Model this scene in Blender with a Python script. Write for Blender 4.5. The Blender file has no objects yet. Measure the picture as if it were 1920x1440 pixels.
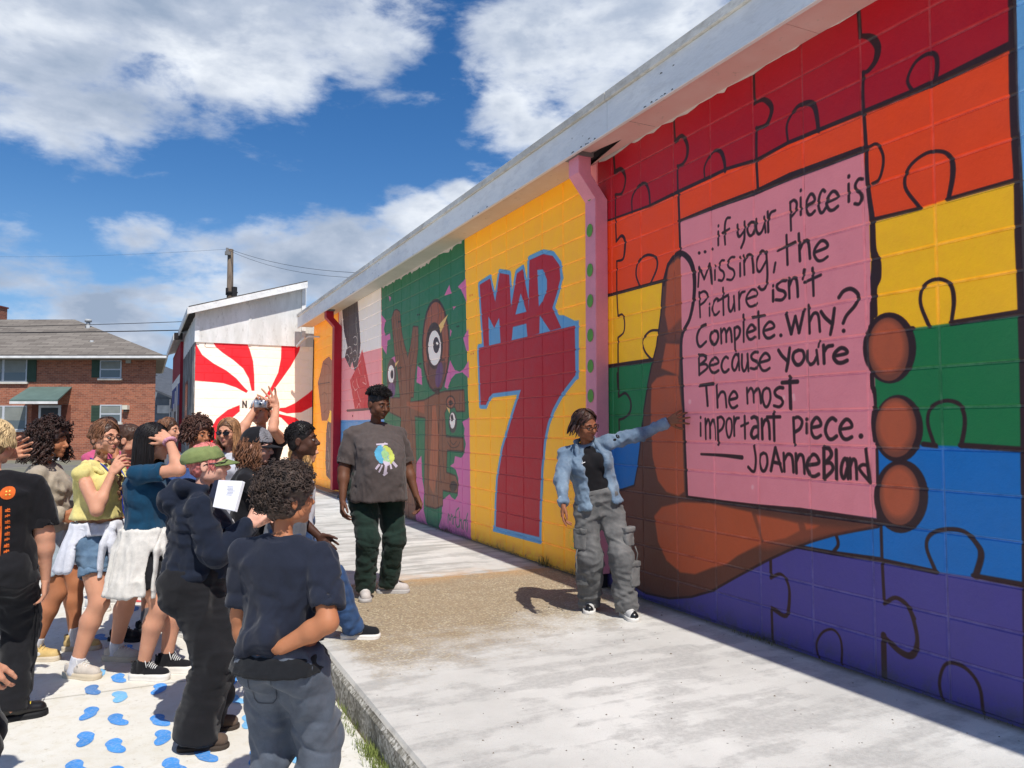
import bpy, bmesh, math, random, time
import numpy as np
from mathutils import Vector, Matrix
from mathutils.bvhtree import BVHTree
T0 = time.time()
R = math.radians
scene = bpy.context.scene
COL = scene.collection
random.seed(7)

# ------------------------------------------------------------------ camera
FPX, VX, VY, CZ = 1443.0, 265.0, 800.0, 1.40
pitch = math.atan((VY - 720) / FPX)
_xh = VX - 960
_yh = FPX * math.cos(pitch) - (720 - VY) * math.sin(pitch)
yaw = -math.atan2(_xh, _yh)
FW = np.array([math.sin(yaw) * math.cos(pitch), math.cos(yaw) * math.cos(pitch), math.sin(pitch)])
RT = np.array([math.cos(yaw), -math.sin(yaw), 0.0])
UP = np.cross(RT, FW)
CAM = np.array([0, 0, CZ])
cd = bpy.data.cameras.new('camera'); cam = bpy.data.objects.new('camera', cd); COL.objects.link(cam)
cd.sensor_width = 36; cd.lens = FPX / 1920 * 36; cd.clip_start = 0.05; cd.clip_end = 3000
cam.location = CAM
cam.rotation_euler = (R(90) + pitch, 0, -yaw)
scene.camera = cam

# ------------------------------------------------------------------ light
SUN_DIR = Vector((-0.02, -0.66, 1.0)).normalized()      # towards the sun
sun_el = math.asin(SUN_DIR.z); sun_az = math.atan2(SUN_DIR.x, SUN_DIR.y)
sd = bpy.data.lights.new('sun', 'SUN'); sun = bpy.data.objects.new('sun', sd); COL.objects.link(sun)
sd.energy = 3.9; sd.angle = R(0.55); sd.color = (1.0, 0.955, 0.89)
sun.rotation_euler = SUN_DIR.to_track_quat('Z', 'Y').to_euler(); sun.location = (0, -10, 20)
scene.view_settings.view_transform = 'Standard'; scene.view_settings.look = 'None'
scene.view_settings.exposure = 0.28; scene.view_settings.gamma = 1.0; scene.view_settings.use_curve_mapping = False
scene.cycles.max_bounces = 6; scene.cycles.diffuse_bounces = 4; scene.cycles.glossy_bounces = 2
scene.cycles.transparent_max_bounces = 4

world = bpy.data.worlds.new('World'); scene.world = world; world.use_nodes = True
def build_world():
    nt = world.node_tree; N = nt.nodes; L = nt.links; N.clear()
    def nd(t, **k):
        n = N.new(t)
        for a, b in k.items(): setattr(n, a, b)
        return n
    def mth(op, a, b=None, c=None, clamp=False):
        n = nd('ShaderNodeMath', operation=op); n.use_clamp = clamp
        for i, v in enumerate((a, b, c)):
            if v is None: continue
            if isinstance(v, (int, float)): n.inputs[i].default_value = v
            else: L.new(v, n.inputs[i])
        return n.outputs[0]
    out = nd('ShaderNodeOutputWorld'); bg = nd('ShaderNodeBackground'); bg.inputs[1].default_value = 0.12
    sky = nd('ShaderNodeTexSky', sky_type='NISHITA'); sky.sun_disc = False
    sky.sun_elevation = sun_el; sky.sun_rotation = sun_az; sky.air_density = 1.0; sky.dust_density = 0.3; sky.ozone_density = 2.2
    tc = nd('ShaderNodeTexCoord'); sep = nd('ShaderNodeSeparateXYZ'); L.new(tc.outputs['Generated'], sep.inputs[0])
    x, y, z = sep.outputs
    # deepen the blue as a phone camera does
    hsv = nd('ShaderNodeHueSaturation'); hsv.inputs['Saturation'].default_value = 1.36; hsv.inputs['Value'].default_value = 0.80; hsv.inputs['Hue'].default_value = 0.507
    L.new(sky.outputs[0], hsv.inputs['Color'])
    # angular coordinates: azimuth and elevation seen from the square
    az = mth('ARCTAN2', x, y); el = mth('ARCSINE', z)
    # soft cloud masses placed by azimuth / elevation
    def px(a, b):
        d = RT * (a - 960) + UP * (720 - b) + FW * FPX; d /= np.linalg.norm(d)
        return math.atan2(d[0], d[1]), math.asin(d[2])
    blobs = [(60, 40, 300, 170, 1.25), (330, -20, 420, 120, 1.3), (420, 110, 190, 95, 1.1), (600, 60, 220, 75, 1.1), (120, 200, 190, 80, 1.1), (225, 240, 90, 60, .9), (545, 150, 80, 80, .95), (740, 75, 100, 50, .85),
             (1000, 80, 130, 130, 1.2), (1150, 40, 260, 190, 1.3), (960, 190, 90, 100, .95), (1050, 240, 90, 60, .85), (900, 130, 50, 110, .6),
             (270, 440, 80, 45, 1.15), (380, 470, 120, 55, 1.15), (520, 480, 140, 65, 1.2), (650, 450, 125, 55, 1.25), (790, 410, 100, 50, 1.15), (860, 365, 50, 28, .9), (600, 520, 180, 50, 1.0),
             (50, 530, 110, 42, .9), (190, 590, 200, 42, 1.0), (330, 570, 120, 50, .95), (450, 540, 140, 50, 1.0), (30, 415, 50, 30, .55), (200, 640, 300, 30, .9)]
    tot = None
    for (a, b, sx, sy, w) in blobs:
        A, E = px(a, b); rx = sx / FPX; ry = sy / FPX
        dx = mth('DIVIDE', mth('SUBTRACT', az, A), rx); dy = mth('DIVIDE', mth('SUBTRACT', el, E), ry)
        q = mth('ADD', mth('MULTIPLY', dx, dx), mth('MULTIPLY', dy, dy))
        g = mth('MULTIPLY', mth('POWER', 2.718, mth('MULTIPLY', q, -1.0)), w)
        tot = g if tot is None else mth('MAXIMUM', tot, g)
    # other clouds all round the sky, outside the view
    A0, E0 = px(700, 400)
    mp = nd('ShaderNodeMapping'); mp.inputs['Scale'].default_value = (1.0, 1.0, 2.2); L.new(tc.outputs['Generated'], mp.inputs[0])
    big = nd('ShaderNodeTexNoise'); big.inputs['Scale'].default_value = 2.3; big.inputs['Detail'].default_value = 2; L.new(mp.outputs[0], big.inputs['Vector'])
    away = mth('ABSOLUTE', mth('SUBTRACT', az, A0)); aw = nd('ShaderNodeMapRange'); aw.inputs['From Min'].default_value = 0.75; aw.inputs['From Max'].default_value = 1.1; L.new(away, aw.inputs[0])
    hi = nd('ShaderNodeMapRange'); hi.inputs['From Min'].default_value = 0.62; hi.inputs['From Max'].default_value = 0.9; L.new(el, hi.inputs[0])
    awm = mth('MAXIMUM', aw.outputs[0], hi.outputs[0])
    bm = nd('ShaderNodeMapRange'); bm.inputs['From Min'].default_value = 0.45; bm.inputs['From Max'].default_value = 0.65; L.new(big.outputs[0], bm.inputs[0])
    tot = mth('MAXIMUM', tot, mth('MULTIPLY', mth('MULTIPLY', bm.outputs[0], awm), 0.8))
    # billow detail
    n1 = nd('ShaderNodeTexNoise'); n1.inputs['Scale'].default_value = 7.5; n1.inputs['Detail'].default_value = 9; n1.inputs['Roughness'].default_value = 0.58; n1.inputs['Distortion'].default_value = 0.25
    L.new(mp.outputs[0], n1.inputs['Vector'])
    n2 = nd('ShaderNodeTexNoise'); n2.inputs['Scale'].default_value = 26; n2.inputs['Detail'].default_value = 7; n2.inputs['Roughness'].default_value = 0.6
    L.new(mp.outputs[0], n2.inputs['Vector'])
    dens = mth('ADD', tot, mth('MULTIPLY', mth('SUBTRACT', n1.outputs[0], 0.5), 2.5))
    dens = mth('SUBTRACT', dens, 0.06)
    dens = mth('ADD', dens, mth('MULTIPLY', mth('SUBTRACT', n2.outputs[0], 0.5), 0.55))
    mk = nd('ShaderNodeMapRange', interpolation_type='SMOOTHSTEP'); mk.inputs['From Min'].default_value = 0.22; mk.inputs['From Max'].default_value = 0.95; L.new(dens, mk.inputs[0])
    # brightness: thick parts a little greyer, edges bright
    sh = nd('ShaderNodeTexNoise'); sh.inputs['Scale'].default_value = 5.2; sh.inputs['Detail'].default_value = 6; sh.inputs['Roughness'].default_value = 0.55
    mp2 = nd('ShaderNodeMapping'); mp2.inputs['Location'].default_value = (.3, .1, .06); mp2.inputs['Scale'].default_value = (1, 1, 2.0); L.new(tc.outputs['Generated'], mp2.inputs[0]); L.new(mp2.outputs[0], sh.inputs['Vector'])
    sf = mth('ADD', mth('MULTIPLY', dens, -0.26), mth('MULTIPLY', sh.outputs[0], 1.5)); sf = mth('ADD', sf, mth('MULTIPLY', mth('SUBTRACT', n1.outputs[0], 0.5), -0.5))
    cr = nd('ShaderNodeValToRGB'); L.new(sf, cr.inputs[0])
    e = cr.color_ramp.elements; e[0].position = 0.20; e[0].color = (2.3, 2.9, 3.9, 1); e[1].position = 0.80; e[1].color = (6.6, 6.9, 7.3, 1)
    m = e.new(0.45); m.color = (3.5, 4.0, 4.9, 1)
    hz = nd('ShaderNodeMapRange', interpolation_type='SMOOTHSTEP'); hz.inputs['From Min'].default_value = -0.05; hz.inputs['From Max'].default_value = 0.30; L.new(el, hz.inputs[0])
    hm = nd('ShaderNodeMix', data_type='RGBA'); L.new(hz.outputs[0], hm.inputs[0]); hm.inputs[6].default_value = (1.3, 2.8, 5.4, 1); L.new(hsv.outputs[0], hm.inputs[7])
    mx = nd('ShaderNodeMix', data_type='RGBA'); L.new(mk.outputs[0], mx.inputs[0]); L.new(hm.outputs[2], mx.inputs[6]); L.new(cr.outputs[0], mx.inputs[7])
    L.new(mx.outputs[2], bg.inputs[0]); L.new(bg.outputs[0], out.inputs[0])
build_world()

# ------------------------------------------------------------------ photo geometry helpers
def ray(x, y):
    d = RT * (x - 960) + UP * (720 - y) + FW * FPX
    return d / np.linalg.norm(d)
def onz(x, y, z=0.0):
    d = ray(x, y); return CAM + d * (z - CZ) / d[2]
def onx(x, y, X):
    d = ray(x, y); return CAM + d * X / d[0]
def ony(x, y, Y):
    d = ray(x, y); return CAM + d * Y / d[1]
def ond(x, y, D):
    d = ray(x, y); return CAM + d * D / (d @ FW)

# ------------------------------------------------------------------ object helpers
def link(o, parent=None):
    COL.objects.link(o)
    if parent is not None: o.parent = parent
    return o
def tag(o, label=None, cat=None, group=None, kind=None):
    if label: o['label'] = label
    if cat: o['category'] = cat
    if group: o['group'] = group
    if kind: o['kind'] = kind
    return o
def empty(name, loc=(0, 0, 0), rz=0, parent=None):
    o = bpy.data.objects.new(name, None); o.empty_display_size = .1; o.location = loc; o.rotation_euler = (0, 0, rz)
    return link(o, parent)
def obj(name, me, mat=None, parent=None, smooth=False):
    if isinstance(me, bmesh.types.BMesh):
        bm = me; me = bpy.data.meshes.new(name); bm.to_mesh(me); bm.free()
    if mat is not None:
        me.materials.clear(); me.materials.append(mat)
    if smooth: me.shade_smooth()
    return link(bpy.data.objects.new(name, me), parent)
def pyobj(name, v, f, mat=None, parent=None, smooth=False):
    me = bpy.data.meshes.new(name); me.from_pydata([tuple(map(float, q)) for q in v], [], f); me.update()
    return obj(name, me, mat, parent, smooth)
def add_box(bm, c, s, rot=None, bevel=0.0):
    """box centred at c with full sizes s"""
    r = bmesh.ops.create_cube(bm, size=1.0); vs = r['verts']
    M = Matrix.Translation(Vector(c)) @ (rot.to_4x4() if rot is not None else Matrix.Identity(4)) @ Matrix.Diagonal((*s, 1))
    if bevel:
        bmesh.ops.scale(bm, vec=s, verts=vs)
        ed = list({e for v in vs for e in v.link_edges})
        r2 = bmesh.ops.bevel(bm, geom=ed, offset=bevel, segments=1, affect='EDGES', profile=.5)
        vs = list({v for f in r2['faces'] for v in f.verts} | {v for v in vs if v.is_valid})
        M = Matrix.Translation(Vector(c)) @ (rot.to_4x4() if rot is not None else Matrix.Identity(4))
    bmesh.ops.transform(bm, matrix=M, verts=vs)
    return vs
def box(name, lo, hi, mat, parent=None, bevel=0.0):
    bm = bmesh.new(); lo = Vector(lo); hi = Vector(hi)
    add_box(bm, (lo + hi) / 2, hi - lo, bevel=bevel)
    return obj(name, bm, mat, parent)
def tube_arrays(pts, rad, n=6, cap=True):
    P = np.array(pts, float); m = len(P); rad = np.broadcast_to(np.array(rad, float), (m,))
    T = np.gradient(P, axis=0); T /= (np.linalg.norm(T, axis=1)[:, None] + 1e-9)
    ref = np.array([0, 0, 1.0]) if abs(T[0][2]) < .9 else np.array([1.0, 0, 0])
    vs = []; a = np.arange(n) / n * 2 * math.pi
    for i in range(m):
        u = ref - T[i] * (ref @ T[i]); u /= np.linalg.norm(u) + 1e-9; w = np.cross(T[i], u); ref = u
        vs.append(P[i] + rad[i] * (np.cos(a)[:, None] * u + np.sin(a)[:, None] * w))
    V = np.concatenate(vs); F = []
    for i in range(m - 1):
        for j in range(n):
            k = (j + 1) % n
            F.append((i * n + j, i * n + k, (i + 1) * n + k, (i + 1) * n + j))
    if cap:
        F.append(tuple(range(n))[::-1]); F.append(tuple((m - 1) * n + j for j in range(n)))
    return V, F
class MB:
    """collects vertices and faces, built as ONE mesh"""
    def __init__(s): s.V = []; s.F = []; s.n = 0
    def add(s, V, F):
        s.V.append(np.asarray(V, float)); s.F += [tuple(i + s.n for i in f) for f in F]; s.n += len(V); return s
    def tube(s, pts, rad, n=6, cap=True): return s.add(*tube_arrays(pts, rad, n, cap))
    def box(s, lo, hi):
        x0, y0, z0 = lo; x1, y1, z1 = hi
        V = [(x0, y0, z0), (x1, y0, z0), (x1, y1, z0), (x0, y1, z0), (x0, y0, z1), (x1, y0, z1), (x1, y1, z1), (x0, y1, z1)]
        return s.add(V, [(0, 3, 2, 1), (4, 5, 6, 7), (0, 1, 5, 4), (1, 2, 6, 5), (2, 3, 7, 6), (3, 0, 4, 7)])
    def build(s, name, mat, parent=None, smooth=False):
        return pyobj(name, np.concatenate(s.V), s.F, mat, parent, smooth)

# ------------------------------------------------------------------ materials
def srgb(r, g, b):
    def f(c):
        c /= 255.0
        return c / 12.92 if c <= .04045 else ((c + .055) / 1.055) ** 2.4
    return (f(r), f(g), f(b), 1.0)
class NT:
    def __init__(s, name):
        s.m = bpy.data.materials.new(name); s.m.use_nodes = True; s.t = s.m.node_tree
        s.N = s.t.nodes; s.L = s.t.links; s.b = s.N['Principled BSDF']
        s.b.inputs['Specular IOR Level'].default_value = 0.3
    def n(s, t, **k):
        q = s.N.new(t)
        for a, b in k.items(): setattr(q, a, b)
        return q
    def link(s, a, b): s.L.new(a, b)
    def pos(s):
        if not hasattr(s, '_p'): s._p = s.n('ShaderNodeNewGeometry').outputs['Position']
        return s._p
    def ocoord(s):
        if not hasattr(s, '_o'): s._o = s.n('ShaderNodeTexCoord').outputs['Object']
        return s._o
    def map(s, vec, scale=(1, 1, 1), loc=(0, 0, 0), rot=(0, 0, 0)):
        q = s.n('ShaderNodeMapping'); q.inputs['Scale'].default_value = scale; q.inputs['Location'].default_value = loc; q.inputs['Rotation'].default_value = rot
        s.link(vec, q.inputs[0]); return q.outputs[0]
    def noise(s, vec, scale, detail=4, rough=.55, dist=0):
        q = s.n('ShaderNodeTexNoise'); q.inputs['Scale'].default_value = scale; q.inputs['Detail'].default_value = detail
        q.inputs['Roughness'].default_value = rough; q.inputs['Distortion'].default_value = dist; s.link(vec, q.inputs['Vector']); return q.outputs[0]
    def vor(s, vec, scale, out='Color', feature='F1', rand=1):
        q = s.n('ShaderNodeTexVoronoi', feature=feature); q.inputs['Scale'].default_value = scale; q.inputs['Randomness'].default_value = rand
        s.link(vec, q.inputs['Vector']); return q.outputs[out]
    def ramp(s, f, stops):
        q = s.n('ShaderNodeValToRGB'); e = q.color_ramp.elements
        e[0].position, e[0].color = stops[0][0], stops[0][1]; e[1].position, e[1].color = stops[-1][0], stops[-1][1]
        for p, c in stops[1:-1]: w = e.new(p); w.color = c
        s.link(f, q.inputs[0]); return q.outputs[0]
    def rng(s, f, a, b, c=0, d=1, smooth=False):
        q = s.n('ShaderNodeMapRange');
        if smooth: q.interpolation_type = 'SMOOTHSTEP'
        for i, v in enumerate((a, b, c, d)): q.inputs[i + 1].default_value = v
        s.link(f, q.inputs[0]); return q.outputs[0]
    def math(s, op, a, b=None):
        q = s.n('ShaderNodeMath', operation=op)
        for i, v in enumerate((a, b)):
            if v is None: continue
            if isinstance(v, (int, float)): q.inputs[i].default_value = v
            else: s.link(v, q.inputs[i])
        return q.outputs[0]
    def mix(s, f, a, b, mode='MIX'):
        q = s.n('ShaderNodeMix', data_type='RGBA', blend_type=mode)
        for i, v in ((0, f), (6, a), (7, b)):
            if isinstance(v, (int, float)): q.inputs[i].default_value = v
            elif isinstance(v, tuple): q.inputs[i].default_value = v
            else: s.link(v, q.inputs[i])
        return q.outputs[2]
    def color(s, c):
        if isinstance(c, tuple): s.b.inputs['Base Color'].default_value = c
        else: s.link(c, s.b.inputs['Base Color'])
        return s
    def rough(s, v):
        if isinstance(v, (int, float)): s.b.inputs['Roughness'].default_value = v
        else: s.link(v, s.b.inputs['Roughness'])
        return s
    def bump(s, h, strength=.3, dist=.01):
        q = s.n('ShaderNodeBump'); q.inputs['Strength'].default_value = strength; q.inputs['Distance'].default_value = dist
        s.link(h, q.inputs['Height']); s.link(q.outputs[0], s.b.inputs['Normal']); return s
def k(c, f): return (c[0] * f, c[1] * f, c[2] * f, 1.0)
MC = {}
def paint(name, rgb, rough=.6, var=.12, vs=3.0, bump=.15, bs=60.0, metal=0.0, spec=.3, fine=.06, stretch=(1, 1, 1)):
    """plain coloured material with uneven tone and a fine relief"""
    if name in MC: return MC[name]
    t = NT(name); c = srgb(*rgb); p = t.map(t.ocoord(), stretch)
    n1 = t.noise(p, vs, 5); n2 = t.noise(p, bs, 3)
    a = t.mix(t.rng(n1, .35, .65), k(c, 1 - var), k(c, 1 + var)); a = t.mix(t.rng(n2, .3, .7), t.mix(1.0, a, (1 - fine,) * 3 + (1,), 'MULTIPLY'), a)
    t.color(a).rough(rough).bump(n2, bump, .004); t.b.inputs['Metallic'].default_value = metal; t.b.inputs['Specular IOR Level'].default_value = spec
    MC[name] = t.m; return t.m
# ------------------------------------------------------------------ mural paint, rasterised on the wall's own plane (metres)
WX = 3.72          # plane of the painted wall
GY = 19.3          # plane of the white gable wall
class Tex:
    def __init__(s, a0, a1, z0, z1, ppm, base, plane):
        s.a0, s.a1, s.z0, s.z1, s.ppm = a0, a1, z0, z1, ppm
        s.W = int((a1 - a0) * ppm); s.H = int((z1 - z0) * ppm)
        s.img = np.empty((s.H, s.W, 3), np.float32); s.img[:] = np.array(base) / 255.0
        s.plane = plane
    def wall(s, pts):
        """photo pixels -> texture pixels through the wall plane"""
        out = []
        for q in pts:
            P = onx(q[0], q[1], WX) if s.plane == 'x' else ony(q[0], q[1], GY)
            a = P[1] if s.plane == 'x' else P[0]
            out.append(((a - s.a0) * s.ppm, (P[2] - s.z0) * s.ppm))
        return np.array(out)
    def ploc(s, x, y):
        f = (lambda b: onx(x, b, WX)) if s.plane == 'x' else (lambda b: ony(x, b, GY))
        return s.ppm / abs(1 / (f(y - 1)[2] - f(y)[2]))      # texture px per photo px
    def _box(s, P, m):
        x0, y0 = np.floor(P.min(0) - m).astype(int); x1, y1 = np.ceil(P.max(0) + m).astype(int) + 1
        x0, y0 = max(x0, 0), max(y0, 0); x1, y1 = min(x1, s.W), min(y1, s.H)
        return x0, x1, y0, y1
    def _blend(s, bx, al, c):
        x0, x1, y0, y1 = bx; r = s.img[y0:y1, x0:x1]
        r += (np.array(c, np.float32) / 255.0 - r) * al[..., None].astype(np.float32)
    def poly(s, pts, c, grow=0.0, soft=0.6, raw=False, alpha=1.0):
        P = np.array(pts, float) if raw else s.wall(pts)
        g = grow * s.ppm; bx = s._box(P, g + 2 + soft); x0, x1, y0, y1 = bx
        if x1 <= x0 or y1 <= y0: return
        X, Y = np.meshgrid(np.arange(x0, x1) + .5, np.arange(y0, y1) + .5)
        ins = np.zeros(X.shape, bool); d2 = np.full(X.shape, 1e9)
        for i in range(len(P)):
            ax, ay = P[i]; bx_, by = P[(i + 1) % len(P)]
            ex, ey = bx_ - ax, by - ay; L = ex * ex + ey * ey + 1e-9
            t = np.clip(((X - ax) * ex + (Y - ay) * ey) / L, 0, 1)
            d2 = np.minimum(d2, (X - ax - t * ex) ** 2 + (Y - ay - t * ey) ** 2)
            c1 = (ay > Y) != (by > Y)
            if ey != 0: ins ^= c1 & (X < ex * (Y - ay) / ey + ax)
        d = np.sqrt(d2); d[ins] *= -1
        s._blend(bx, np.clip(.5 - (d - g) / (2 * soft), 0, 1) * alpha, c)
    def stroke(s, pts, w, c, raw=False, smooth=True, soft=.6, alpha=1.0):
        """w: width(s) in photo px"""
        pts = [tuple(q) for q in pts]
        if smooth and len(pts) > 2: pts = spline(pts, 5)
        P = np.array(pts, float) if raw else s.wall(pts)
        if np.isscalar(w): w = [w] * len(P)
        else: w = np.interp(np.linspace(0, 1, len(P)), np.linspace(0, 1, len(w)), w)
        sc = 1.0 if raw else s.ploc(*pts[len(pts) // 2])
        wr = np.array(w) * sc / 2; bx = s._box(P, wr.max() + 2 + soft); x0, x1, y0, y1 = bx
        if x1 <= x0 or y1 <= y0: return
        D = np.full((y1 - y0, x1 - x0), 1e9)
        for i in range(len(P) - 1):
            q = P[i:i + 2]; m = max(wr[i], wr[i + 1]) + 2 + soft
            a0 = max(int(q[:, 0].min() - m), x0); a1 = min(int(q[:, 0].max() + m) + 2, x1)
            b0 = max(int(q[:, 1].min() - m), y0); b1 = min(int(q[:, 1].max() + m) + 2, y1)
            if a1 <= a0 or b1 <= b0: continue
            X, Y = np.meshgrid(np.arange(a0, a1) + .5, np.arange(b0, b1) + .5)
            e = q[1] - q[0]; L = e @ e + 1e-9
            t = np.clip(((X - q[0, 0]) * e[0] + (Y - q[0, 1]) * e[1]) / L, 0, 1)
            d = np.hypot(X - q[0, 0] - t * e[0], Y - q[0, 1] - t * e[1]) - (wr[i] * (1 - t) + wr[i + 1] * t)
            v = D[b0 - y0:b1 - y0, a0 - x0:a1 - x0]; np.minimum(v, d, out=v)
        s._blend(bx, np.clip(.5 - D / (2 * soft), 0, 1) * alpha, c)
    def ell(s, cx, cy, rx, ry, c, rot=0.0, **kw):
        a = np.linspace(0, 2 * math.pi, 36, endpoint=False); ct, st = math.cos(rot), math.sin(rot)
        s.poly([(cx + rx * math.cos(q) * ct - ry * math.sin(q) * st, cy + rx * math.cos(q) * st + ry * math.sin(q) * ct) for q in a], c, **kw)
    def image(s, name):
        im = bpy.data.images.new(name, s.W, s.H, alpha=False)
        px = np.ones((s.H, s.W, 4), np.float32); px[..., :3] = np.clip(s.img, 0, 1)
        im.pixels.foreach_set(px.ravel()); im.update(); im.pack(); return im
def spline(pts, n=5):
    P = np.array(pts, float); Q = np.vstack([2 * P[0] - P[1], P, 2 * P[-1] - P[-2]]); out = []
    for i in range(1, len(Q) - 2):
        p0, p1, p2, p3 = Q[i - 1:i + 3]
        for t in np.linspace(0, 1, n, endpoint=False):
            out.append(.5 * ((2 * p1) + (-p0 + p2) * t + (2 * p0 - 5 * p1 + 4 * p2 - p3) * t * t + (-p0 + 3 * p1 - 3 * p2 + p3) * t ** 3))
    out.append(P[-1]); return [tuple(q) for q in out]
def Z(sc, ox, oy, pts): return [(ox + p[0] / sc, oy + p[1] / sc) for p in pts]
def z3(*p): return Z(2.88, 1120, 260, p)
def z4(*p): return Z(2.3226, 1500, 0, p)
def z5(*p): return Z(2.4, 1500, 560, p)
def z6(*p): return Z(2.88, 1140, 700, p)
def z7(*p): return Z(2.4615, 1140, 1000, p)
def z8(*p): return Z(2.4, 860, 0, p)

BLK = (44, 22, 24)
RED, ORA, YEL, GRN, BLU, PUR = (158, 8, 28), (222, 68, 12), (243, 186, 20), (22, 110, 62), (12, 102, 178), (68, 62, 134)
BR1, BR2 = (164, 78, 46), (88, 52, 40)
near = Tex(1.0, 5.93, -.08, 3.98, 270, RED, 'x')
def puzzle_panel():
    T = near
    L = 1100
    ro = [(L, 425), (1142.6, 412.8), (1217, 386), (1269, 361), (1325, 335), (1364, 316), (1418.6, 300), (1477, 268), (1535, 244), (1618, 210), (1711, 172), (1750, 156), (1892, 86), (2300, -110)]
    oy = [(L, 560), (1144, 553), (1200, 538), (1245, 526), (1640, 411), (1726, 390), (1775, 374), (1905, 337), (2300, 215)]
    yg = [(L, 692), (1146, 686), (1224, 675), (1640, 623), (1712, 615), (1783, 606), (1917, 585), (2300, 520)]
    gb = [(L, 826), (1164, 823), (1201, 822), (1731, 834), (1800, 837), (1920, 842), (2300, 862)]
    bp = [(L, 960), (1400, 1008), (1500, 1026), (1562, 1037), (1654, 1050), (1756, 1073), (1825, 1082), (1920, 1098), (2300, 1160)]
    for top, col in ((ro, ORA), (oy, YEL), (yg, GRN), (gb, BLU), (bp, PUR)):
        T.poly(top + [(2300, 2200), (L, 2200)], col, soft=1.2)
    def S(p, w, sm=True): T.stroke(p, w, BLK, smooth=sm)
    S(ro, [5, 5, 9, 7, 7, 8, 8, 13, 13], False)
    S(oy[:4], 6, False); S(oy[4:6], [8, 6], False); S(oy[6:], [7, 9], False)
    S(yg[:3], 7, False); S(yg[3:5], 7, False); S(yg[5:], [11, 12], False)
    S(gb[:3], 5, False); S(z5((555, 655), (610, 662)), 10, False); S(z5((722, 660), (1008, 680), (1500, 700)), 11, False)
    S(bp[1:5], [7, 8, 9], False); S(bp[5:6] + z5((612, 1230)), 7, False); S(z5((380, 1180), (612, 1230)), 9, False); S(z5((780, 1247), (1008, 1290), (1500, 1390)), [10, 13], False)
    # left and inner vertical lines with their knobs
    S(z3((85, 40), (90, 110), (95, 180)), 6); S(z3((95, 180), (128, 165), (150, 200), (150, 245), (132, 295), (98, 302)), [9, 8, 5, 5, 5]); S(z3((98, 302), (99, 440), (103, 555)), 4)
    S(z3((103, 555), (130, 525), (148, 545), (148, 600), (138, 650), (104, 662)), [5, 7, 4]); S(z3((105, 662), (106, 840), (112, 958)), 4)
    S(z3((112, 958), (135, 950), (147, 990), (142, 1045), (112, 1075)), 4); S(z3((112, 1075), (112, 1200), (115, 1395)), 4.5)
    S(z6((50, 0), (52, 60), (60, 125)), 4.5); S(z6((60, 125), (95, 108), (122, 150), (120, 205), (90, 240), (62, 250)), 5); S(z6((60, 250), (62, 350)), 4)
    S(z8((968, 520), (975, 640)), 5); S(z8((975, 635), (1005, 612), (1028, 650), (1028, 700), (1010, 735), (985, 748)), [8, 8, 5]); S(z8((985, 745), (987, 860), (993, 1000), (997, 1140)), 5)
    S(z8((1327, 310), (1332, 468)), 6); S(z8((1332, 465), (1370, 448), (1402, 470), (1408, 505), (1385, 560), (1342, 578)), [6, 11, 9, 7]); S(z8((1340, 575), (1340, 710), (1347, 850)), 6.5)
    S(z4((252, 20), (258, 90), (262, 160)), 9); S(z4((262, 155), (310, 165), (338, 205), (330, 262), (300, 305), (275, 318)), [7, 15, 14, 10, 6]); S(z4((275, 315), (272, 420), (282, 560), (288, 640)), [8, 9, 8])
    S(z4((300, 640), (335, 628), (360, 670), (362, 720), (345, 780), (315, 800)), 6)
    S(z5((365, 1010), (370, 1180), (380, 1370)), 6.5); S(z5((383, 1370), (430, 1345), (480, 1375), (515, 1440)), 7)
    S(z7((1275, 325), (1330, 298), (1390, 350), (1422, 450), (1425, 520), (1398, 565), (1340, 540), (1268, 470)), [7, 7, 8, 8, 13, 12, 8]); S(z7((1272, 470), (1276, 660)), 12)
    S(z7((750, 112), (752, 205)), 7); S(z7((752, 205), (795, 188), (828, 225), (838, 290), (822, 380), (755, 345)), [6, 6, 6, 8, 8]); S(z7((755, 345), (760, 505)), 6)
    # knobs on the horizontal lines
    for p, w in ((z3((188, 400), (188, 320), (218, 262), (255, 240), (278, 280), (285, 358)), [4, 5, 6, 5]), (z3((582, 225), (580, 150), (625, 72), (665, 70), (685, 120), (690, 178)), [4, 5, 9, 6]),
                 (z8((1482, 640), (1478, 560), (1520, 485), (1575, 463), (1605, 490), (1620, 590)), [5, 6, 12, 8]), (z4((492, 400), (468, 350), (500, 275), (555, 235), (590, 240), (598, 290), (586, 368)), [7, 6, 8, 9, 9]),
                 (z3((230, 798), (210, 735), (222, 665), (270, 628), (318, 645), (322, 700), (290, 778)), [4, 5, 5, 5]), (z4((522, 905), (458, 815), (475, 730), (550, 668), (625, 662), (662, 700), (665, 770), (648, 862)), [7, 7, 7, 7, 11, 9]),
                 (z3((340, 1035), (285, 1040), (245, 1090), (258, 1150), (298, 1198)), 4.5), (z4((562, 1420), (525, 1320), (540, 1245), (600, 1215), (655, 1240), (670, 1310), (660, 1400)), [8, 7, 7, 7, 9, 7]),
                 (z5((605, 662), (575, 560), (590, 490), (650, 460), (712, 472), (738, 520), (740, 580), (725, 662)), [8, 7, 7, 8, 8, 9]),
                 (z5((150, 1140), (172, 1105), (158, 1050)), 7), (z5((612, 1230), (570, 1120), (590, 1060), (660, 1038), (740, 1050), (800, 1110), (815, 1160), (790, 1250)), [8, 7, 8, 8, 9, 12, 12]),
                 (z7((972, 575), (963, 510), (990, 458), (1035, 443), (1068, 475), (1080, 530), (1078, 605)), 4.5), (z7((1545, 775), (1530, 690), (1550, 615), (1590, 598), (1660, 630), (1715, 710), (1732, 830)), [6, 6, 7, 6])):
        T.stroke(p, w, BLK)
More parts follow.
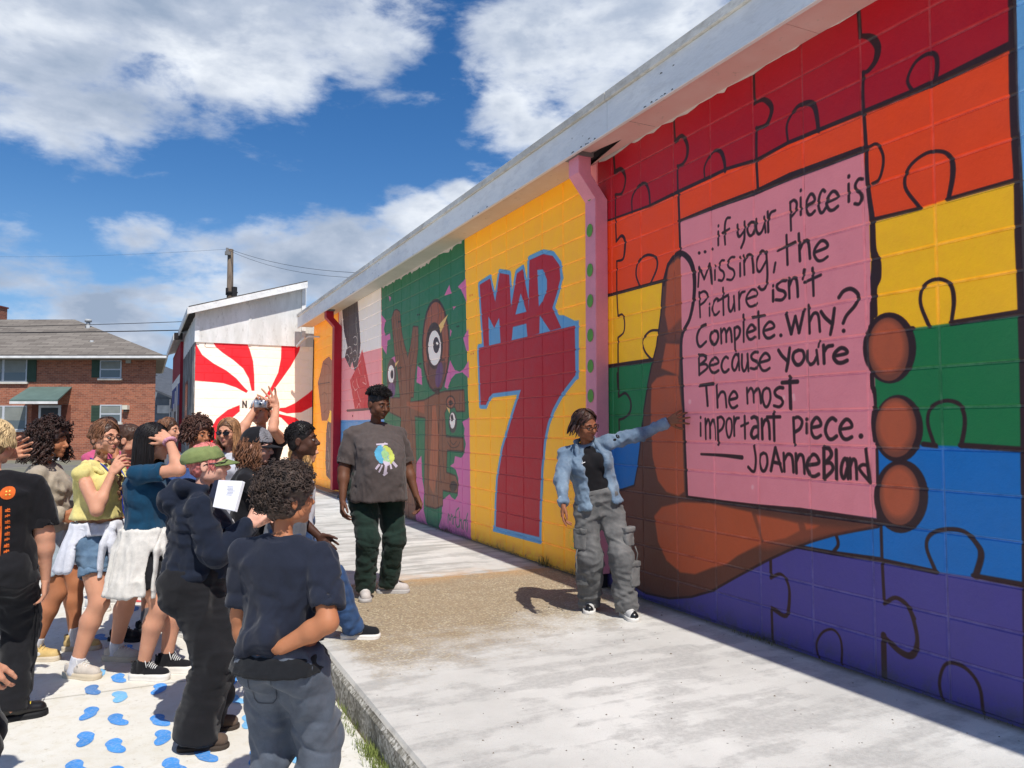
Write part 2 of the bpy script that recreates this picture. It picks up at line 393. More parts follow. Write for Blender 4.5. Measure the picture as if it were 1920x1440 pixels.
    # palm and thumb
    hand = [(1244, 530), (1253, 496), (1272, 476), (1291, 482), (1301, 510), (1301, 555), (1294, 597), (1278, 635), (1279, 700), (1289, 935), (1645, 985), (1600, 993), (1560, 1001), (1520, 1013), (1477, 1030), (1435, 1050),
            (1383, 1078), (1334, 1106), (1296, 1117), (1255, 1120), (1210, 1110), (1185, 1094), (1140, 1070), (1130, 1000), (1140, 922), (1166, 920), (1190, 912), (1196, 880), (1201, 840), (1207, 780), (1216, 720), (1222, 690), (1232, 650), (1240, 590)]
    T.poly(hand, BLK, grow=.016); T.poly(hand, BR2, soft=1)
    T.poly([(1640, 984), (1600, 992), (1540, 985), (1420, 965), (1300, 950), (1330, 1010), (1440, 1030)], (120, 62, 42), soft=6)
    for p in (z3((375, 775), (385, 690), (435, 645), (490, 670), (510, 750), (505, 860), (480, 960), (445, 1055), (385, 1055), (365, 950)), z3((370, 1105), (445, 1110), (440, 1280), (345, 1240)),
              z6((235, 60), (265, 25), (310, 10), (378, 12), (400, 200), (412, 640), (380, 662), (315, 640), (270, 580), (240, 450), (230, 240)),
              z6((250, 770), (290, 722), (400, 695), (550, 702), (775, 750), (805, 840), (828, 920), (700, 985), (640, 1030), (560, 1050), (470, 1085), (390, 1075), (315, 1010), (270, 910)),
              z6((800, 765), (920, 785), (1025, 810), (1035, 850), (960, 890), (840, 915), (815, 820)), z6((1060, 810), (1140, 822), (1110, 840), (1070, 845))):
        T.poly(p, BR1, soft=2)
    T.poly(z3((385, 1040), (490, 930), (505, 860), (512, 900), (455, 1080), (380, 1100), (365, 1060)), (112, 60, 42), soft=4, alpha=.8)
    # sheet of paper
    paper = [(1275, 411), (1340, 385), (1418, 358), (1480, 330), (1540, 308), (1618, 284), (1629, 400), (1634, 560), (1642, 760), (1648, 972), (1560, 962), (1425, 947), (1289, 930), (1283, 800), (1279, 660)]
    T.poly(paper[2:], (214, 130, 142)); T.poly(paper, (214, 130, 142))
    T.stroke([(1271, 415), (1340, 388), (1418, 360), (1480, 331), (1540, 309), (1618, 280)], [5, 9, 12, 14, 13, 12], BLK, smooth=False)
    T.stroke([(1272, 360), (1274, 420), (1276, 480)], 6, BLK)
    T.stroke(z4((290, 640), (292, 760), (302, 860), (315, 960), (318, 1060), (322, 1100), (332, 1150), (330, 1210), (322, 1260), (325, 1370)), [8, 9, 10, 12, 13, 14, 22, 24, 14, 13], BLK)
    T.stroke(z5((325, 20), (322, 360), (336, 430), (345, 640), (352, 985)), [10, 7, 10, 6, 6, 7], BLK); T.stroke(z5((332, 490), (328, 560), (335, 640)), [6, 8, 6], BLK)
    T.stroke([(1279, 690), (1283, 800), (1288, 932)], [4, 6, 7], BLK); T.stroke([(1288, 932), (1360, 942), (1425, 950), (1500, 957), (1560, 966), (1650, 979), (1700, 985)], [7, 8, 9, 11, 10, 11], BLK, smooth=False)
    T.stroke(z3((360, 790), (385, 680), (440, 618), (495, 650), (522, 730), (522, 850), (500, 970), (455, 1080), (458, 1300), (462, 1440)), [6, 8, 12, 10, 8, 8, 6], BLK)
    # finger tips over the right edge of the sheet
    for (c, r, ci, ri) in (((403, 222), (120, 160), (398, 228), (92, 143)), ((442, 585), (112, 152), (432, 580), (92, 134)), ((455, 890), (122, 165), (448, 884), (90, 136))):
        T.ell(1500 + c[0] / 2.4, 560 + c[1] / 2.4, r[0] / 2.4, r[1] / 2.4, BLK)
        T.ell(1500 + ci[0] / 2.4, 560 + ci[1] / 2.4, ri[0] / 2.4, ri[1] / 2.4, (112, 62, 46)); T.ell(1500 + (ci[0] - 4) / 2.4, 560 + (ci[1] - 12) / 2.4, ri[0] / 2.4 * .84, ri[1] / 2.4 * .84, (166, 82, 52), soft=5)
    T.stroke(z5((327, 330), (330, 420)), 6, BLK)
    # broad frame line on the right, then the next panel
    T.poly([(1899, -60), (1908, 240), (1914, 500), (1919, 800), (1925, 1400), (2400, 2400), (2400, -600), (1899, -600)], (96, 160, 214))
    T.stroke([(1892, -200), (1897, 0), (1900, 200), (1908, 330), (1911, 440), (1916, 620), (1921, 900), (1926, 1300), (1930, 1700)], [13, 14, 15, 17, 12, 14, 12], BLK)
    # hand lettering
    G = {'i': [[(.5, 0), (.45, .66)], [(.5, .93), (.5, .97)]], 'f': [[(.38, 0), (.3, .4), (.35, .8), (.6, .98), (1, .97)], [(0, .47), (.9, .55)]],
         'y': [[(0, .95), (.05, .6), (.3, .46), (.85, .62)], [(.9, 1), (.92, .5), (.85, .25), (.5, 0)]], 'Y': [[(0, .95), (.3, .7), (.75, .45)], [(1, 1), (.85, .4), (.7, 0)]],
         'o': [[(.5, 1), (.1, .85), (0, .45), (.3, .03), (.7, .05), (1, .45), (.88, .9), (.5, 1)]], 'u': [[(0, 1), (0, .35), (.25, .02), (.6, .12), (.85, .5)], [(.85, 1), (1, 0)]],
         'r': [[(.12, 0), (.05, 1)], [(.1, .6), (.45, .9), (1, .95)]], 'p': [[(0, .97), (.12, 0)], [(0, .95), (.55, 1), (.98, .85), (.75, .6), (.12, .45)]],
         'e': [[(.08, .5), (.95, .62), (.85, .9), (.5, 1), (.1, .72), (0, .4), (.25, .06), (.6, 0), (.98, .12)]], 'c': [[(.92, .9), (.6, 1), (.2, .8), (0, .4), (.25, .05), (.6, 0), (1, .15)]],
         's': [[(.98, .95), (.55, .97), (.12, .8), (.25, .58), (.8, .42), (.95, .2), (.6, .02), (.02, .08)]], 'M': [[(0, 0), (.08, .95)], [(.08, .95), (.45, .3)], [(.45, .3), (.85, 1)], [(.85, 1), (1, 0)]],
         'n': [[(.08, 0), (0, 1)], [(.05, .6), (.4, .95), (.8, .9), (.95, .5), (1, 0)]], 'g': [[(.9, .9), (.5, 1), (.1, .8), (.05, .6), (.35, .48), (.9, .72)], [(.9, .95), (1, .35), (.85, .05), (.5, 0), (.2, .1)]],
         ',': [[(.85, 1), (.2, 0)]], "'": [[(.8, 1), (.3, 0)]], 't': [[(.5, 1), (.56, 0)], [(0, .55), (1, .7)]], 'T': [[(.5, .97), (.62, 0)], [(0, .93), (1, 1)]], '7t': [[(.5, 1), (.56, 0)], [(0, .82), (1, .84)]],
         'h': [[(0, 1), (.1, 0)], [(.08, .4), (.45, .68), (.85, .6), (1, 0)]], 'P': [[(.02, 1), (.15, 0)], [(.02, .95), (.6, 1), (1, .82), (.7, .6), (.12, .48)]], 'C': [[(.9, 1), (.4, .9), (.02, .55), (.05, .2), (.35, 0), (.95, .2)]],
         'm': [[(.05, 0), (0, 1)], [(.05, .7), (.28, .98), (.46, .7), (.5, .05)], [(.5, .65), (.75, .95), (.92, .7), (1, 0)]], 'l': [[(.4, 1), (.6, 0)]],
         'W': [[(0, .95), (.28, 0)], [(.28, 0), (.5, .75)], [(.5, .75), (.7, 0)], [(.7, 0), (.97, 1)]], '?': [[(0, .8), (.25, .97), (.65, 1), (1, .78), (.85, .5), (.4, .22), (.22, 0)]],
         'B': [[(0, 1), (.05, 0)], [(0, .97), (.6, .95), (.85, .75), (.1, .48)], [(.1, .5), (.8, .5), (1, .3), (.05, 0)]], 'a': [[(.85, .9), (.5, 1), (.1, .7), (0, .3), (.25, .02), (.55, .1), (.85, .5)], [(.88, 1), (1, 0)]],
         'a7': [[(.1, .95), (.5, 1), (.9, .8), (.95, 0)], [(.9, .55), (.35, .5), (.05, .2), (.35, .02), (.9, .15)]], 'J': [[(.75, 1), (.98, .5), (.85, .05), (.5, 0), (0, .15)]],
         'A': [[(0, 0), (.4, 1)], [(.4, 1), (1, 0)], [(.15, .38), (.85, .33)]], 'd': [[(.6, 1), (.95, 0)], [(.75, .52), (.25, .52), (0, .38), (.95, .03)]]}
    def line(ox, oy, slope, w, items):
        for it in items:
            ch, x0, x1, yb, yt = it[:5]; ww = it[5] if len(it) > 5 else w
            for st in G[ch]:
                p = [(ox + (x0 + u * (x1 - x0)) / 4.5, oy + (yb + (yt - yb) * v + slope * (u - .5) * (x1 - x0)) / 4.5) for u, v in st]
                T.stroke(p, [ww / 4.0 * random.uniform(.9, 1.1), ww / 4.0 * random.uniform(.95, 1.2), ww / 4.0 * random.uniform(.85, 1.1)], BLK)
    def dots(ox, oy, ps, r):
        for a, b in ps: T.ell(ox + a / 4.5, oy + b / 4.5, r / 4.5, r * 1.15 / 4.5, BLK)
    A, Bc = (1280, 300), (1280, 600)
    dots(*A, [(140, 785), (190, 775), (250, 752)], 12)
    line(*A, -.29, 21, [('i', 285, 318, 718, 548), ('f', 335, 400, 710, 490), ('y', 462, 528, 740, 528), ('o', 547, 608, 638, 525), ('u', 622, 700, 622, 488), ('r', 715, 782, 600, 428),
                         ('p', 908, 965, 588, 340, 22), ('i', 985, 1010, 462, 245, 22), ('e', 1040, 1115, 462, 290, 23), ('c', 1145, 1205, 444, 255, 23), ('e', 1214, 1310, 424, 268, 25), ('i', 1388, 1415, 350, 128, 27), ('s', 1450, 1512, 378, 158, 25)])
    line(*A, -.24, 19, [('M', 130, 245, 1055, 885), ('i', 262, 283, 1010, 888), ('s', 302, 352, 1022, 845), ('s', 372, 440, 1016, 818), ('i', 475, 495, 980, 815), ('n', 515, 595, 960, 795), ('g', 618, 715, 1095, 768, 22), (',', 765, 785, 945, 870, 22),
                         ('t', 802, 950, 884, 635, 22), ('h', 980, 1075, 842, 612, 24), ('e', 1110, 1225, 850, 684, 25)])
    line(*A, -.2, 20, [('P', 138, 210, 1322, 1110), ('i', 218, 238, 1314, 1210), ('c', 250, 308, 1306, 1172), ('t', 297, 383, 1308, 1080), ('u', 388, 440, 1278, 1152), ('r', 472, 525, 1256, 1108), ('e', 537, 630, 1236, 1094),
                        ('i', 752, 775, 1190, 1055, 24), ('s', 785, 872, 1185, 1018, 24), ('n', 895, 972, 1160, 992, 24), ("'", 1007, 1028, 1005, 928, 22), ('t', 1027, 1165, 1146, 915, 26)])
    line(*Bc, -.14, 21, [('C', 122, 203, 224, 42), ('o', 234, 300, 206, 92), ('m', 322, 415, 190, 68), ('p', 437, 485, 258, 58), ('l', 508, 520, 184, -42), ('e', 542, 608, 164, 42), ('7t', 587, 690, 155, -68), ('e', 682, 773, 153, 18, 23),
                          ('W', 872, 1028, 110, -75, 28), ('h', 1060, 1158, 104, -128, 26), ('Y', 1167, 1280, 125, -88, 30), ('?', 1318, 1482, 20, -258, 30)])
    dots(*Bc, [(828, 130)], 14); dots(*Bc, [(1358, 92)], 16)
    line(*Bc, -.09, 21, [('B', 137, 208, 460, 290), ('e', 227, 303, 445, 318), ('c', 327, 388, 440, 312), ('a', 417, 478, 426, 290), ('u', 500, 555, 432, 290), ('s', 572, 635, 416, 268), ('e', 648, 735, 428, 282),
                          ('Y', 808, 903, 430, 242, 27), ('o', 930, 1025, 378, 255, 26), ('u', 1052, 1143, 375, 258, 24), ("'", 1140, 1157, 228, 178, 20), ('r', 1184, 1265, 362, 212, 28), ('e', 1275, 1390, 362, 238, 28)])
    line(*Bc, -.03, 22, [('T', 142, 253, 722, 540, 26), ('h', 287, 370, 736, 550, 22), ('e', 392, 462, 742, 604, 22), ('m', 542, 660, 702, 572, 20), ('o', 673, 740, 732, 574, 23), ('s', 768, 848, 736, 566, 26), ('7t', 838, 968, 745, 480, 32)])
    line(*Bc, .02, 20, [('i', 145, 160, 976, 815), ('m', 192, 275, 1005, 835), ('p', 294, 350, 1050, 818, 22), ('o', 367, 415, 990, 828), ('r', 430, 475, 977, 818, 22), ('t', 492, 553, 1000, 812, 22), ('a7', 575, 640, 1000, 818, 26), ('n', 668, 735, 1002, 838, 26), ('7t', 713, 822, 1017, 778, 26),
                         ('p', 935, 1010, 1055, 820, 27), ('i', 1037, 1055, 954, 832, 24), ('e', 1083, 1168, 994, 825, 28), ('c', 1205, 1300, 1006, 828, 30), ('e', 1328, 1430, 1006, 840, 26)])
    dots(*Bc, [(1505, 980)], 20)
    T.stroke(Z(4.5, 1280, 600, [(155, 1132), (330, 1142), (500, 1160)]), [4.5, 6, 8], BLK)
    line(*Bc, .07, 26, [('J', 553, 618, 1276, 1060, 22), ('o', 650, 715, 1274, 1122, 25), ('A', 745, 838, 1274, 1080, 29), ('n', 852, 935, 1280, 1128), ('n', 955, 1028, 1292, 1132), ('e', 1048, 1150, 1320, 1135, 27),
                         ('B', 1190, 1265, 1342, 1074, 30), ('l', 1288, 1305, 1340, 1098, 30), ('a', 1337, 1395, 1338, 1170, 27), ('n', 1412, 1468, 1340, 1170, 26), ('d', 1492, 1580, 1370, 1090, 27)])
    # chipped paint spots
    for a, b in ((855, 655), (935, 640), (940, 665), (60, 690), (590, 1410)): T.ell(1280 + a / 4.5, 600 + b / 4.5, 2.6, 4.5, (232, 160, 168), soft=1)
puzzle_panel()

far = Tex(5.68, 19.0, -.08, 3.98, 190, (243, 180, 34), 'x')
def a3(*p): return Z(4.8, 700, 440, p)
def b3(*p): return Z(4.8, 700, 720, p)
def m2(*p): return Z(2.1833, 860, 440, p)
def c5(*p): return Z(6, 570, 540, p)
def c6(*p): return Z(7.2, 570, 740, p)
def far_panels():
    T = far
    GR, MG, BD, BN = (36, 104, 72), (188, 100, 152), (56, 42, 36), (116, 76, 54)
    # strip beside the downspout
    T.poly([(1096, -200), (1150, -200), (1150, 1300), (1100, 1300)], (232, 150, 160))
    # MAR 7
    LB, R7 = (88, 146, 192), (160, 22, 36)
    Mp = m2((86, 206), (128, 180), (150, 275), (168, 158), (207, 165), (214, 300), (212, 434), (172, 444), (166, 340), (146, 382), (122, 335), (124, 455), (103, 458))
    Ap = m2((208, 434), (214, 300), (238, 160), (262, 142), (285, 262), (290, 420), (282, 420), (277, 364), (222, 378), (217, 432))
    Rp = m2((285, 420), (290, 105), (345, 80), (385, 88), (412, 125), (417, 180), (402, 240), (383, 300), (420, 382), (375, 394), (332, 330), (330, 404))
    Sv = m2((82, 465), (475, 373), (478, 575), (420, 650), (385, 715), (365, 770), (350, 840), (338, 960), (332, 1100), (330, 1238), (152, 1195), (155, 1090), (160, 1000), (180, 880), (215, 760), (255, 635), (140, 650), (125, 665), (112, 697), (90, 697))
    for p in (Mp, Ap, Rp, Sv): T.poly(p, LB, grow=.05)
    T.poly(m2((100, 455), (478, 365), (470, 350), (430, 330), (120, 330)), LB)
    T.poly(m2((415, 370), (492, 350), (492, 590), (475, 600)), LB); T.poly(m2((140, 1190), (340, 1240), (338, 1268), (140, 1215)), LB)
    for p in (Mp, Ap, Rp, Sv): T.poly(p, R7)
    T.poly(m2((232, 328), (254, 240), (278, 316)), LB); T.poly(m2((322, 145), (345, 142), (362, 185), (362, 225), (345, 270), (328, 296)), LB)
    # tag beside the woman
    T.stroke([(1072, 990), (1066, 1005), (1070, 1025), (1084, 1028), (1090, 1010), (1082, 990), (1074, 992)], 1.6, (120, 180, 50)); T.stroke([(1076, 1000), (1074, 1015), (1084, 1010)], 1.6, (120, 180, 50))
    # tree and birds panel
    rt = a3((820, -60), (828, 400), (840, 900), (852, 1440)) + b3((862, 300), (868, 1000), (872, 1500))
    T.poly(a3((70, 300), (70, 470)) + a3((85, 1440)) + [(719, 1100)] + rt[::-1], GR)
    for p in (a3((760, 470), (832, 395), (840, 610), (790, 500)), a3((808, 930), (855, 845), (860, 1050), (838, 1045)), a3((690, 850), (708, 870), (690, 925)), a3((690, 1130), (735, 1220), (780, 1235), (820, 1200), (858, 1130), (862, 1295), (800, 1240), (740, 1255), (700, 1300), (665, 1395), (640, 1370)),
              a3((68, 715), (112, 770), (95, 850), (110, 912), (150, 888), (155, 942), (128, 955), (118, 1080), (75, 1005)), a3((160, 1115), (200, 1088), (212, 1170)), a3((638, 550), (685, 450), (702, 530)), a3((398, 1180), (432, 1210), (440, 1355), (388, 1330)), a3((138, 550), (160, 565), (150, 605)), a3((712, 648), (740, 645), (722, 680)),
              b3((865, 300), (798, 342), (822, 400), (815, 460), (832, 540), (815, 630), (790, 665), (735, 648), (725, 712), (690, 738), (742, 772), (765, 850), (760, 1000), (735, 1042), (705, 1020), (685, 992), (620, 1048), (615, 1200), (590, 1275), (590, 1500), (880, 1500)),
              b3((382, 715), (432, 645), (440, 850), (458, 950), (452, 1130), (480, 1250), (520, 1400), (375, 1400))):
        T.poly(p, MG)
    tree1 = a3((163, 760), (185, 690), (210, 678), (238, 700), (250, 850), (275, 980), (310, 1112), (338, 990), (358, 830), (402, 835), (402, 1000), (382, 1200), (368, 1300), (360, 1460), (240, 1460), (222, 1250), (195, 1080), (178, 900))
    tree2 = b3((240, -10), (355, -10), (330, 170), (460, 150), (560, 95), (640, 72), (815, 60), (822, 240), (750, 242), (735, 200), (665, 205), (640, 260), (652, 480), (808, 492), (812, 600), (662, 590), (655, 800), (740, 832), (762, 900), (755, 975), (670, 960), (625, 950), (622, 1090), (560, 1115), (468, 1090), (460, 900), (470, 300), (372, 285), (385, 700), (375, 1400), (200, 1400), (250, 300), (150, 250), (150, 130), (240, 130))
    for p in (tree1, tree2): T.poly(p, BD, grow=.02)
    for p in (tree1, tree2): T.poly(p, BN, soft=1.2)
    for p in (a3((200, 720), (225, 950), (260, 1440)), a3((225, 720), (240, 950), (290, 1200), (300, 1440)), a3((180, 800), (205, 1000), (240, 1300)), a3((380, 860), (370, 1050), (330, 1250), (325, 1440)), a3((350, 1000), (330, 1150), (345, 1440)),
              b3((300, 230), (280, 420), (290, 700), (300, 1100)), b3((330, 220), (355, 500), (350, 1100)), b3((490, 170), (485, 500), (500, 1000)), b3((520, 200), (530, 600), (545, 1080)), b3((560, 300), (555, 700), (580, 1080)), b3((600, 200), (585, 500), (610, 900)), b3((625, 300), (620, 560), (640, 860)), b3((270, 300), (262, 700), (270, 1200)), b3((400, 190), (400, 280)), b3((780, 80), (775, 220))):
        T.stroke(p, 2.0, BD)
    T.poly(b3((530, 200), (560, 180), (590, 500), (575, 800), (545, 1000), (500, 900), (520, 500)), (172, 96, 62), soft=2, alpha=.6); T.poly(b3((300, 160), (460, 160), (460, 270), (300, 200)), (160, 88, 58), soft=2, alpha=.6)
    T.ell(*b3((695, 165))[0], 9, 13, BD); T.ell(*b3((695, 165))[0], 7, 10, (140, 84, 60)); T.ell(*b3((695, 170))[0], 4, 5, BD)
    T.stroke(b3((668, 520), (690, 560), (720, 575), (760, 560), (780, 520)), 1.8, BD); T.stroke(b3((690, 510), (720, 545), (750, 515)), 1.8, BD); T.ell(*b3((720, 920))[0], 7, 10, BD)
    T.ell(*a3((563, 1000))[0], 26, 88, BD); T.ell(*a3((563, 1000))[0], 23.5, 82, (140, 80, 58)); T.poly(a3((470, 1150), (660, 1150), (620, 1370), (565, 1420), (505, 1340)), (96, 62, 52), soft=3)
    for q in ((480, 700, 1300), (520, 630, 820), (580, 620, 800), (610, 650, 1300), (640, 700, 1250)): T.stroke(a3((q[0], q[1]), (q[0] + 6, (q[1] + q[2]) / 2), (q[0], q[2])), 1.8, BD)
    T.ell(*a3((550, 1000))[0], 16, 44, BD); T.ell(*a3((551, 1020))[0], 12, 33, (222, 218, 216)); T.ell(*a3((566, 994))[0], 5.8, 15, (48, 44, 48)); T.ell(*a3((573, 980))[0], 1.8, 3.2, (235, 235, 235))
    T.ell(*a3((592, 1262))[0], 6.5, 24, (88, 60, 100), rot=.12); T.poly(a3((588, 815), (675, 715), (606, 888)), (206, 176, 110)); T.poly(a3((545, 1380), (600, 1380), (590, 1440), (560, 1440)), BD)
    T.ell(*a3((165, 1280))[0], 9, 34, (74, 56, 56)); T.ell(*a3((160, 1255))[0], 6, 17, (225, 220, 218)); T.ell(*a3((168, 1258))[0], 2.8, 8, (45, 40, 44)); T.poly(a3((195, 1160), (232, 1130), (200, 1192)), (206, 176, 110)); T.ell(*a3((165, 1400))[0], 7, 14, (96, 66, 106))
    T.ell(*b3((715, 345))[0], 8, 20, (60, 56, 56)); T.ell(*b3((712, 330))[0], 5.2, 15, (225, 220, 218)); T.ell(*b3((708, 305))[0], 2.4, 6.5, (45, 40, 44)); T.poly(b3((658, 205), (690, 225), (686, 268)), (206, 176, 110))
    # signature
    for p in (b3((672, 1250), (675, 1170), (690, 1230), (705, 1175), (712, 1260)), b3((722, 1262), (722, 1205), (735, 1200)), b3((770, 1115), (745, 1150), (742, 1250), (760, 1290), (775, 1270)), b3((775, 1150), (778, 1290)), b3((778, 1240), (792, 1225), (798, 1300)), b3((812, 1310), (812, 1235), (825, 1225)), b3((830, 1225), (834, 1310)), b3((850, 1165), (838, 1220), (850, 1270), (842, 1330))):
        T.stroke(p, 2.7, (46, 100, 70))
    # small repeated marks on the joints
    for (a, b) in ((400, 722), (755, 828), (620, 1130), (412, 1165), (228, 785), (230, 1200)):
        x, y = a3((a, b))[0]; T.ell(x, y, 1.3, 1.8, (24, 34, 30)); T.ell(x + 3, y - .5, 1.2, 1.8, (24, 34, 30))
    for (a, b) in ((870, 548), (880, 1075)):
        x, y = a3((a, b))[0]; T.ell(x, y, 1, 1.8, (150, 104, 30)); T.ell(x + 4, y - 1, 1, 1.8, (150, 104, 30))
    # white / pink / blue panel with a dark figure
    T.poly([(714, 430), (634, 520), (636, 1100), (719, 1100), (716, 700)], (226, 150, 156))
    T.poly(c5((395, 200), (398, 798), (870, 672), (866, -60)), (224, 222, 220)); T.poly(c6((490, 345), (760, 343), (1080, 330), (1080, 1500), (490, 1500)), (84, 146, 200)); T.poly(c6((540, 490), (580, 480), (560, 560), (540, 580)), (225, 225, 228))
    T.poly(c5((428, 215), (602, 118), (622, 400), (636, 640), (622, 780), (600, 900), (580, 960), (560, 905), (545, 830), (520, 905), (460, 780), (478, 690), (490, 670), (448, 480)), (66, 62, 64))
    T.poly(c5((655, 690), (690, 860), (738, 1110), (722, 1350), (572, 1360), (540, 1180), (518, 1040), (600, 880)), (192, 46, 52))
    for p in (c5((480, 690), (520, 660), (540, 720), (520, 740)), c5((556, 560), (580, 545), (598, 580), (585, 640), (560, 630)), c5((470, 760), (490, 750), (512, 800), (500, 850)), c5((556, 720), (575, 700), (592, 730), (590, 800), (565, 830), (552, 780)), c5((590, 330), (585, 420), (600, 550), (606, 780), (640, 740)), c5((545, 830), (520, 890), (560, 905), (605, 880)),
              c5((600, 880), (640, 820)), c5((560, 1040), (548, 1090), (575, 1150), (600, 1130)), c5((590, 1020), (600, 1080), (620, 1130)), c5((610, 900), (630, 970)), c5((600, 1160), (620, 1240), (640, 1280)), c5((596, 1350), (620, 1300), (632, 1345)), c5((680, 980), (700, 1080), (660, 1060))):
        T.stroke(p, 1.1, (228, 224, 222))
    T.stroke(c5((480, 1380), (600, 1372), (740, 1360)), 4.5, (106, 78, 76)); T.ell(*c5((548, 1440))[0], 1.2, 2.2, (120, 60, 60))
    # yellow end panel with a brown face
    T.poly([(634, 500), (560, 560), (560, 1000), (626, 1000), (628, 700)], (244, 176, 44))
    T.poly(c5((285, 772), (322, 830), (330, 1100)) + c6((392, 60), (388, 200), (310, 352), (238, 352), (210, 60)) + c5((165, 1160), (155, 1070), (185, 960), (215, 830)), (132, 92, 74))
    T.stroke(c5((160, 1082), (290, 1062)), 1.6, (60, 44, 42)); T.stroke(c5((200, 1300), (205, 1200), (240, 1180), (270, 1250), (262, 1350), (225, 1400)), 2, (100, 68, 56)); T.stroke(c5((220, 850), (270, 870), (300, 950), (310, 1080)), 2, (96, 66, 58)); T.stroke(c5((155, 1070), (185, 960), (215, 830), (285, 772)), 1.2, (90, 62, 52))
    T.poly(c6((320, 345), (372, 390), (385, 700), (355, 1155), (300, 1090), (288, 900), (300, 500)), (84, 62, 66)); T.stroke(c6((330, 400), (345, 560), (320, 700), (340, 900), (318, 1050)), 1.4, (190, 170, 170)); T.stroke(c6((310, 560), (340, 600), (300, 760)), 4, (96, 50, 74))
    T.poly(c6((350, 210), (392, 240), (380, 300), (350, 380), (325, 360), (335, 290)), (240, 200, 60))
    T.poly([(588, 500), (560, 500), (560, 1000), (596, 1000)], (232, 170, 30))
    T.stroke([(634, 520), (636, 720), (638, 940)], 3.5, (190, 40, 52))
far_panels()

gable = Tex(.9, 4.6, -.3, 3.5, 130, (222, 218, 210), 'y')
def w3(*p): return Z(3.788, 300, 440, p)
def gable_panel():
    T = gable; RD = (208, 26, 40)
    for p in (w3((245, 740), (262, 790), (300, 855), (380, 915), (470, 965), (540, 1020), (600, 1088), (624, 1110), (612, 1124), (540, 1085), (450, 1055), (350, 1045), (245, 1036)),
              w3((372, 755), (612, 755), (640, 830), (660, 900), (668, 1000), (670, 1108), (650, 1108), (630, 1020), (590, 950), (520, 890), (440, 835), (395, 795)),
              w3((862, 762), (1002, 762), (985, 830), (930, 930), (860, 1030), (800, 1110), (772, 1150), (742, 1156), (790, 1080), (838, 980), (858, 880)),
              w3((1110, 1075), (1050, 1130), (960, 1195), (890, 1228), (850, 1232), (840, 1250), (900, 1270), (1000, 1262), (1110, 1205)),
              w3((565, 1210), (480, 1245), (400, 1310), (330, 1440), (230, 1700), (380, 1700), (440, 1400), (500, 1310), (565, 1255)),
              w3((760, 1235), (850, 1275), (960, 1300), (1060, 1380), (1120, 1440), (1120, 1600), (960, 1400), (860, 1300), (770, 1270))):
        T.poly(p, RD)
    for p in (w3((588, 1228), (588, 1182)), w3((588, 1182), (612, 1228)), w3((612, 1228), (612, 1182))): T.stroke(p, 2.2, (30, 26, 28), smooth=False)
    T.stroke(w3((322, 770), (330, 800), (460, 806)), .9, (120, 110, 100))
gable_panel()

def mural_material(name, tex, axis):
    t = NT(name); p = t.pos(); sp = t.n('ShaderNodeSeparateXYZ'); t.link(p, sp.inputs[0])
    cb = t.n('ShaderNodeCombineXYZ'); t.link(t.rng(sp.outputs[axis], tex.a0, tex.a1), cb.inputs[0]); t.link(t.rng(sp.outputs[2], tex.z0, tex.z1), cb.inputs[1])
    im = t.n('ShaderNodeTexImage'); im.image = tex.image(name); im.extension = 'EXTEND'; im.interpolation = 'Cubic'; t.link(cb.outputs[0], im.inputs[0])
    n = t.noise(p, 1.3, 5); n2 = t.noise(p, 45, 4); n3 = t.noise(p, 9, 6, .7)
    g_ = t.mix(1.0, im.outputs[0], (1.70, 1.50, 1.32, 1), 'MULTIPLY'); c = t.mix(t.rng(n, .4, .75, 0, .03), g_, (.55, .5, .45, 1))      # faint chalky fading
    c = t.mix(1.0, c, t.ramp(n3, [(.25, (.90, .90, .90, 1)), (.6, (1, 1, 1, 1))]), 'MULTIPLY')
    if axis == 1:      # paint built up and rubbed along the block joints
        def jl(v, o, w): 
            f_ = t.math('FRACT', t.math('DIVIDE', t.math('SUBTRACT', v, o), w)); return t.math('MULTIPLY', t.math('SUBTRACT', .5, t.math('ABSOLUTE', t.math('SUBTRACT', f_, .5))), w)
        jd = t.math('MINIMUM', jl(sp.outputs[1], 2.623 - 43.85, .4385), jl(sp.outputs[2], .01 - 2.126, .2126))
        lc = t.mix(.12, t.mix(1.0, c, (1.3, 1.3, 1.3, 1), 'MULTIPLY'), (.8, .76, .7, 1)); c = t.mix(t.math('MULTIPLY', t.rng(jd, .004, .009, 1, 0), t.rng(n3, .38, .58, .12, .75)), c, lc); c = t.mix(t.math('MULTIPLY', t.rng(jd, .0015, .004, 1, 0), t.rng(n, .4, .6, .1, .4)), c, (.05, .04, .04, 1))
    low = t.math('MULTIPLY', t.rng(sp.outputs[2], .0, .16, 1, 0), t.rng(n3, .42, .6))       # splash dirt at the foot of the wall
    c = t.mix(t.math('MULTIPLY', low, .75), c, (.10, .09, .08, 1))
    t.color(c).rough(t.rng(n3, .3, .7, .42, .62)).bump(t.math('ADD', t.math('MULTIPLY', n2, .6), t.math('MULTIPLY', n3, 1.4)), .5, .006)
    t.b.inputs['Specular IOR Level'].default_value = .4
    return t.m
MUR_NEAR = mural_material('painted_block_near', near, 1)
MUR_FAR = mural_material('painted_block_far', far, 1)
MUR_GABLE = mural_material('painted_gable_block', gable, 0)
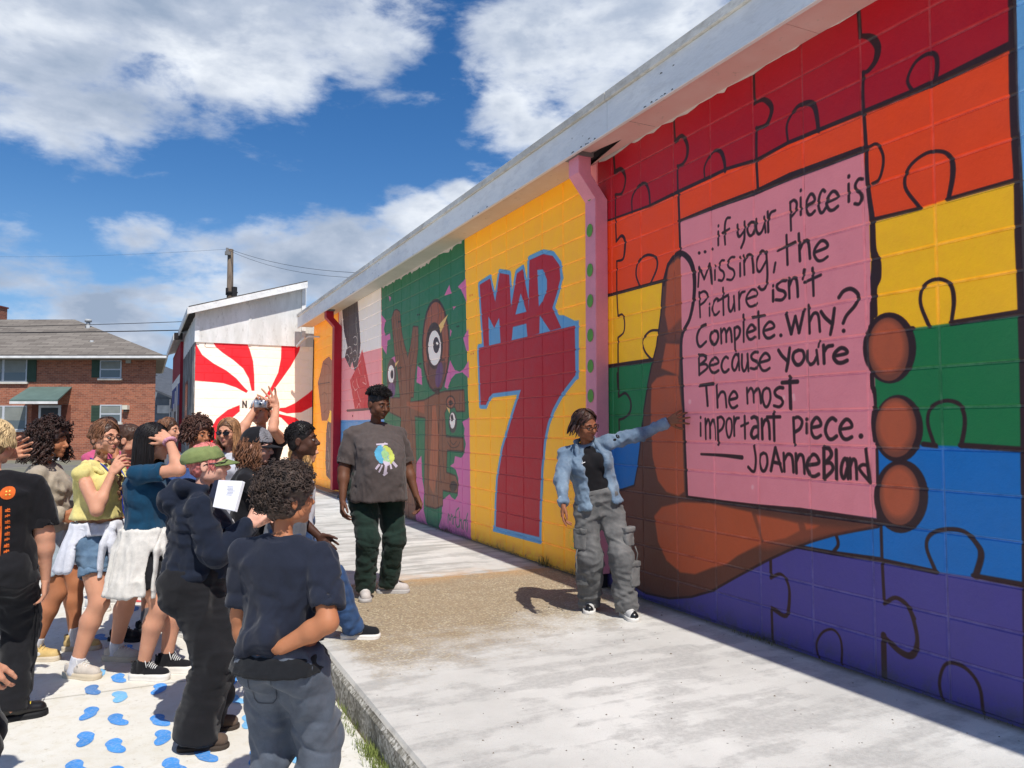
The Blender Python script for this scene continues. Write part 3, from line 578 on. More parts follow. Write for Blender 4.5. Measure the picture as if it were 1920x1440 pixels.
# ================================================================== THE SETTING
# ------------------------------------------------------------------ ground
def concrete_lower():
    t = NT('sunlit_concrete'); p = t.pos()
    n = t.noise(p, .9, 6, .6); n2 = t.noise(p, 14, 6, .65); n3 = t.noise(p, 120, 3)
    c = t.ramp(n, [(.3, k(srgb(216, 212, 200), .92)), (.5, srgb(219, 216, 206)), (.7, srgb(206, 201, 188))])
    c = t.mix(t.rng(n2, .48, .64, 0, .32), c, srgb(198, 188, 164)); c = t.mix(t.rng(t.noise(p, 30, 5, .7), .60, .70, 0, .5), c, srgb(150, 138, 118))
    v = t.vor(p, 42, 'Distance'); pits = t.math('MULTIPLY', t.rng(v, .0, .16, 1, 0), t.rng(n2, .5, .6)); c = t.mix(t.math('MULTIPLY', pits, .6), c, srgb(120, 110, 95))
    t.color(c).rough(.85).bump(t.math('ADD', n3, t.math('MULTIPLY', n2, 2)), .4, .004); return t.m
def concrete_walk():
    t = NT('walkway_concrete'); p = t.pos(); sp = t.n('ShaderNodeSeparateXYZ'); t.link(p, sp.inputs[0]); X, Y, _ = sp.outputs
    n = t.noise(p, 1.1, 6, .6); nb = t.noise(p, 3.2, 6, .65); nf = t.noise(p, 34, 6, .75); vf = t.noise(p, 150, 3, .6)
    st = t.noise(t.map(p, (.55, 3.2, 1)), 1.6, 6, .62)                      # trowel streaks run across the walk
    base = t.mix(t.rng(n, .35, .65), srgb(212, 210, 203), srgb(190, 188, 181))
    grey = t.mix(t.rng(nf, .35, .65), srgb(146, 144, 140), srgb(184, 182, 176))
    near_m = t.math('MULTIPLY', t.rng(Y, 5.2, 4.4), 1.0)
    patch = t.rng(t.math('ADD', t.math('MULTIPLY', nb, .5), t.math('MULTIPLY', st, .6)), .53, .60)
    c = t.mix(t.math('MULTIPLY', patch, .60), base, grey); fg = t.vor(p, 140, 'Distance'); c = t.mix(t.math('MULTIPLY', t.rng(fg, .1, .35, 1, 0), t.rng(nb, .35, .6, .1, .42)), c, srgb(150, 146, 136))
    # pitted patches: speckle of dark pits and light grit
    spk = t.vor(p, 85, 'Distance'); pit = t.math('MULTIPLY', t.rng(spk, .02, .2, 1, 0), t.rng(nb, .40, .60)); c = t.mix(t.math('MULTIPLY', pit, .55), c, srgb(110, 108, 100))
    big = t.vor(p, 11, 'Distance'); c = t.mix(t.math('MULTIPLY', t.rng(big, .05, .075, 1, 0), t.rng(t.noise(p, 5, 3), .5, .55, 0, .7)), c, srgb(96, 94, 88))
    # far streaks beyond the joint
    fs = t.rng(st, .50, .60); farm = t.rng(Y, 6.84, 6.86); c = t.mix(t.math('MULTIPLY', t.math('MULTIPLY', fs, farm), .6), c, srgb(156, 154, 146))
    # worn patch of exposed brown aggregate
    e1 = t.math('ADD', Y, t.math('MULTIPLY', t.math('SUBTRACT', nb, .5), 1.4)); e2 = t.math('ADD', e1, t.math('MULTIPLY', t.math('SUBTRACT', X, 2.2), -.30))
    m = t.math('MULTIPLY', t.rng(e2, 3.9, 5.5, 0, 1, True), t.rng(Y, 6.84, 6.83)); m = t.math('MULTIPLY', m, t.rng(t.math('ADD', X, t.math('MULTIPLY', nb, .35)), 1.22, 1.50, 0, 1, True))
    pe = t.n('ShaderNodeTexVoronoi'); pe.inputs['Scale'].default_value = 62; t.link(p, pe.inputs['Vector']); sc = t.n('ShaderNodeSeparateColor'); t.link(pe.outputs['Color'], sc.inputs[0])
    peb = t.ramp(sc.outputs[0], [(.0, srgb(118, 98, 70)), (.35, srgb(148, 124, 88)), (.6, srgb(176, 154, 114)), (.82, srgb(214, 200, 162)), (1, srgb(230, 220, 190))])
    peb = t.mix(t.rng(pe.outputs['Distance'], .35, .62), peb, srgb(104, 84, 60)); peb = t.mix(t.rng(n, .4, .62, .0, .5), peb, srgb(132, 106, 74)); peb = t.mix(t.rng(nf, .5, .68, 0, .55), peb, srgb(214, 200, 160))
    mm = t.rng(t.math('ADD', m, t.math('MULTIPLY', t.math('SUBTRACT', nf, .5), 1.3)), .2, .9)
    peb = t.mix(.38, peb, srgb(166, 146, 112)); c = t.mix(t.math('MULTIPLY', mm, .86), c, peb)
    fr = t.math('MULTIPLY', t.rng(t.math('ABSOLUTE', t.math('SUBTRACT', Y, 6.86)), .02, .35, 1, 0), t.rng(nb, .42, .55)); c = t.mix(t.math('MULTIPLY', fr, .5), c, srgb(196, 150, 96))
    # dirt along the wall
    dw = t.math('MULTIPLY', t.rng(t.math('ADD', X, t.math('MULTIPLY', nf, .06)), 3.66, 3.74), .85); c = t.mix(dw, c, srgb(92, 84, 66))
    t.color(c).rough(.86)
    h = t.math('ADD', t.math('MULTIPLY', vf, .6), t.math('MULTIPLY', nf, 1.2)); h = t.math('ADD', h, t.math('MULTIPLY', t.math('MULTIPLY', t.math('SUBTRACT', 1.0, pe.outputs['Distance']), mm), 1.6))
    t.bump(h, .55, .006); return t.m
M_LOW, M_WALK = concrete_lower(), concrete_walk()
def kerb_mat():
    t = NT('rough_kerb'); p = t.pos(); n = t.noise(p, 26, 6, .75); n2 = t.noise(p, 5, 5); pe = t.vor(p, 70, 'Color'); sc = t.n('ShaderNodeSeparateColor'); t.link(pe, sc.inputs[0])
    c = t.ramp(sc.outputs[0], [(0, srgb(124, 120, 108)), (.5, srgb(168, 164, 152)), (1, srgb(214, 210, 200))]); c = t.mix(t.rng(n2, .45, .6, 0, .7), c, srgb(92, 88, 74)); c = t.mix(t.rng(n, .55, .7, 0, .6), c, srgb(70, 66, 56))
    t.color(c).rough(.95).bump(n, .9, .015); return t.m
M_KERB = kerb_mat()
g = pyobj('ground', [(-400, -100, -.2), (400, -100, -.2), (400, 700, -.2), (-400, 700, -.2)], [(0, 1, 2, 3)], None)
def ground_mat():
    t = NT('yard_ground'); p = t.pos(); n = t.noise(p, .12, 5); n2 = t.noise(p, 3, 6, .7); sp = t.n('ShaderNodeSeparateXYZ'); t.link(p, sp.inputs[0])
    a = t.mix(t.rng(n2, .35, .65), srgb(112, 112, 96), srgb(134, 130, 112)); b = t.mix(t.rng(n2, .35, .65), srgb(104, 102, 98), srgb(126, 122, 116))
    t.color(t.mix(t.rng(n, .45, .52), b, a)).rough(.95).bump(n2, .4, .03); return t.m
g.data.materials.append(ground_mat()); tag(g, kind='structure')
walk = empty('walkway', (2.4, 8, 0)); tag(walk, kind='structure')
def slab(name, x0, x1, y0, y1, zt, zb, mat, parent, wob=0.0):
    """slab with softly broken edges"""
    bm = bmesh.new(); nx = 2; ny = max(3, int((y1 - y0) / .12)); rn = random.Random(int(y0 * 10) + int(x0 * 7))
    rows = []
    for j in range(ny + 1):
        y = y0 + (y1 - y0) * j / ny; a = rn.uniform(-1, 1) * wob; b = rn.uniform(-1, 1) * wob
        rows.append([bm.verts.new((x0 + a, y, zb)), bm.verts.new((x0 + a * .4, y, zt - .02)), bm.verts.new((x0 + .016 + abs(a), y, zt)), bm.verts.new((x1 - .012, y, zt)), bm.verts.new((x1, y, zt - .015)), bm.verts.new((x1, y, zb))])
    for a, b in zip(rows, rows[1:]):
        for i in range(5): bm.faces.new((a[i], a[i + 1], b[i + 1], b[i]))
    bm.faces.new(rows[0][::-1]); bm.faces.new(rows[-1])
    o = obj(name, bm, mat, parent); o.matrix_parent_inverse = Matrix.Translation(-parent.location); return o
for y0, y1 in ((-5, .9), (.9, 6.855), (6.87, 12.6), (12.615, 19.29), (19.3, 27)):
    o = slab('slab', 1.075, 3.90 if y0 < 19 else 1.09 - .1, y0, y1, 0, -.14, M_WALK, walk) if y0 < 19 else None
    if y0 < 19:
        kb = slab('kerb', 1.045, 1.0735, y0, y1, -.002, -.18, M_KERB, walk, .006)
low = empty('concrete_yard', (-4, 6, -.15)); tag(low, kind='structure')
for x0, x1 in ((-14, -6.02), (-6, -2.52), (-2.5, 1.04)):
    for y0, y1 in ((-5, -.98), (-.96, 2.1), (2.12, 5.17), (5.192, 8.3), (8.32, 11.4), (11.42, 14.6)):
        o = slab('slab', x0, x1, y0, y1, -.15, -.19, M_LOW, low, .002)
box('joint_bed', (-14, -5, -.196), (1.06, 14.6, -.165), paint('joint_dirt', (84, 72, 58), .95, .3, 8), low).matrix_parent_inverse = Matrix.Translation((4, -6, .15))
box('joint_bed', (1.08, -5, -.14), (3.9, 19.2, -.02), paint('joint_dirt', (84, 72, 58)), walk).matrix_parent_inverse = Matrix.Translation((-2.4, -8, 0))
# painted footprints on the yard
def footprint_mat(name, rgb):
    t = NT(name); p = t.pos(); n = t.noise(p, 70, 5, .7); n2 = t.noise(p, 5, 3)
    c = t.mix(t.rng(n2, .35, .65), srgb(*rgb), k(srgb(*rgb), 1.35)); c = t.mix(t.rng(n, .46, .70, 0, .35), c, srgb(200, 200, 192)); t.color(c).rough(.85).bump(n, .3, .003); return t.m
FP = {'b': footprint_mat('sky_blue_paint', (62, 132, 200)), 'l': footprint_mat('pale_blue_paint', (104, 166, 208)), 'd': footprint_mat('deep_blue_paint', (70, 116, 170)), 'r': footprint_mat('red_paint', (200, 66, 60)), 'o': footprint_mat('orange_paint', (220, 150, 110))}
fps = [(183, 1263, 'l'), (224, 1272, 'b'), (223, 1307, 'l'), (175, 1294, 'd'), (166, 1338, 'b'), (222, 1350, 'b'), (158, 1386, 'b'), (218, 1399, 'b'), (297, 1292, 'b'), (301, 1351, 'b'), (303, 1383, 'b'), (416, 1218, 'l'), (419, 1245, 'b'),
       (465, 1231, 'l'), (430, 1279, 'b'), (443, 1311, 'l'), (466, 1353, 'l'), (387, 1416, 'b'), (481, 1419, 'b'), (328, 1436, 'b'), (567, 1434, 'l'), (241, 1216, 'b'), (253, 1112, 'o'), (254, 1126, 'r'), (250, 1142, 'd'), (190, 1195, 'd'), (322, 1475, 'b'), (146, 1440, 'b'), (210, 1455, 'b')]
for i, (px, py, c) in enumerate(fps):
    P = onz(px, py, -.15); rn = random.Random(i); V = []; n = 30
    for j in range(n):
        a = j / n * 2 * math.pi; q = math.sin(a); hw = .043 * (1 - .16 * math.exp(-((q - .1) / .25) ** 2) + .10 * q); x = math.cos(a) * hw * (1.0 + .03 * math.sin(5 * a + i)); y = q * .105
        x += .012 * (q * q - .4) * (1 if i % 2 else -1); x -= .014 * math.exp(-((q + .05) / .3) ** 2) * (1 if i % 2 else -1) * (1 if math.cos(a) * (1 if i % 2 else -1) > 0 else 0); V.append((x, y, 0))
    o = pyobj('painted_footprint', V, [tuple(range(n))], FP[c], low); o.location = (P[0] + 4, P[1] - 6, .0022 + .0004 * (i % 3)); o.rotation_euler = (0, 0, rn.uniform(-.15, .15) + (.25 if i % 2 else -.1))
# blades of grass along the foot of the kerb
def grass(name, spots, label, hmin, hmax, cols, parent=None, per=26):
    mb = MB(); rn = random.Random(5)
    for (x, y, z, s) in spots:
        for _ in range(int(per * s)):
            bx = x + rn.gauss(0, .022); by = y + rn.gauss(0, .05); h = rn.uniform(hmin, hmax) * s; a = rn.uniform(0, 6.28); l = rn.uniform(.2, .9) * h; w = rn.uniform(.0012, .0026)
            dx, dy = math.cos(a), math.sin(a)
            V = [(bx - dy * w, by + dx * w, z), (bx + dy * w, by - dx * w, z), (bx + dx * l * .4 + dy * w * .7, by + dy * l * .4 - dx * w * .7, z + h * .65), (bx + dx * l * .4 - dy * w * .7, by + dy * l * .4 + dx * w * .7, z + h * .65), (bx + dx * l, by + dy * l, z + h)]
            mb.add(V, [(0, 1, 2, 3), (3, 2, 4)])
    o = mb.build(name, cols); tag(o, label, 'grass', kind='stuff'); return o
M_GRASS = paint('grass_blades', (112, 124, 62), .8, .35, 9)
sp = []; rn = random.Random(3)
for _ in range(150):
    y = rn.choice([rn.gauss(3.05, .22), rn.gauss(3.55, .14), rn.gauss(2.6, .2), rn.uniform(1.5, 4.4)]); sp.append((1.022 + rn.uniform(-.03, .012), y, -.152, rn.uniform(.4, 1.1)))
grass('kerb_grass', sp, 'dry green grass tufts growing in the gap along the kerb', .02, .055, M_GRASS)
sp = [(3.69, 3.9, 0, .8), (3.69, 3.95, 0, 1), (3.68, 4.02, 0, .7), (3.69, 9.6, 0, 1.3), (3.68, 9.75, 0, 1.3), (3.69, 9.9, 0, 1), (3.69, 6.95, 0, 1.6), (3.68, 6.93, 0, 1.8)] + [(3.70, rn.uniform(1.5, 9), 0, rn.uniform(.15, .4)) for _ in range(60)]
grass('wall_weeds', sp, 'small dry weeds sprouting where the mural wall meets the walkway', .03, .08, paint('dry_weed', (104, 100, 60), .9, .3, 9), per=14)
# loose stones and crumbs on the walkway
mb = MB(); rn = random.Random(11)
for _ in range(220):
    x = rn.uniform(1.2, 3.6); y = rn.uniform(1.6, 6.5); s = rn.uniform(.0025, .006) * (1.6 if rn.random() < .08 else 1); a = rn.uniform(0, 6)
    V = [(x + s * math.cos(a + q) * rn.uniform(.7, 1.3), y + s * math.sin(a + q) * rn.uniform(.7, 1.3), 0) for q in (0, 1.3, 2.5, 3.8, 5)] + [(x, y, s * .8)]
    mb.add(V, [(0, 1, 5), (1, 2, 5), (2, 3, 5), (3, 4, 5), (4, 0, 5)])
tag(mb.build('loose_grit', paint('grit', (110, 100, 86), .9, .4, 30)), 'dark crumbs and tiny stones scattered over the walkway', 'gravel', kind='stuff')

# ------------------------------------------------------------------ the mural building
bld = empty('painted_building', (6.5, 8, 0)); tag(bld, 'long low block building with a colourful mural wall and pale overhanging roof edge', 'building')
BI = Matrix.Translation((-6.5, -8, 0))
def bpart(o, par=None): o.matrix_parent_inverse = BI if par is None else Matrix.Identity(4); return o
PB = (2.623, .43850); RWH = (.01, .2126)
wall = bpart(box('mural_wall', (WX + .009, -4, -.05), (WX + .2, 18.84, 3.845), MUR_FAR, bld))
wall.data.materials.append(MUR_NEAR); wall.data.polygons.foreach_get
# mortar bed split so that each mural keeps its own paint
wall.data.materials.clear(); wall.data.materials.append(MUR_FAR)
bedn = bpart(box('mortar_bed', (WX + .0075, -4, -.05), (WX + .1, 5.925, 3.845), MUR_NEAR, wall), 1)
def block_mesh(w, h, name='block'):
    bm = bmesh.new(); d = .1; c = .0075; g2 = .0042
    y0, y1, z0, z1 = g2, w - g2, g2, h - g2
    F = [bm.verts.new(p) for p in ((0, y0 + c, z0 + c), (0, y1 - c, z0 + c), (0, y1 - c, z1 - c), (0, y0 + c, z1 - c))]
    Bk = [bm.verts.new(p) for p in ((c, y0, z0), (c, y1, z0), (c, y1, z1), (c, y0, z1))]
    D = [bm.verts.new(p) for p in ((.03, y0, z0), (.03, y1, z0), (.03, y1, z1), (.03, y0, z1))]
    bm.faces.new(F[::-1])
    for i in range(4):
        j = (i + 1) % 4; bm.faces.new((F[i], F[j], Bk[j], Bk[i])); bm.faces.new((Bk[i], Bk[j], D[j], D[i]))
    bmesh.ops.recalc_face_normals(bm, faces=bm.faces)
    me = bpy.data.meshes.new(name); bm.to_mesh(me); bm.free(); return me
cols = []; kk = -9
while PB[0] + PB[1] * kk < 18.8: cols.append(PB[0] + PB[1] * kk); kk += 1
cells = []
for y in cols:
    y1 = y + PB[1]
    for r in range(18):
        z = RWH[0] + RWH[1] * r; h = RWH[1]
        segs = [(y, y1)]
        if y < 5.93 < y1: segs = [(y, 5.93), (5.93, y1)]
        for a, b in segs: cells.append((a, min(b, 18.84), z, h))
def seen(c):
    P = np.array([WX, (c[0] + c[1]) / 2, c[2] + c[3] / 2]) - CAM; D = P @ FW
    if D < .3: return 0
    x = 960 + FPX * (P @ RT) / D; y = 720 - FPX * (P @ UP) / D
    if x < -60 or x > 1980 or y < -60 or y > 1500: return 0
    return abs(P[0]) / np.linalg.norm(P) ** 3
cells.sort(key=lambda c: -seen(c))
cache = {}; rn = random.Random(2)
for c in cells[:300]:
    m = MUR_NEAR if c[1] <= 5.931 else MUR_FAR; key = (round(c[1] - c[0], 3), m.name)
    if key not in cache: cache[key] = block_mesh(c[1] - c[0], c[3]); cache[key].materials.append(m)
    o = bpy.data.objects.new('block', cache[key]); link(o, wall); o.location = (WX + rn.uniform(-.0008, .0008), c[0], c[2])
mbs = {MUR_NEAR.name: MB(), MUR_FAR.name: MB()}
for c in cells[300:]:
    m = MUR_NEAR if c[1] <= 5.931 else MUR_FAR; a, b = c[0] + .004, c[1] - .004; z0, z1 = c[2] + .004, c[2] + c[3] - .004; q = .0075; x = WX + rn.uniform(-.0008, .0008)
    V = [(x, a + q, z0 + q), (x, b - q, z0 + q), (x, b - q, z1 - q), (x, a + q, z1 - q), (x + q, a, z0), (x + q, b, z0), (x + q, b, z1), (x + q, a, z1), (x + .02, a, z0), (x + .02, b, z0), (x + .02, b, z1), (x + .02, a, z1)]
    mbs[m.name].add(V, [(3, 2, 1, 0)] + [(i, (i + 1) % 4, 4 + (i + 1) % 4, 4 + i) for i in range(4)] + [(4 + i, 4 + (i + 1) % 4, 8 + (i + 1) % 4, 8 + i) for i in range(4)])
for nme, m in mbs.items():
    if m.n: tag(m.build('far_blocks', bpy.data.materials[nme], wall), kind='stuff')
bpart(box('rear_walls', (WX + .2, -4, -.1), (12, 18.84, 3.84), paint('back_wall', (200, 196, 188)), bld))

def weathered(name, rgb, rgb2, stretch=(1, 1, 1), amt=.6, dirt=(120, 116, 108), rough=.6, th=(.5, .62)):
    t = NT(name); p = t.map(t.pos(), stretch); n = t.noise(p, 1.4, 7, .68); n2 = t.noise(p, 11, 6, .7); n3 = t.noise(p, 60, 3)
    c = t.mix(t.rng(n, .44, .56), srgb(*rgb), srgb(*rgb2)); c = t.mix(t.rng(n2, th[0], th[1], 0, amt), c, srgb(*dirt)); t.color(c).rough(rough).bump(t.math('ADD', n2, n3), .4, .006); return t.m
M_FASC = weathered('fascia_paint', (222, 224, 226), (240, 240, 238), (1, .35, 1), .20, (180, 178, 176), .55)
M_DRIP = weathered('roof_edge_metal', (232, 228, 218), (206, 200, 188), (1, .5, 1), .35, (150, 142, 126), .5)
M_LIP = paint('fascia_lip', (236, 232, 228), .5, .05)
def soffit_mat():
    t = NT('soffit_paint'); p = t.pos(); sp = t.n('ShaderNodeSeparateXYZ'); t.link(p, sp.inputs[0]); n = t.noise(p, 3, 5); nn = t.noise(p, 14, 5, .7)
    a = t.math('ADD', sp.outputs[1], t.math('MULTIPLY', t.math('SUBTRACT', nn, .5), .5))
    c = t.ramp(t.rng(a, 0, 20), [(0, srgb(226, 180, 170)), (.28, srgb(226, 182, 172)), (.315, srgb(214, 190, 166)), (.46, srgb(204, 192, 170)), (.5, srgb(196, 192, 178)), (.7, srgb(200, 196, 184)), (.8, srgb(222, 196, 160)), (1, srgb(226, 196, 156))])
    c = t.mix(t.rng(nn, .62, .7, 0, .5), c, srgb(150, 138, 120)); c = t.mix(t.rng(n, .4, .7, 0, .2), c, srgb(240, 236, 228)); t.color(c).rough(.7).bump(nn, .3, .005); return t.m
M_SOF = soffit_mat()
roof = bpart(box('roof', (3.375, -4, 3.90), (12.4, 19.02, 4.09), paint('roof_felt', (120, 118, 112)), bld))
FY = [-4, -.9, 2.15, 5.2, 8.25, 11.3, 14.35, 17.4, 19.02]
for a, b in zip(FY, FY[1:]):
    box('fascia_board', (3.36, a + .002, 3.797), (3.373, b - .002, 4.052), M_FASC, roof, .001)
    box('drip_edge', (3.335, a + .003, 4.054), (3.50, b - .003, 4.125), M_DRIP, roof, .004)
box('fascia_lip', (3.352, -4, 3.785), (3.385, 19.02, 3.796), M_LIP, roof, .002)
for o in [q for q in roof.children]: pass
# flakes of peeled paint along the fascia
mb = MB(); rn = random.Random(6)
for _ in range(60):
    y = rn.uniform(1.5, 18) if rn.random() < .5 else rn.choice((5.6, 4.4, 7.9, 12.2, 13.5)) + rn.gauss(0, .18); z = rn.choice((3.80, 3.80, 3.80, rn.uniform(3.83, 4.04))) + rn.uniform(-.002, .004); w_, h_ = rn.uniform(.008, .05), rn.uniform(.004, .014)
    mb.add([(3.3585, y, z), (3.3585, y + w_, z + rn.uniform(-.003, .003)), (3.3585, y + w_ * rn.uniform(.5, .9), z + h_), (3.3585, y + w_ * rn.uniform(.1, .4), z + h_ * rn.uniform(.5, 1))], [(0, 3, 2, 1)])
tag(mb.build('peeled_paint', paint('bare_dark_board', (62, 58, 56), .9, .2), roof), kind='stuff')
# soffit boards, one torn open beside the pink downspout
SY = [-4, -1.5, .9, 3.35, 5.0]
for a, b in zip(SY, SY[1:]): box('soffit_board', (3.386, a + .002, 3.825), (WX - .002, b - .002, 3.837), M_SOF, roof)
MB().add([(3.386, 5.002, 3.825), (3.72, 5.002, 3.825), (3.70, 6.0, 3.822), (3.60, 5.35, 3.824), (3.50, 5.9, 3.825), (3.386, 5.9, 3.825)], [(0, 5, 4, 3), (0, 3, 2, 1)]).build('soffit_board', M_SOF, roof)
SY = [6.02, 8.45, 10.9, 13.35, 15.8, 18.2, 19.0]
for a, b in zip(SY, SY[1:]): box('soffit_board', (3.386, a + .002, 3.825), (WX - .002, b - .002, 3.837), M_SOF, roof)
bx = box('soffit_cavity', (3.39, 4.9, 3.87), (3.72, 6.1, 3.88), paint('dark_cavity', (44, 42, 44), .9), roof)
for i in range(4): box('lath', (3.42 + .05 * i, 5.3 + .05 * i, 3.848), (3.44 + .05 * i, 6.0, 3.862), paint('old_lath', (150, 142, 134), .9), roof)
# ragged brush marks where the wall paint runs on to the soffit / a white strip left under the soffit
mb = MB(); rn = random.Random(21)
y = 10.2
def rag(col, y0, y1, z, jag, name, mat):
    V = []; F = []; y = y0; i = 0; rr = random.Random(int(y0 * 9))
    while y < y1:
        h = rr.uniform(0, jag); V += [(WX - .0030, y, 3.845), (WX - .0032, y, z - h)]; y += rr.uniform(.03, .14)
    for i in range(0, len(V) - 2, 2): F.append((i, i + 1, i + 3, i + 2))
    return bpart(MB().add(V, F).build(name, mat, wall), 1)
rag(None, 1.5, 3.5, 3.838, .022, 'unpainted_strip', paint('bare_strip', (226, 214, 206), .8, .1))
rag(None, 3.5, 5.9, 3.825, .030, 'unpainted_strip', paint('bare_strip', (226, 214, 206)))
rag(None, 9.25, 13.0, 3.82, .06, 'unpainted_strip', paint('bare_strip', (226, 214, 206)))
# downspouts
def downspout(name, y0, y1, m, x_out, x_in, ztop, zk1, zk2, zb, side=None):
    """rectangular spout: (x_out,x_in) depth, kicks out at the top to meet the gutter outlet"""
    w0 = .02; dx = .17; prof = [(x_out - dx, x_in - dx, ztop), (x_out - dx, x_in - dx, zk1), (x_out, x_in, zk2), (x_out, x_in, zb)]
    V = []; 
    for (a, b, z) in prof: V += [(a, y0, z), (b, y0, z), (b, y1, z), (a, y1, z)]
    F = [(3, 2, 1, 0)]
    for i in range(3):
        for j in range(4): F.append((i * 4 + j, i * 4 + (j + 1) % 4, i * 4 + 4 + (j + 1) % 4, i * 4 + 4 + j))
    F.append((12, 13, 14, 15)); o = MB().add(V, F).build(name, m, bld); bpart(o)
    bv = o.modifiers.new('b', 'BEVEL'); bv.width = .006; bv.segments = 2; return o
M_PIPE = paint('pink_spout_paint', (238, 150, 164), .5, .06, 5); M_PIPER = paint('red_spout_paint', (176, 30, 46), .5, .08, 5)
ds = downspout('downspout', 5.752, 5.925, M_PIPE, 3.585, 3.716, 3.80, 3.64, 3.43, .12)
tag(ds, 'pink downspout with green dots')
for py in (362, 430, 505, 563, 628, 686, 742, 800):
    P = onx(1110, py, 3.58); n = 16; V = [(0, math.cos(a / n * 6.283) * .050, math.sin(a / n * 6.283) * .060) for a in range(n)]
    o = pyobj('painted_dot', V, [tuple(range(n))[::-1]], paint('lime_dot', (104, 160, 60), .5), ds); o.location = (3.5795, 5.84, P[2]); 
box('spout_outlet', (3.395, 5.73, 3.79), (3.56, 5.95, 3.85), paint('grey_metal', (120, 118, 116), .5), ds)
box('spout_foot', (3.60, 5.77, .0), (3.70, 5.9, .12), paint('dark_foot', (40, 34, 34)), ds)
dr = downspout('downspout', 15.9, 16.1, M_PIPER, 3.56, 3.716, 3.80, 3.66, 3.48, .1); tag(dr, 'dark red downspout')
box('spout_outlet', (3.37, 15.86, 3.79), (3.56, 16.14, 3.84), paint('grey_metal', (120, 118, 116)), dr)
fl = MB().tube([(3.71, 18.1, 3.5), (3.5, 18.3, 3.52), (3.36, 18.5, 3.42)], .02, 8).tube([(3.42, 18.35, 3.50), (3.28, 18.6, 3.30)], .03, 8).build('light_bracket', paint('white_bracket', (220, 216, 210)), bld); bpart(fl)
bpart(MB().tube([(3.712, 18.78, 3.5), (3.705, 18.79, 2.5), (3.708, 18.78, 1.5), (3.712, 18.78, .3)], .012, 6).build('conduit', paint('dark_wire', (40, 38, 38)), bld))
bpart(box('threshold', (3.5, 15.2, 0.001), (3.715, 18.6, .05), paint('grey_step', (120, 112, 106)), bld))

# ------------------------------------------------------------------ white gabled building at the end
wb = empty('white_gable_building', (2.5, 21, 0)); tag(wb, 'white board and block building with a red and white swirl mural, behind the crowd', 'building')
WI = Matrix.Translation((-2.5, -21, 0))
def wpart(o): o.matrix_parent_inverse = WI; return o
M_SID = weathered('white_siding_paint', (232, 230, 226), (214, 212, 206), (1, 1, .3), .5, (160, 154, 146), .8, (.56, .68))
M_WTRIM = weathered('white_trim', (238, 236, 232), (226, 224, 220), (1, 1, 1), .25, (150, 146, 140))
xl = 1.10; gw = wpart(box('block_wall', (xl, GY + .006, -.15), (4.6, GY + .2, 3.385), MUR_GABLE, wb))
r = 0; z = -.15 + .0; rn = random.Random(8); row = 0
while z < 3.36:
    x = xl - (.2 if row % 2 else 0)
    while x < 4.6:
        a, b = max(x, xl), min(x + .40, 4.6)
        if b - a > .03:
            key = ('g', round(b - a, 2))
            if key not in cache:
                bm = bmesh.new(); add_box(bm, ((b - a) / 2, .04, .1), (b - a - .008, .08, .192), bevel=.006); me = bpy.data.meshes.new('block'); bm.to_mesh(me); bm.free(); me.materials.append(MUR_GABLE); cache[key] = me
            o = bpy.data.objects.new('block', cache[key]); link(o, gw); o.location = (a, GY - .002 + rn.uniform(-.002, .002), z)
        x += .40
    z += .2; row += 1
# boarded gable, in sheets
def roofz(x, y=GY):  # underside of the sloping roof in the gable plane
    p0, p1 = ony(354, 583, y), ony(576, 535, y); return p0[2] + (x - p0[0]) * (p1[2] - p0[2]) / (p1[0] - p0[0])
for a, b in ((xl - .01, 2.30), (2.30, 3.50)):
    V = [(a + .004, GY - .03, 3.37), (b - .004, GY - .03, 3.37), (b - .004, GY - .03, roofz(b)), (a + .004, GY - .03, roofz(a)), (a + .004, GY + .05, 3.37), (b - .004, GY + .05, 3.37), (b - .004, GY + .05, roofz(b)), (a + .004, GY + .05, roofz(a))]
    wpart(MB().add(V, [(0, 1, 2, 3), (7, 6, 5, 4), (0, 4, 5, 1), (1, 5, 6, 2), (2, 6, 7, 3), (3, 7, 4, 0)]).build('siding_sheet', M_SID, wb))
wpart(box('siding_sheet', (3.504, GY - .025, 3.37), (4.6, GY + .05, 3.95), M_SID, wb))
wpart(box('batten', (2.26, GY - .045, 3.37), (2.33, GY - .031, roofz(2.3) - .02), M_SID, wb)); wpart(box('corner_trim', (3.50, GY - .06, 3.37), (3.60, GY + .02, roofz(3.5) - .02), M_WTRIM, wb)); wpart(box('corner_trim', (xl - .03, GY - .05, 3.37), (xl + .07, GY - .031, roofz(xl + .05) - .02), M_WTRIM, wb))
yb = 18.98
def gp(px, py, y=yb): return tuple(ony(px, py, y))
A0, A1 = gp(354, 579), gp(577, 531); dz = A1[2] - A0[2]
def slopebox(name, x0, z0, x1, z1, y0, y1, th, mat, par):
    V = [(x0, y0, z0), (x1, y0, z1), (x1, y1, z1), (x0, y1, z0), (x0, y0, z0 + th), (x1, y0, z1 + th), (x1, y1, z1 + th), (x0, y1, z0 + th)]
    return wpart(MB().add(V, [(3, 2, 1, 0), (4, 5, 6, 7), (0, 1, 5, 4), (1, 2, 6, 5), (2, 3, 7, 6), (3, 0, 4, 7)]).build(name, mat, par))
Ys = onx(347, 650, xl)[1]; Ye = onx(325, 650, xl - .12)[1]
wr = slopebox('roof', A0[0], A0[2] + .02, A1[0], A1[2] + .02, yb + .03, Ys + 1, .05, weathered('grey_roll_roof', (96, 90, 84), (70, 66, 62), (1, 1, 1), .5, (50, 46, 44), .9), wb)
slopebox('barge_board', A0[0], A0[2] - .11, A1[0], A1[2] - .11, yb, yb + .035, .15, M_WTRIM, wb)
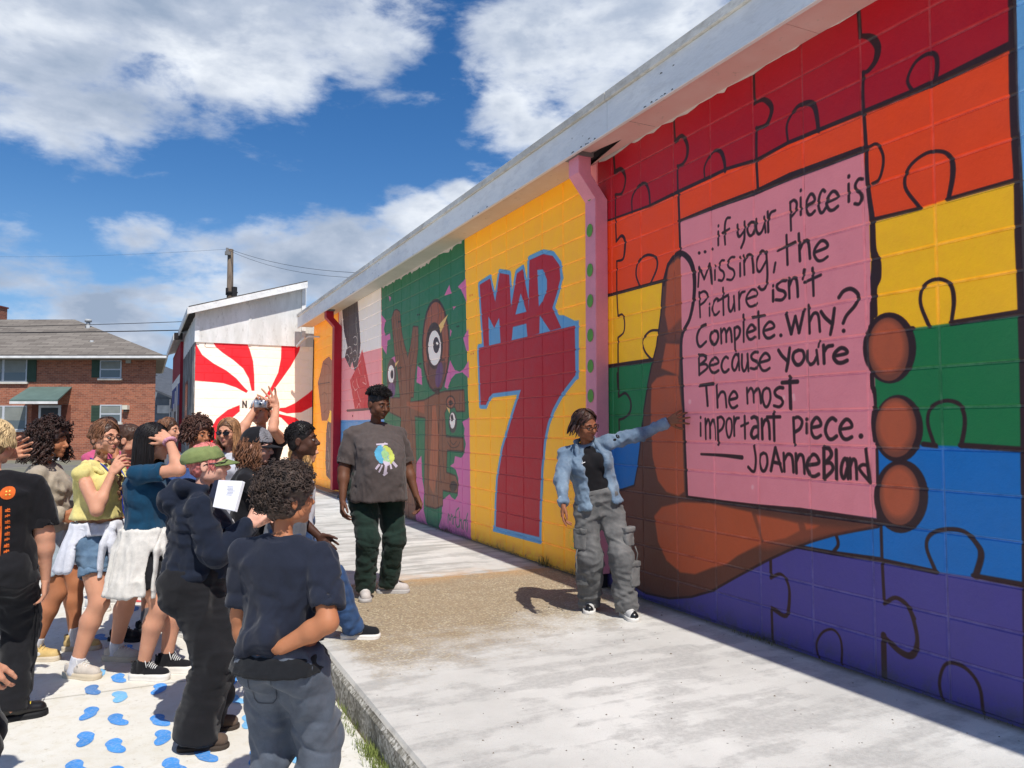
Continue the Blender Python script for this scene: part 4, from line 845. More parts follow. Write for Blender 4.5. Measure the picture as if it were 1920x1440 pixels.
wpart(box('eave_fascia', (A0[0] - .03, yb, A0[2] - .12), (A0[0] - .002, Ys + 1, A0[2] + .04), M_WTRIM, wb))
# side wall: grey vertical boards
M_GBRD = weathered('grey_side_boards', (150, 148, 146), (110, 108, 106), (1, 1, .4), .5, (70, 68, 66), .9)
nb = 14
for i in range(nb):
    a = GY + .02 + (Ys - GY) * i / nb; b = GY + (Ys - GY) * (i + 1) / nb
    wpart(box('plank', (xl - .03 - (.008 if i % 2 else 0), a, -.15), (xl - .002, b, 3.36), M_GBRD, wb))
    wpart(box('plank', (xl - .03 - (.008 if i % 2 else 0), a, 3.37), (xl - .002, b, 3.98), M_WTRIM, wb))
wpart(box('side_window', (xl - .05, GY + 2.2, 1.4), (xl - .04, GY + 3.4, 2.6), paint('dark_glass', (60, 66, 74), .15), wb))
z2 = onx(337, 622, .9)[2]; 
wpart(box('wing', (xl - .12, Ys, -.15), (4, Ye, z2 - .15), None, wb)).data.materials.append(paint('wing_red', (150, 36, 48), .7, .1))
for z0, z1, c in ((z2 - 1.35, z2 - 1.1, (230, 226, 222)), (z2 - 2.0, z2 - 1.35, (60, 76, 130)), (-.15, z2 - 2.0, (96, 84, 80))):
    wpart(box('painted_band', (xl - .126, Ys + .005, z0), (xl - .1205, Ye - .005, z1), paint('wing_%d' % c[0], c, .7, .25, 6), wb))
for i in range(6): wpart(box('painted_star', (xl - .131, Ys + 1.2 + i * 1.3, z2 - 2.6 + .5 * math.sin(i * 2)), (xl - .1265, Ys + 1.9 + i * 1.3, z2 - 1.7 + .4 * math.cos(i)), paint('wing_white', (214, 206, 198), .7, .2), wb))
slopebox('wing_roof', .80, z2 - .02, 3.8, z2 + 1.0, Ys - .3, Ye + .4, .06, M_WTRIM, wb)
wpart(box('wing_fascia', (.77, Ys - .3, z2 - .14), (.80, Ye + .4, z2 + .04), M_WTRIM, wb))
wpart(box('bracket_lamp', (.78, Ys - .75, z2 - .15), (1.0, Ys - .45, z2 + .02), paint('dark_foot', (40, 34, 34)), wb))

# ------------------------------------------------------------------ brick house across the street
HD = 37.0; FH = np.array([math.sin(yaw), math.cos(yaw), 0.0])
def hp(px, py, D=HD):
    d = ray(px, py); d = d * D / (d @ FH); return float(d @ RT), float(CZ + d[2])
house = empty('brick_house', (FH[0] * HD, FH[1] * HD, 0), -yaw); tag(house, 'two storey red brick house with grey hipped roof and green awning, far left', 'house')
def brick_mat():
    t = NT('red_brick'); p = t.ocoord(); sp = t.n('ShaderNodeSeparateXYZ'); t.link(p, sp.inputs[0]); cb = t.n('ShaderNodeCombineXYZ'); t.link(t.math('ADD', sp.outputs[0], sp.outputs[1]), cb.inputs[0]); t.link(sp.outputs[2], cb.inputs[1])
    b = t.n('ShaderNodeTexBrick'); t.link(cb.outputs[0], b.inputs['Vector']); b.inputs['Scale'].default_value = 1; b.inputs['Brick Width'].default_value = .23; b.inputs['Row Height'].default_value = .085; b.inputs['Mortar Size'].default_value = .008; b.inputs['Mortar Smooth'].default_value = .3; b.inputs['Bias'].default_value = -.1
    b.inputs['Color1'].default_value = srgb(176, 110, 86); b.inputs['Color2'].default_value = srgb(130, 78, 64); b.inputs['Mortar'].default_value = srgb(168, 142, 124)
    n = t.noise(p, 1.6, 5); n2 = t.noise(t.map(p, (4, 4, 11)), 3, 4); c = t.mix(t.rng(n2, .3, .7), t.mix(1.0, b.outputs['Color'], (.72, .68, .66, 1), 'MULTIPLY'), t.mix(1.0, b.outputs['Color'], (1.15, 1.08, 1.0, 1), 'MULTIPLY')); c = t.mix(t.rng(n, .4, .7, 0, .25), c, srgb(180, 120, 90))
    t.color(c).rough(.9).bump(b.outputs['Fac'], -.5, .02); return t.m
def shingle_mat():
    t = NT('grey_shingles'); p = t.ocoord(); b = t.n('ShaderNodeTexBrick'); t.link(t.map(p, (1, 1, 1)), b.inputs['Vector']); b.inputs['Scale'].default_value = 1; b.inputs['Brick Width'].default_value = .9; b.inputs['Row Height'].default_value = .2; b.inputs['Mortar Size'].default_value = .012
    b.inputs['Color1'].default_value = srgb(142, 134, 124); b.inputs['Color2'].default_value = srgb(116, 108, 100); b.inputs['Mortar'].default_value = srgb(84, 78, 72)
    n = t.noise(t.map(p, (.5, 3, 3)), 2.2, 6, .7); c = t.mix(t.rng(n, .35, .65), t.mix(1.0, b.outputs['Color'], (.78, .78, .78, 1), 'MULTIPLY'), b.outputs['Color']); t.color(c).rough(.95).bump(b.outputs['Fac'], -.4, .02); return t.m
M_BR, M_SHG = brick_mat(), shingle_mat()
ur = hp(292, 700)[0]; ul = hp(-420, 700)[0]; ze = hp(300, 671)[1]
def prism(name, pts, z0, z1, mat, parent):
    n = len(pts); V = [(x, y, z0) for x, y in pts] + [(x, y, z1) for x, y in pts]
    return MB().add(V, [tuple(range(n))[::-1], tuple(range(n, 2 * n))] + [(i, (i + 1) % n, n + (i + 1) % n, n + i) for i in range(n)]).build(name, mat, parent)
SKW = -.475        # the side walls run away from the street front at this slant
prism('brick_wall', [(ul, 0), (ur, 0), (ur + SKW * 9, 9), (ul, 9)], -1.2, ze, M_BR, house)
e = .62; er = hp(311, 668, HD - e)[0]; ze2 = hp(311, 667, HD - e)[1]
rz_ = hp(140, 599, HD + 4.5); 
V = [(ul - e, -e, ze2), (er, -e, ze2), (er + SKW * (9 + 2 * e), 9 + e, ze2), (ul - e, 9 + e, ze2), (rz_[0], 4.5, rz_[1]), (ul + 5, 4.5, rz_[1])]
hr = MB().add(V, [(0, 1, 4, 5), (1, 2, 4), (2, 3, 5, 4), (3, 0, 5)]).build('roof', M_SHG, house)
prism('soffit', [(ul - e, -e), (er, -e), (er + SKW * (9 + 2 * e), 9 + e), (ul - e, 9 + e)], ze2 - .14, ze2 - .004, paint('house_soffit', (150, 146, 138), .8), house)
box('gutter', (ul - e, -e - .1, ze2 - .13), (er + .08, -e - .002, ze2 - .01), paint('gutter_white', (226, 224, 220), .5), house, .02)
prism('gutter', [(er + .004, -e), (er + .09, -e), (er + .09 + SKW * (9 + 2 * e), 9 + e), (er + .004 + SKW * (9 + 2 * e), 9 + e)], ze2 - .13, ze2 - .01, paint('gutter_white', (226, 224, 220)), house)
box('roof_edge', (ul - e, -e - .06, ze2 + .0), (er + .04, -e + .1, ze2 + .04), paint('dark_roof_edge', (70, 66, 64)), house)
M_FR = paint('aluminium_frame', (196, 200, 204), .4, .05); M_SHU = paint('green_shutter', (60, 80, 66), .7, .1); M_CURT = paint('blind', (170, 170, 162), .8, .05)
def glass_mat():
    t = NT('window_glass'); t.color(srgb(96, 104, 104)).rough(.08); t.b.inputs['Specular IOR Level'].default_value = .8; return t.m
M_GL = glass_mat()
def hwin(x0, x1, y0, y1, mid=None, louv=True):
    (a, zt), (b, zb) = hp(x0, y0), hp(x1, y1); w = box('window', (a, -.05, zb), (b, -.001, zt), M_FR, house); f = .06
    zm = (zt + zb) / 2; xs = [a, b] if mid is None else [a, hp(mid, y0)[0], b]
    for xa, xb in zip(xs, xs[1:]):
        for za, zc in ((zb, zm), (zm, zt)):
            box('pane', (xa + f, -.056, za + f * .8), (xb - f, -.051, zc - f * .8), M_GL, w)
        if louv: box('blind', (xa + f + .01, -.0595, zb + .45), (xb - f - .01, -.0565, zt - .08), paint('pale_blind', (136, 140, 134), .5, .08), w)
    box('sill', (a - .06, -.12, zb - .1), (b + .06, -.002, zb - .002), paint('stone_sill', (214, 208, 196)), w)
    return w
hwin(-150, 51, 672.5, 716, 8); hwin(188.5, 228, 675.5, 709); hwin(188.5, 228, 759, 792); hwin(-150, 50, 760.5, 806, 8)
def shutter(x0, x1, y0, y1):
    (a, zt), (b, zb) = hp(x0, y0), hp(x1, y1); s = box('shutter', (a, -.04, zb), (b, -.002, zt), M_SHU, house)
    n = 9
    for i in range(n):
        za = zb + .06 + (zt - zb - .12) * i / n; box('slat', (a + .05, -.052, za), (b - .05, -.0405, za + (zt - zb - .12) / n * .7), M_SHU, s)
shutter(52, 68, 674, 716); shutter(173, 187.5, 675, 708); shutter(172, 187.5, 760, 790)
(a, zt), (b, zb) = hp(237, 671), hp(246, 681); box('vent', (a, -.06, zb), (b, -.002, zt), M_CURT, house)
(a, zt), (b, zb) = hp(234, 760), hp(243, 768); box('wall_lamp', (a, -.25, zb), (b, -.002, zt), paint('lamp_cream', (232, 226, 206), .4), house); (a, zt), (b, zb) = hp(235, 768), hp(242, 773); box('wall_lamp', (a, -.2, zb), (b, -.002, zt), paint('lamp_dark', (80, 70, 60), .4), house)
# awning, porch and door
(a, zt), (b, zb) = hp(52, 725), hp(138, 751); M_AW = paint('green_awning', (92, 112, 106), .7, .1, 2)
aw = MB().add([(a + .1, 0, zt), (b - .1, 0, zt), (b, -1.3, zb), (a, -1.3, zb), (a + .1, 0, zt - .05), (b - .1, 0, zt - .05), (b, -1.3, zb - .08), (a, -1.3, zb - .08)], [(0, 3, 2, 1), (4, 5, 6, 7), (3, 7, 6, 2), (0, 4, 7, 3), (1, 2, 6, 5)]).build('awning', M_AW, house)
box('awning_valance', (a, -1.32, zb - .20), (b, -1.28, zb - .081), paint('gutter_white', (226, 224, 220)), aw)
(c0, _), (c1, _) = hp(60, 760, HD), hp(133, 760, HD); box('porch_recess', (c0, -.02, -.2), (c1, -.002, zb - .2), paint('porch_brick', (112, 66, 52), .9, .2, 5), house)
(a, zt), (b, zb2) = hp(74, 760), hp(112, 860); dd = box('door', (a, -.06, -.2), (b, -.021, zt), paint('door_white', (214, 214, 214), .6), house); box('door_panel', (a + .12, -.07, -.1), (b - .12, -.061, zt - .12), paint('door_dark', (58, 60, 62), .4), dd)
# roof vents and chimney
def vent(px, py, D, r, h):
    u, z = hp(px, py, D); MB().tube([(u, D - HD, z - h * 1.4), (u, D - HD, z)], r, 10).tube([(u, D - HD, z - .02), (u, D - HD, z + .12)], r * 1.7, 10).build('roof_vent', paint('vent_grey', (176, 178, 178), .5), hr, True)
vent(165.5, 603, HD + 3.2, .1, .6); vent(172, 643, HD + 1.2, .05, .3)
u0, _ = hp(-6, 600, HD + 5); u1, zt = hp(5, 577, HD + 5); ch = box('chimney', (u0 - .3, 4.6, 3), (u1, 5.4, zt), M_BR, hr); box('chimney_cap', (u0 - .35, 4.55, zt), (u1 + .05, 5.45, zt + .08), paint('cap', (120, 60, 50)), ch)
# small grey house behind, seen in the gap
D2 = 58.0; gh = empty('grey_house', tuple(FH * D2), -yaw); tag(gh, 'small grey clapboard house with dark gable roof, seen between brick house and white building', 'house')
a, zt = hp(280, 708, D2); b, zb = hp(336, 790, D2)
for i in range(10):
    z0 = -1 + (zt - .4 + 1) * i / 10; box('clapboard', (a, -.02 * (i % 2), z0), (b, 6, -1 + (zt - .4 + 1) * (i + 1) / 10 - .02), paint('grey_clap', (124, 132, 140), .8, .1), gh)
a2, z2t = hp(268, 690, D2); b2, z2b = hp(330, 716, D2); MB().add([(a2, -.6, z2t), (b2, -.6, z2b), (b2, 3, z2b + .5), (a2, 3, z2t + .5), (a2, -.6, z2t - .15), (b2, -.6, z2b - .15)], [(0, 1, 2, 3), (0, 4, 5, 1)]).build('roof', paint('dark_shingle', (84, 88, 94)), gh)
a2, z2t = hp(280, 722, D2 - 2); b2, z2b = hp(336, 745, D2 - 2); MB().add([(a2, -3, z2t), (b2, -3, z2b), (b2, -.7, z2b + .8), (a2, -.7, z2t + .8), (a2, -3, z2t - .15), (b2, -3, z2b - .15)], [(0, 1, 2, 3), (0, 4, 5, 1)]).build('porch_roof', paint('dark_shingle', (84, 88, 94)), gh)
a, zt = hp(296, 760, D2); b, zb = hp(318, 775, D2); box('window', (a, -.1, zb), (b, -.03, zt), paint('gutter_white', (226, 224, 220)), gh)

# ------------------------------------------------------------------ utility pole and wires
PP = ond(432, 600, 32); pole = empty('utility_pole', (PP[0], PP[1], -.2)); tag(pole, 'weathered wooden utility pole rising behind the white building roof', 'utility pole')
pt = ond(430, 466, 32)[2] + .2
M_WOOD = weathered('pole_wood', (118, 104, 90), (92, 80, 70), (1, 1, .2), .5, (60, 52, 46), .9)
MB().tube([(0, 0, 0), (-.02, 0, pt * .5), (-.05, 0, pt)], [.17, .15, .115], 10).build('pole_shaft', M_WOOD, pole, True)
MB().box((-.28, -.2, pt - .28), (-.05, -.08, pt - .14)).box((-.24, -.16, pt - .16), (-.14, -.06, pt + .02)).build('pole_top_bracket', paint('grey_metal', (120, 118, 116)), pole)
MB().tube([(.12, -.15, pt - 2.0), (.12, -.15, pt - 1.6)], .11, 8).tube([(-.17, -.1, pt - 1.95), (-.17, -.1, pt - 1.65)], .05, 6).box((-.2, -.2, pt - 1.85), (.25, -.1, pt - 1.8)).build('cable_box', paint('dark_cavity', (44, 42, 44)), pole)
def wire(p, q, sag, r=.012, label=''):
    pts = [np.array(p) * (1 - t) + np.array(q) * t - np.array([0, 0, sag * 4 * t * (1 - t)]) for t in np.linspace(0, 1, 14)]
    o = MB().tube(pts, r, 5).build('overhead_wire', paint('wire_black', (36, 36, 40), .6)); tag(o, label, 'wire'); return o
wire(ond(430, 467, 32), ond(-200, 470, 60), .4, .004, 'thin wire running left from the pole top across the clouds')
wire(ond(430, 467, 32), ond(760, 512, 22), .3, .007, 'upper thin wire running right from the pole top to the mural roof')
wire(ond(432, 471, 32), ond(740, 520, 22), .35, .006, 'lower thin wire running right from the pole top to the mural roof')
wire(ond(-120, 614, 25), ond(345, 603, 27), .03, .011, 'upper black cable crossing in front of the brick house roof')
wire(ond(-120, 625, 25), ond(345, 619, 27), .02, .018, 'lower thick black cable crossing in front of the brick house roof')
MB
# ================================================================== PEOPLE: distance-field modelling, meshed with surface nets
def _h(ix, iy, iz, s):
    n = (ix * 374761393 + iy * 668265263 + iz * 2147483647 + s * 974711) & 0x7fffffff
    n = ((n ^ (n >> 13)) * 1274126177) & 0x7fffffff
    return ((n ^ (n >> 16)) & 0xffff) / 32767.5 - 1.0
def vnoise(P, s=0):
    P = np.asarray(P, float); I = np.floor(P).astype(np.int64); f = P - I; f = f * f * (3 - 2 * f); r = 0
    for dx in (0, 1):
        for dy in (0, 1):
            for dz in (0, 1):
                w = (f[:, 0] if dx else 1 - f[:, 0]) * (f[:, 1] if dy else 1 - f[:, 1]) * (f[:, 2] if dz else 1 - f[:, 2])
                r = r + w * _h(I[:, 0] + dx, I[:, 1] + dy, I[:, 2] + dz, s)
    return r
def A3(*p): return np.array(p, float)
def nrm(v): v = np.asarray(v, float); return v / (np.linalg.norm(v) + 1e-12)
def rotm(axis, deg):
    return np.array(Matrix.Rotation(R(deg), 3, Vector(axis)))
class Sdf:
    def __init__(s): s.p = []
    def cone(s, a, b, r1, r2, k=.015, sq=None, flat=0, op='u'):
        a, b = A3(*a), A3(*b); m = max(r1, r2) * (1 if sq is None else max(1, sq[1]))
        s.p.append(('c', (a, b, r1, r2, sq, flat), np.minimum(a, b) - m, np.maximum(a, b) + m, k, op)); return s
    def chain(s, pts, rs, k=.015, **kw):
        for i in range(len(pts) - 1):
            q = dict(kw)
            if i < len(pts) - 2: q['flat'] = 0
            s.cone(pts[i], pts[i + 1], rs[i], rs[i + 1], k, **q)
        return s
    def ell(s, c, r, M=None, k=.015, op='u'):
        c, r = A3(*c), A3(*r); m = r.max() if M is not None else r
        s.p.append(('e', (c, r, M), c - m, c + m, k, op)); return s
    def loft(s, secs, M=None, o=(0, 0, 0), k=.015, op='u', e=2.4):
        """secs: (z, halfwidth, halfdepth, y offset) in a frame M at o"""
        S = np.array(secs, float); o = A3(*o); m = max(S[:, 1].max(), (S[:, 2] + abs(S[:, 3])).max())
        c = np.array([[x, y, z] for x in (-m, m) for y in (-m, m) for z in (S[0, 0], S[-1, 0])])
        if M is not None: c = c @ M.T
        c = c + o; s.p.append(('l', (S, M, o, e), c.min(0), c.max(0), k, op)); return s
    def plane(s, pt, n): s.p.append(('p', (A3(*pt), nrm(n)), None, None, 0, 'i')); return s
    def sphere_keep(s, c, r, keep=True): s.p.append(('s', (A3(*c), r, keep), None, None, 0, 'i')); return s
    def ev(s, it, X):
        t, a = it[0], it[1]
        if t == 'c':
            p, q, r1, r2, sq, flat = a; e = q - p; L2 = e @ e + 1e-12; d = X - p; tt = (d @ e) / L2; tc = np.clip(tt, 0, 1); o = d - tc[..., None] * e
            if sq is not None:
                u, f = nrm(sq[0]), sq[1]; c = o @ u; o = o + u * (c * (1 / f - 1))[..., None]
            rr = r1 + (r2 - r1) * tc; D = np.sqrt((o * o).sum(-1)) - rr
            if sq is not None and sq[1] < 1: D = D * (.5 + .5 * sq[1])
            if flat:
                o2 = d - tt[..., None] * e
                if sq is not None: c = o2 @ u; o2 = o2 + u * (c * (1 / f - 1))[..., None]
                rad = np.sqrt((o2 * o2).sum(-1)) - (r1 + (r2 - r1) * np.clip(tt, 0, 1)); L = math.sqrt(L2)
                D = np.where(tt > .5, np.maximum(rad, (tt - 1) * L), D)
            return D
        if t == 'e':
            c, r, M = a; d = X - c
            if M is not None: d = d @ M
            k0 = np.sqrt(((d / r) ** 2).sum(-1)); k1 = np.sqrt(((d / (r * r)) ** 2).sum(-1)) + 1e-9
            return k0 * (k0 - 1) / k1
        if t == 'l':
            S, M, o, e = a; d = X - o
            if M is not None: d = d @ M
            z = d[..., 2]; w = np.interp(z, S[:, 0], S[:, 1]); dp = np.interp(z, S[:, 0], S[:, 2]); cy = np.interp(z, S[:, 0], S[:, 3])
            q = (np.abs(d[..., 0] / w) ** e + np.abs((d[..., 1] - cy) / dp) ** e) ** (1 / e)
            D = (q - 1) * np.minimum(w, dp)
            return np.maximum(D, np.maximum(S[0, 0] - z, z - S[-1, 0]))
        if t == 'p': return (X - a[0]) @ a[1]
        if t == 's':
            d = np.sqrt(((X - a[0]) ** 2).sum(-1)) - a[1]; return d if a[2] else -d
    def mesh(s, h, smooth=1, lo=None, hi=None):
        ps = [q for q in s.p if q[2] is not None and q[5] == 'u']
        l = np.min([q[2] for q in ps], 0) - 3 * h; u = np.max([q[3] for q in ps], 0) + 3 * h
        if lo is not None: l = np.maximum(l, np.array(lo) - 3 * h); u = np.minimum(u, np.array(hi) + 3 * h)
        for q in s.p:
            if q[0] == 's' and q[1][2]: l = np.maximum(l, q[1][0] - q[1][1] - 3 * h); u = np.minimum(u, q[1][0] + q[1][1] + 3 * h)
            if q[0] == 'p':
                for ax in range(3):
                    if abs(q[1][1][ax]) > .999:
                        if q[1][1][ax] > 0: u[ax] = min(u[ax], q[1][0][ax] + 3 * h)
                        else: l[ax] = max(l[ax], q[1][0][ax] - 3 * h)
        n = np.ceil((u - l) / h).astype(int) + 1; n = np.maximum(n, 4)
        D = np.full(n, 1.0)
        g = [l[i] + np.arange(n[i]) * h for i in range(3)]
        for q in s.p:
            if q[2] is None: a = np.zeros(3, int); b = n
            else:
                pad = q[4] + 4 * h
                a = np.clip(np.floor((q[2] - pad - l) / h).astype(int), 0, n); b = np.clip(np.ceil((q[3] + pad - l) / h).astype(int) + 1, 0, n)
            if (b <= a).any(): continue
            X = np.stack(np.meshgrid(g[0][a[0]:b[0]], g[1][a[1]:b[1]], g[2][a[2]:b[2]], indexing='ij'), -1)
            d = s.ev(q, X); V = D[a[0]:b[0], a[1]:b[1], a[2]:b[2]]; k = max(q[4], 1e-5)
            if q[5] == 'u':
                hh = np.clip(.5 + .5 * (V - d) / k, 0, 1); V[...] = V * (1 - hh) + d * hh - k * hh * (1 - hh)
            elif q[5] == 's':
                hh = np.clip(.5 - .5 * (V + d) / k, 0, 1); V[...] = V * (1 - hh) - d * hh + k * hh * (1 - hh)
            else: V[...] = np.maximum(V, d)
        D[0] = D[-1] = 1; D[:, 0] = D[:, -1] = 1; D[:, :, 0] = D[:, :, -1] = 1
        return surface_nets(D, l, h, smooth)
def surface_nets(D, lo, h, smooth=1):
    S = D < 0; nx, ny, nz = D.shape
    c = np.zeros((nx - 1, ny - 1, nz - 1), int)
    for i in (0, 1):
        for j in (0, 1):
            for k_ in (0, 1): c += S[i:nx - 1 + i, j:ny - 1 + j, k_:nz - 1 + k_]
    act = (c > 0) & (c < 8); idx = np.full(act.shape, -1); I = np.argwhere(act)
    if len(I) == 0: return np.zeros((0, 3)), []
    idx[act] = np.arange(len(I)); acc = np.zeros((len(I), 3)); cnt = np.zeros(len(I))
    for a in range(3):
        e = np.zeros(3, int); e[a] = 1
        for j in (0, 1):
            for k_ in (0, 1):
                o = np.zeros(3, int); oth = [b for b in range(3) if b != a]; o[oth[0]] = j; o[oth[1]] = k_
                p = I + o; q = p + e; d0 = D[p[:, 0], p[:, 1], p[:, 2]]; d1 = D[q[:, 0], q[:, 1], q[:, 2]]; m = (d0 < 0) != (d1 < 0)
                t = d0[m] / (d0[m] - d1[m]); acc[m] += o + t[:, None] * e; cnt[m] += 1
    V = (I + acc / cnt[:, None]) * h + lo
    Q = []
    for a in range(3):
        b, cc = (a + 1) % 3, (a + 2) % 3
        sl0 = [slice(None)] * 3; sl1 = [slice(None)] * 3; sl0[a] = slice(0, -1); sl1[a] = slice(1, None)
        m = S[tuple(sl0)] != S[tuple(sl1)]; P = np.argwhere(m)
        P = P[(P[:, b] > 0) & (P[:, cc] > 0) & (P[:, b] < D.shape[b] - 1) & (P[:, cc] < D.shape[cc] - 1)]
        fl = S[P[:, 0], P[:, 1], P[:, 2]]
        eb = np.zeros(3, int); eb[b] = 1; ec = np.zeros(3, int); ec[cc] = 1
        q = [P - eb - ec, P - ec, P, P - eb]; q = np.stack([idx[w[:, 0], w[:, 1], w[:, 2]] for w in q], 1)
        q[~fl] = q[~fl][:, ::-1]; Q.append(q)
    Q = np.concatenate(Q); Q = Q[(Q >= 0).all(1)]
    for _ in range(smooth):
        E = np.concatenate([Q[:, [0, 1]], Q[:, [1, 2]], Q[:, [2, 3]], Q[:, [3, 0]]]); A = np.zeros_like(V); n = np.zeros(len(V))
        for x, y in ((0, 1), (1, 0)):
            for ax in range(3): A[:, ax] += np.bincount(E[:, x], V[E[:, y], ax], len(V))
            n += np.bincount(E[:, x], minlength=len(V))
        V = V * .5 + .5 * A / np.maximum(n, 1)[:, None]
    return V, Q
def vnormals(V, Q):
    d1 = V[Q[:, 2]] - V[Q[:, 0]]; d2 = V[Q[:, 3]] - V[Q[:, 1]]; n = np.cross(d1, d2); N = np.zeros_like(V)
    for c in range(4):
        for ax in range(3): N[:, ax] += np.bincount(Q[:, c], n[:, ax], len(V))
    return N / (np.linalg.norm(N, axis=1)[:, None] + 1e-12)
def folds(V, Q, layers, seed=0, wt=None):
    """layers: (amplitude, frequency vector, kind, weight function or None)"""
    N = vnormals(V, Q); off = np.zeros(len(V))
    for i, L in enumerate(layers):
        amp, fr, kind = L[:3]; an = R(L[3]) if len(L) > 3 and L[3] else 0.0
        P = V @ np.array([[math.cos(an), 0, -math.sin(an)], [0, 1, 0], [math.sin(an), 0, math.cos(an)]]).T * np.array(fr)
        if kind != 'n':
            P = P + .55 * np.stack([vnoise(V * 7, seed + 50 + i), vnoise(V * 7, seed + 60 + i), vnoise(V * 7, seed + 70 + i)], 1)
        n = vnoise(P, seed + i)
        if kind == 'r': n = 1 - 2.2 * np.abs(n)
        elif kind == 'v': n = -(1 - np.clip(np.abs(n) * 3.2, 0, 1)) 
        off += amp * n
    if wt is not None: off = off * wt(V)
    return V + N * off[:, None]
def qobj(name, VQ, mat, parent):
    V, Q = VQ; me = bpy.data.meshes.new(name)
    if len(Q):
        me.vertices.add(len(V)); me.vertices.foreach_set('co', np.asarray(V, np.float32).ravel())
        Q = np.asarray(Q, np.int32); me.loops.add(Q.size); me.loops.foreach_set('vertex_index', Q.ravel())
        me.polygons.add(len(Q)); me.polygons.foreach_set('loop_start', np.arange(0, Q.size, 4, dtype=np.int32)); me.update(calc_edges=True); me.validate(); me.shade_smooth()
    me.materials.append(mat); return link(bpy.data.objects.new(name, me), parent)
def join(*vqs):
    V = []; Q = []; n = 0
    for v, q in vqs:
        if len(v) == 0: continue
        V.append(v); Q.append(np.asarray(q) + n); n += len(v)
    return np.concatenate(V), np.concatenate(Q)
def blob(name, sdf, h, mat, parent, lay=None, seed=0, smooth=1):
    V, Q = sdf.mesh(h, smooth)
    if lay: V = folds(V, Q, lay, seed)
    return qobj(name, (V, Q), mat, parent)

# ------------------------------------------------------------------ materials for people
def skin_mat(name, rgb, spec=.28):
    if name in MC: return MC[name]
    t = NT(name); p = t.ocoord(); n = t.noise(p, 9, 5); n2 = t.noise(p, 60, 3); c = srgb(*rgb)
    a = t.mix(t.rng(n, .35, .65), (c[0] * .9, c[1] * .86, c[2] * .84, 1), (c[0] * 1.05, c[1] * 1.03, c[2] * 1.0, 1)); a = t.mix(t.rng(n2, .5, .75, 0, .25), a, (c[0] * .95, c[1] * .78, c[2] * .72, 1))
    t.color(a).rough(.58).bump(n2, .12, .002); t.b.inputs['Specular IOR Level'].default_value = spec
    t.b.inputs['Subsurface Weight'].default_value = .12; t.b.inputs['Subsurface Radius'].default_value = (.012, .005, .003); t.b.inputs['Subsurface Scale'].default_value = .6
    MC[name] = t.m; return t.m
def cloth(name, rgb=0, rgb2=None, rough=.92, weave=420, fade=.0, streak=None):
    if name in MC: return MC[name]
    t = NT(name); p = t.ocoord(); n = t.noise(p, 6, 6, .62); n2 = t.noise(p, weave, 2); n3 = t.noise(p, 34, 5, .6); c = srgb(*rgb); c2 = srgb(*rgb2) if rgb2 else k(c, 1.22)
    a = t.mix(t.rng(n, .34, .66), k(c, .95) if not rgb2 else c, c2 if rgb2 else k(c, 1.06)); a = t.mix(t.rng(n2, .3, .7), a, t.mix(1.0, a, (.80, .80, .80, 1), 'MULTIPLY')); a = t.mix(t.rng(n3, .38, .62), a, t.mix(1.0, a, (.88, .88, .88, 1), 'MULTIPLY'))
    t.color(a).rough(rough).bump(t.math('ADD', t.math('MULTIPLY', n2, .5), t.math('MULTIPLY', n3, 1.0)), .35, .004)
    t.b.inputs['Specular IOR Level'].default_value = .15; t.b.inputs['Sheen Weight'].default_value = .12; t.b.inputs['Sheen Roughness'].default_value = .5
    MC[name] = t.m; return t.m
def denim(name, rgb=0, rgb2=0): return cloth(name, rgb, rgb2, .85, 520)
def hair_mat(name, rgb, rgb2=None, rough=.5):
    if name in MC: return MC[name]
    t = NT(name); p = t.ocoord(); n = t.noise(t.map(p, (1, 1, .35)), 55, 4); n2 = t.noise(p, 7, 3); c = srgb(*rgb); c2 = srgb(*(rgb2 or rgb))
    a = t.mix(t.rng(n, .36, .64), k(c, .6), k(c2, 1.35)); a = t.mix(t.rng(n2, .35, .65, 0, .5), a, c2)
    t.color(a).rough(rough).bump(n, .3, .002); t.b.inputs['Specular IOR Level'].default_value = .35; MC[name] = t.m; return t.m
def sleek(name, rgb, rough=.3, metal=0, spec=.5):
    if name in MC: return MC[name]
    t = NT(name); t.color(srgb(*rgb)).rough(rough); t.b.inputs['Metallic'].default_value = metal; t.b.inputs['Specular IOR Level'].default_value = spec; MC[name] = t.m; return t.m
SK = {'pale': (222, 172, 150), 'fair': (206, 152, 124), 'tan': (176, 118, 84), 'brown': (140, 90, 64), 'deep': (104, 68, 50), 'dark': (78, 50, 38)}

def ik(a, c, l1, l2, pole):
    a, c = A3(*a), A3(*c); d = c - a; L = np.linalg.norm(d)
    if L > (l1 + l2) * .995: c = a + d / L * (l1 + l2) * .995; d = c - a; L = np.linalg.norm(d)
    x = (l1 * l1 - l2 * l2 + L * L) / (2 * L); hgt = math.sqrt(max(l1 * l1 - x * x, 0)); u = d / L; p = A3(*pole); p = p - u * (p @ u); p = nrm(p)
    return a + u * x + p * hgt, c

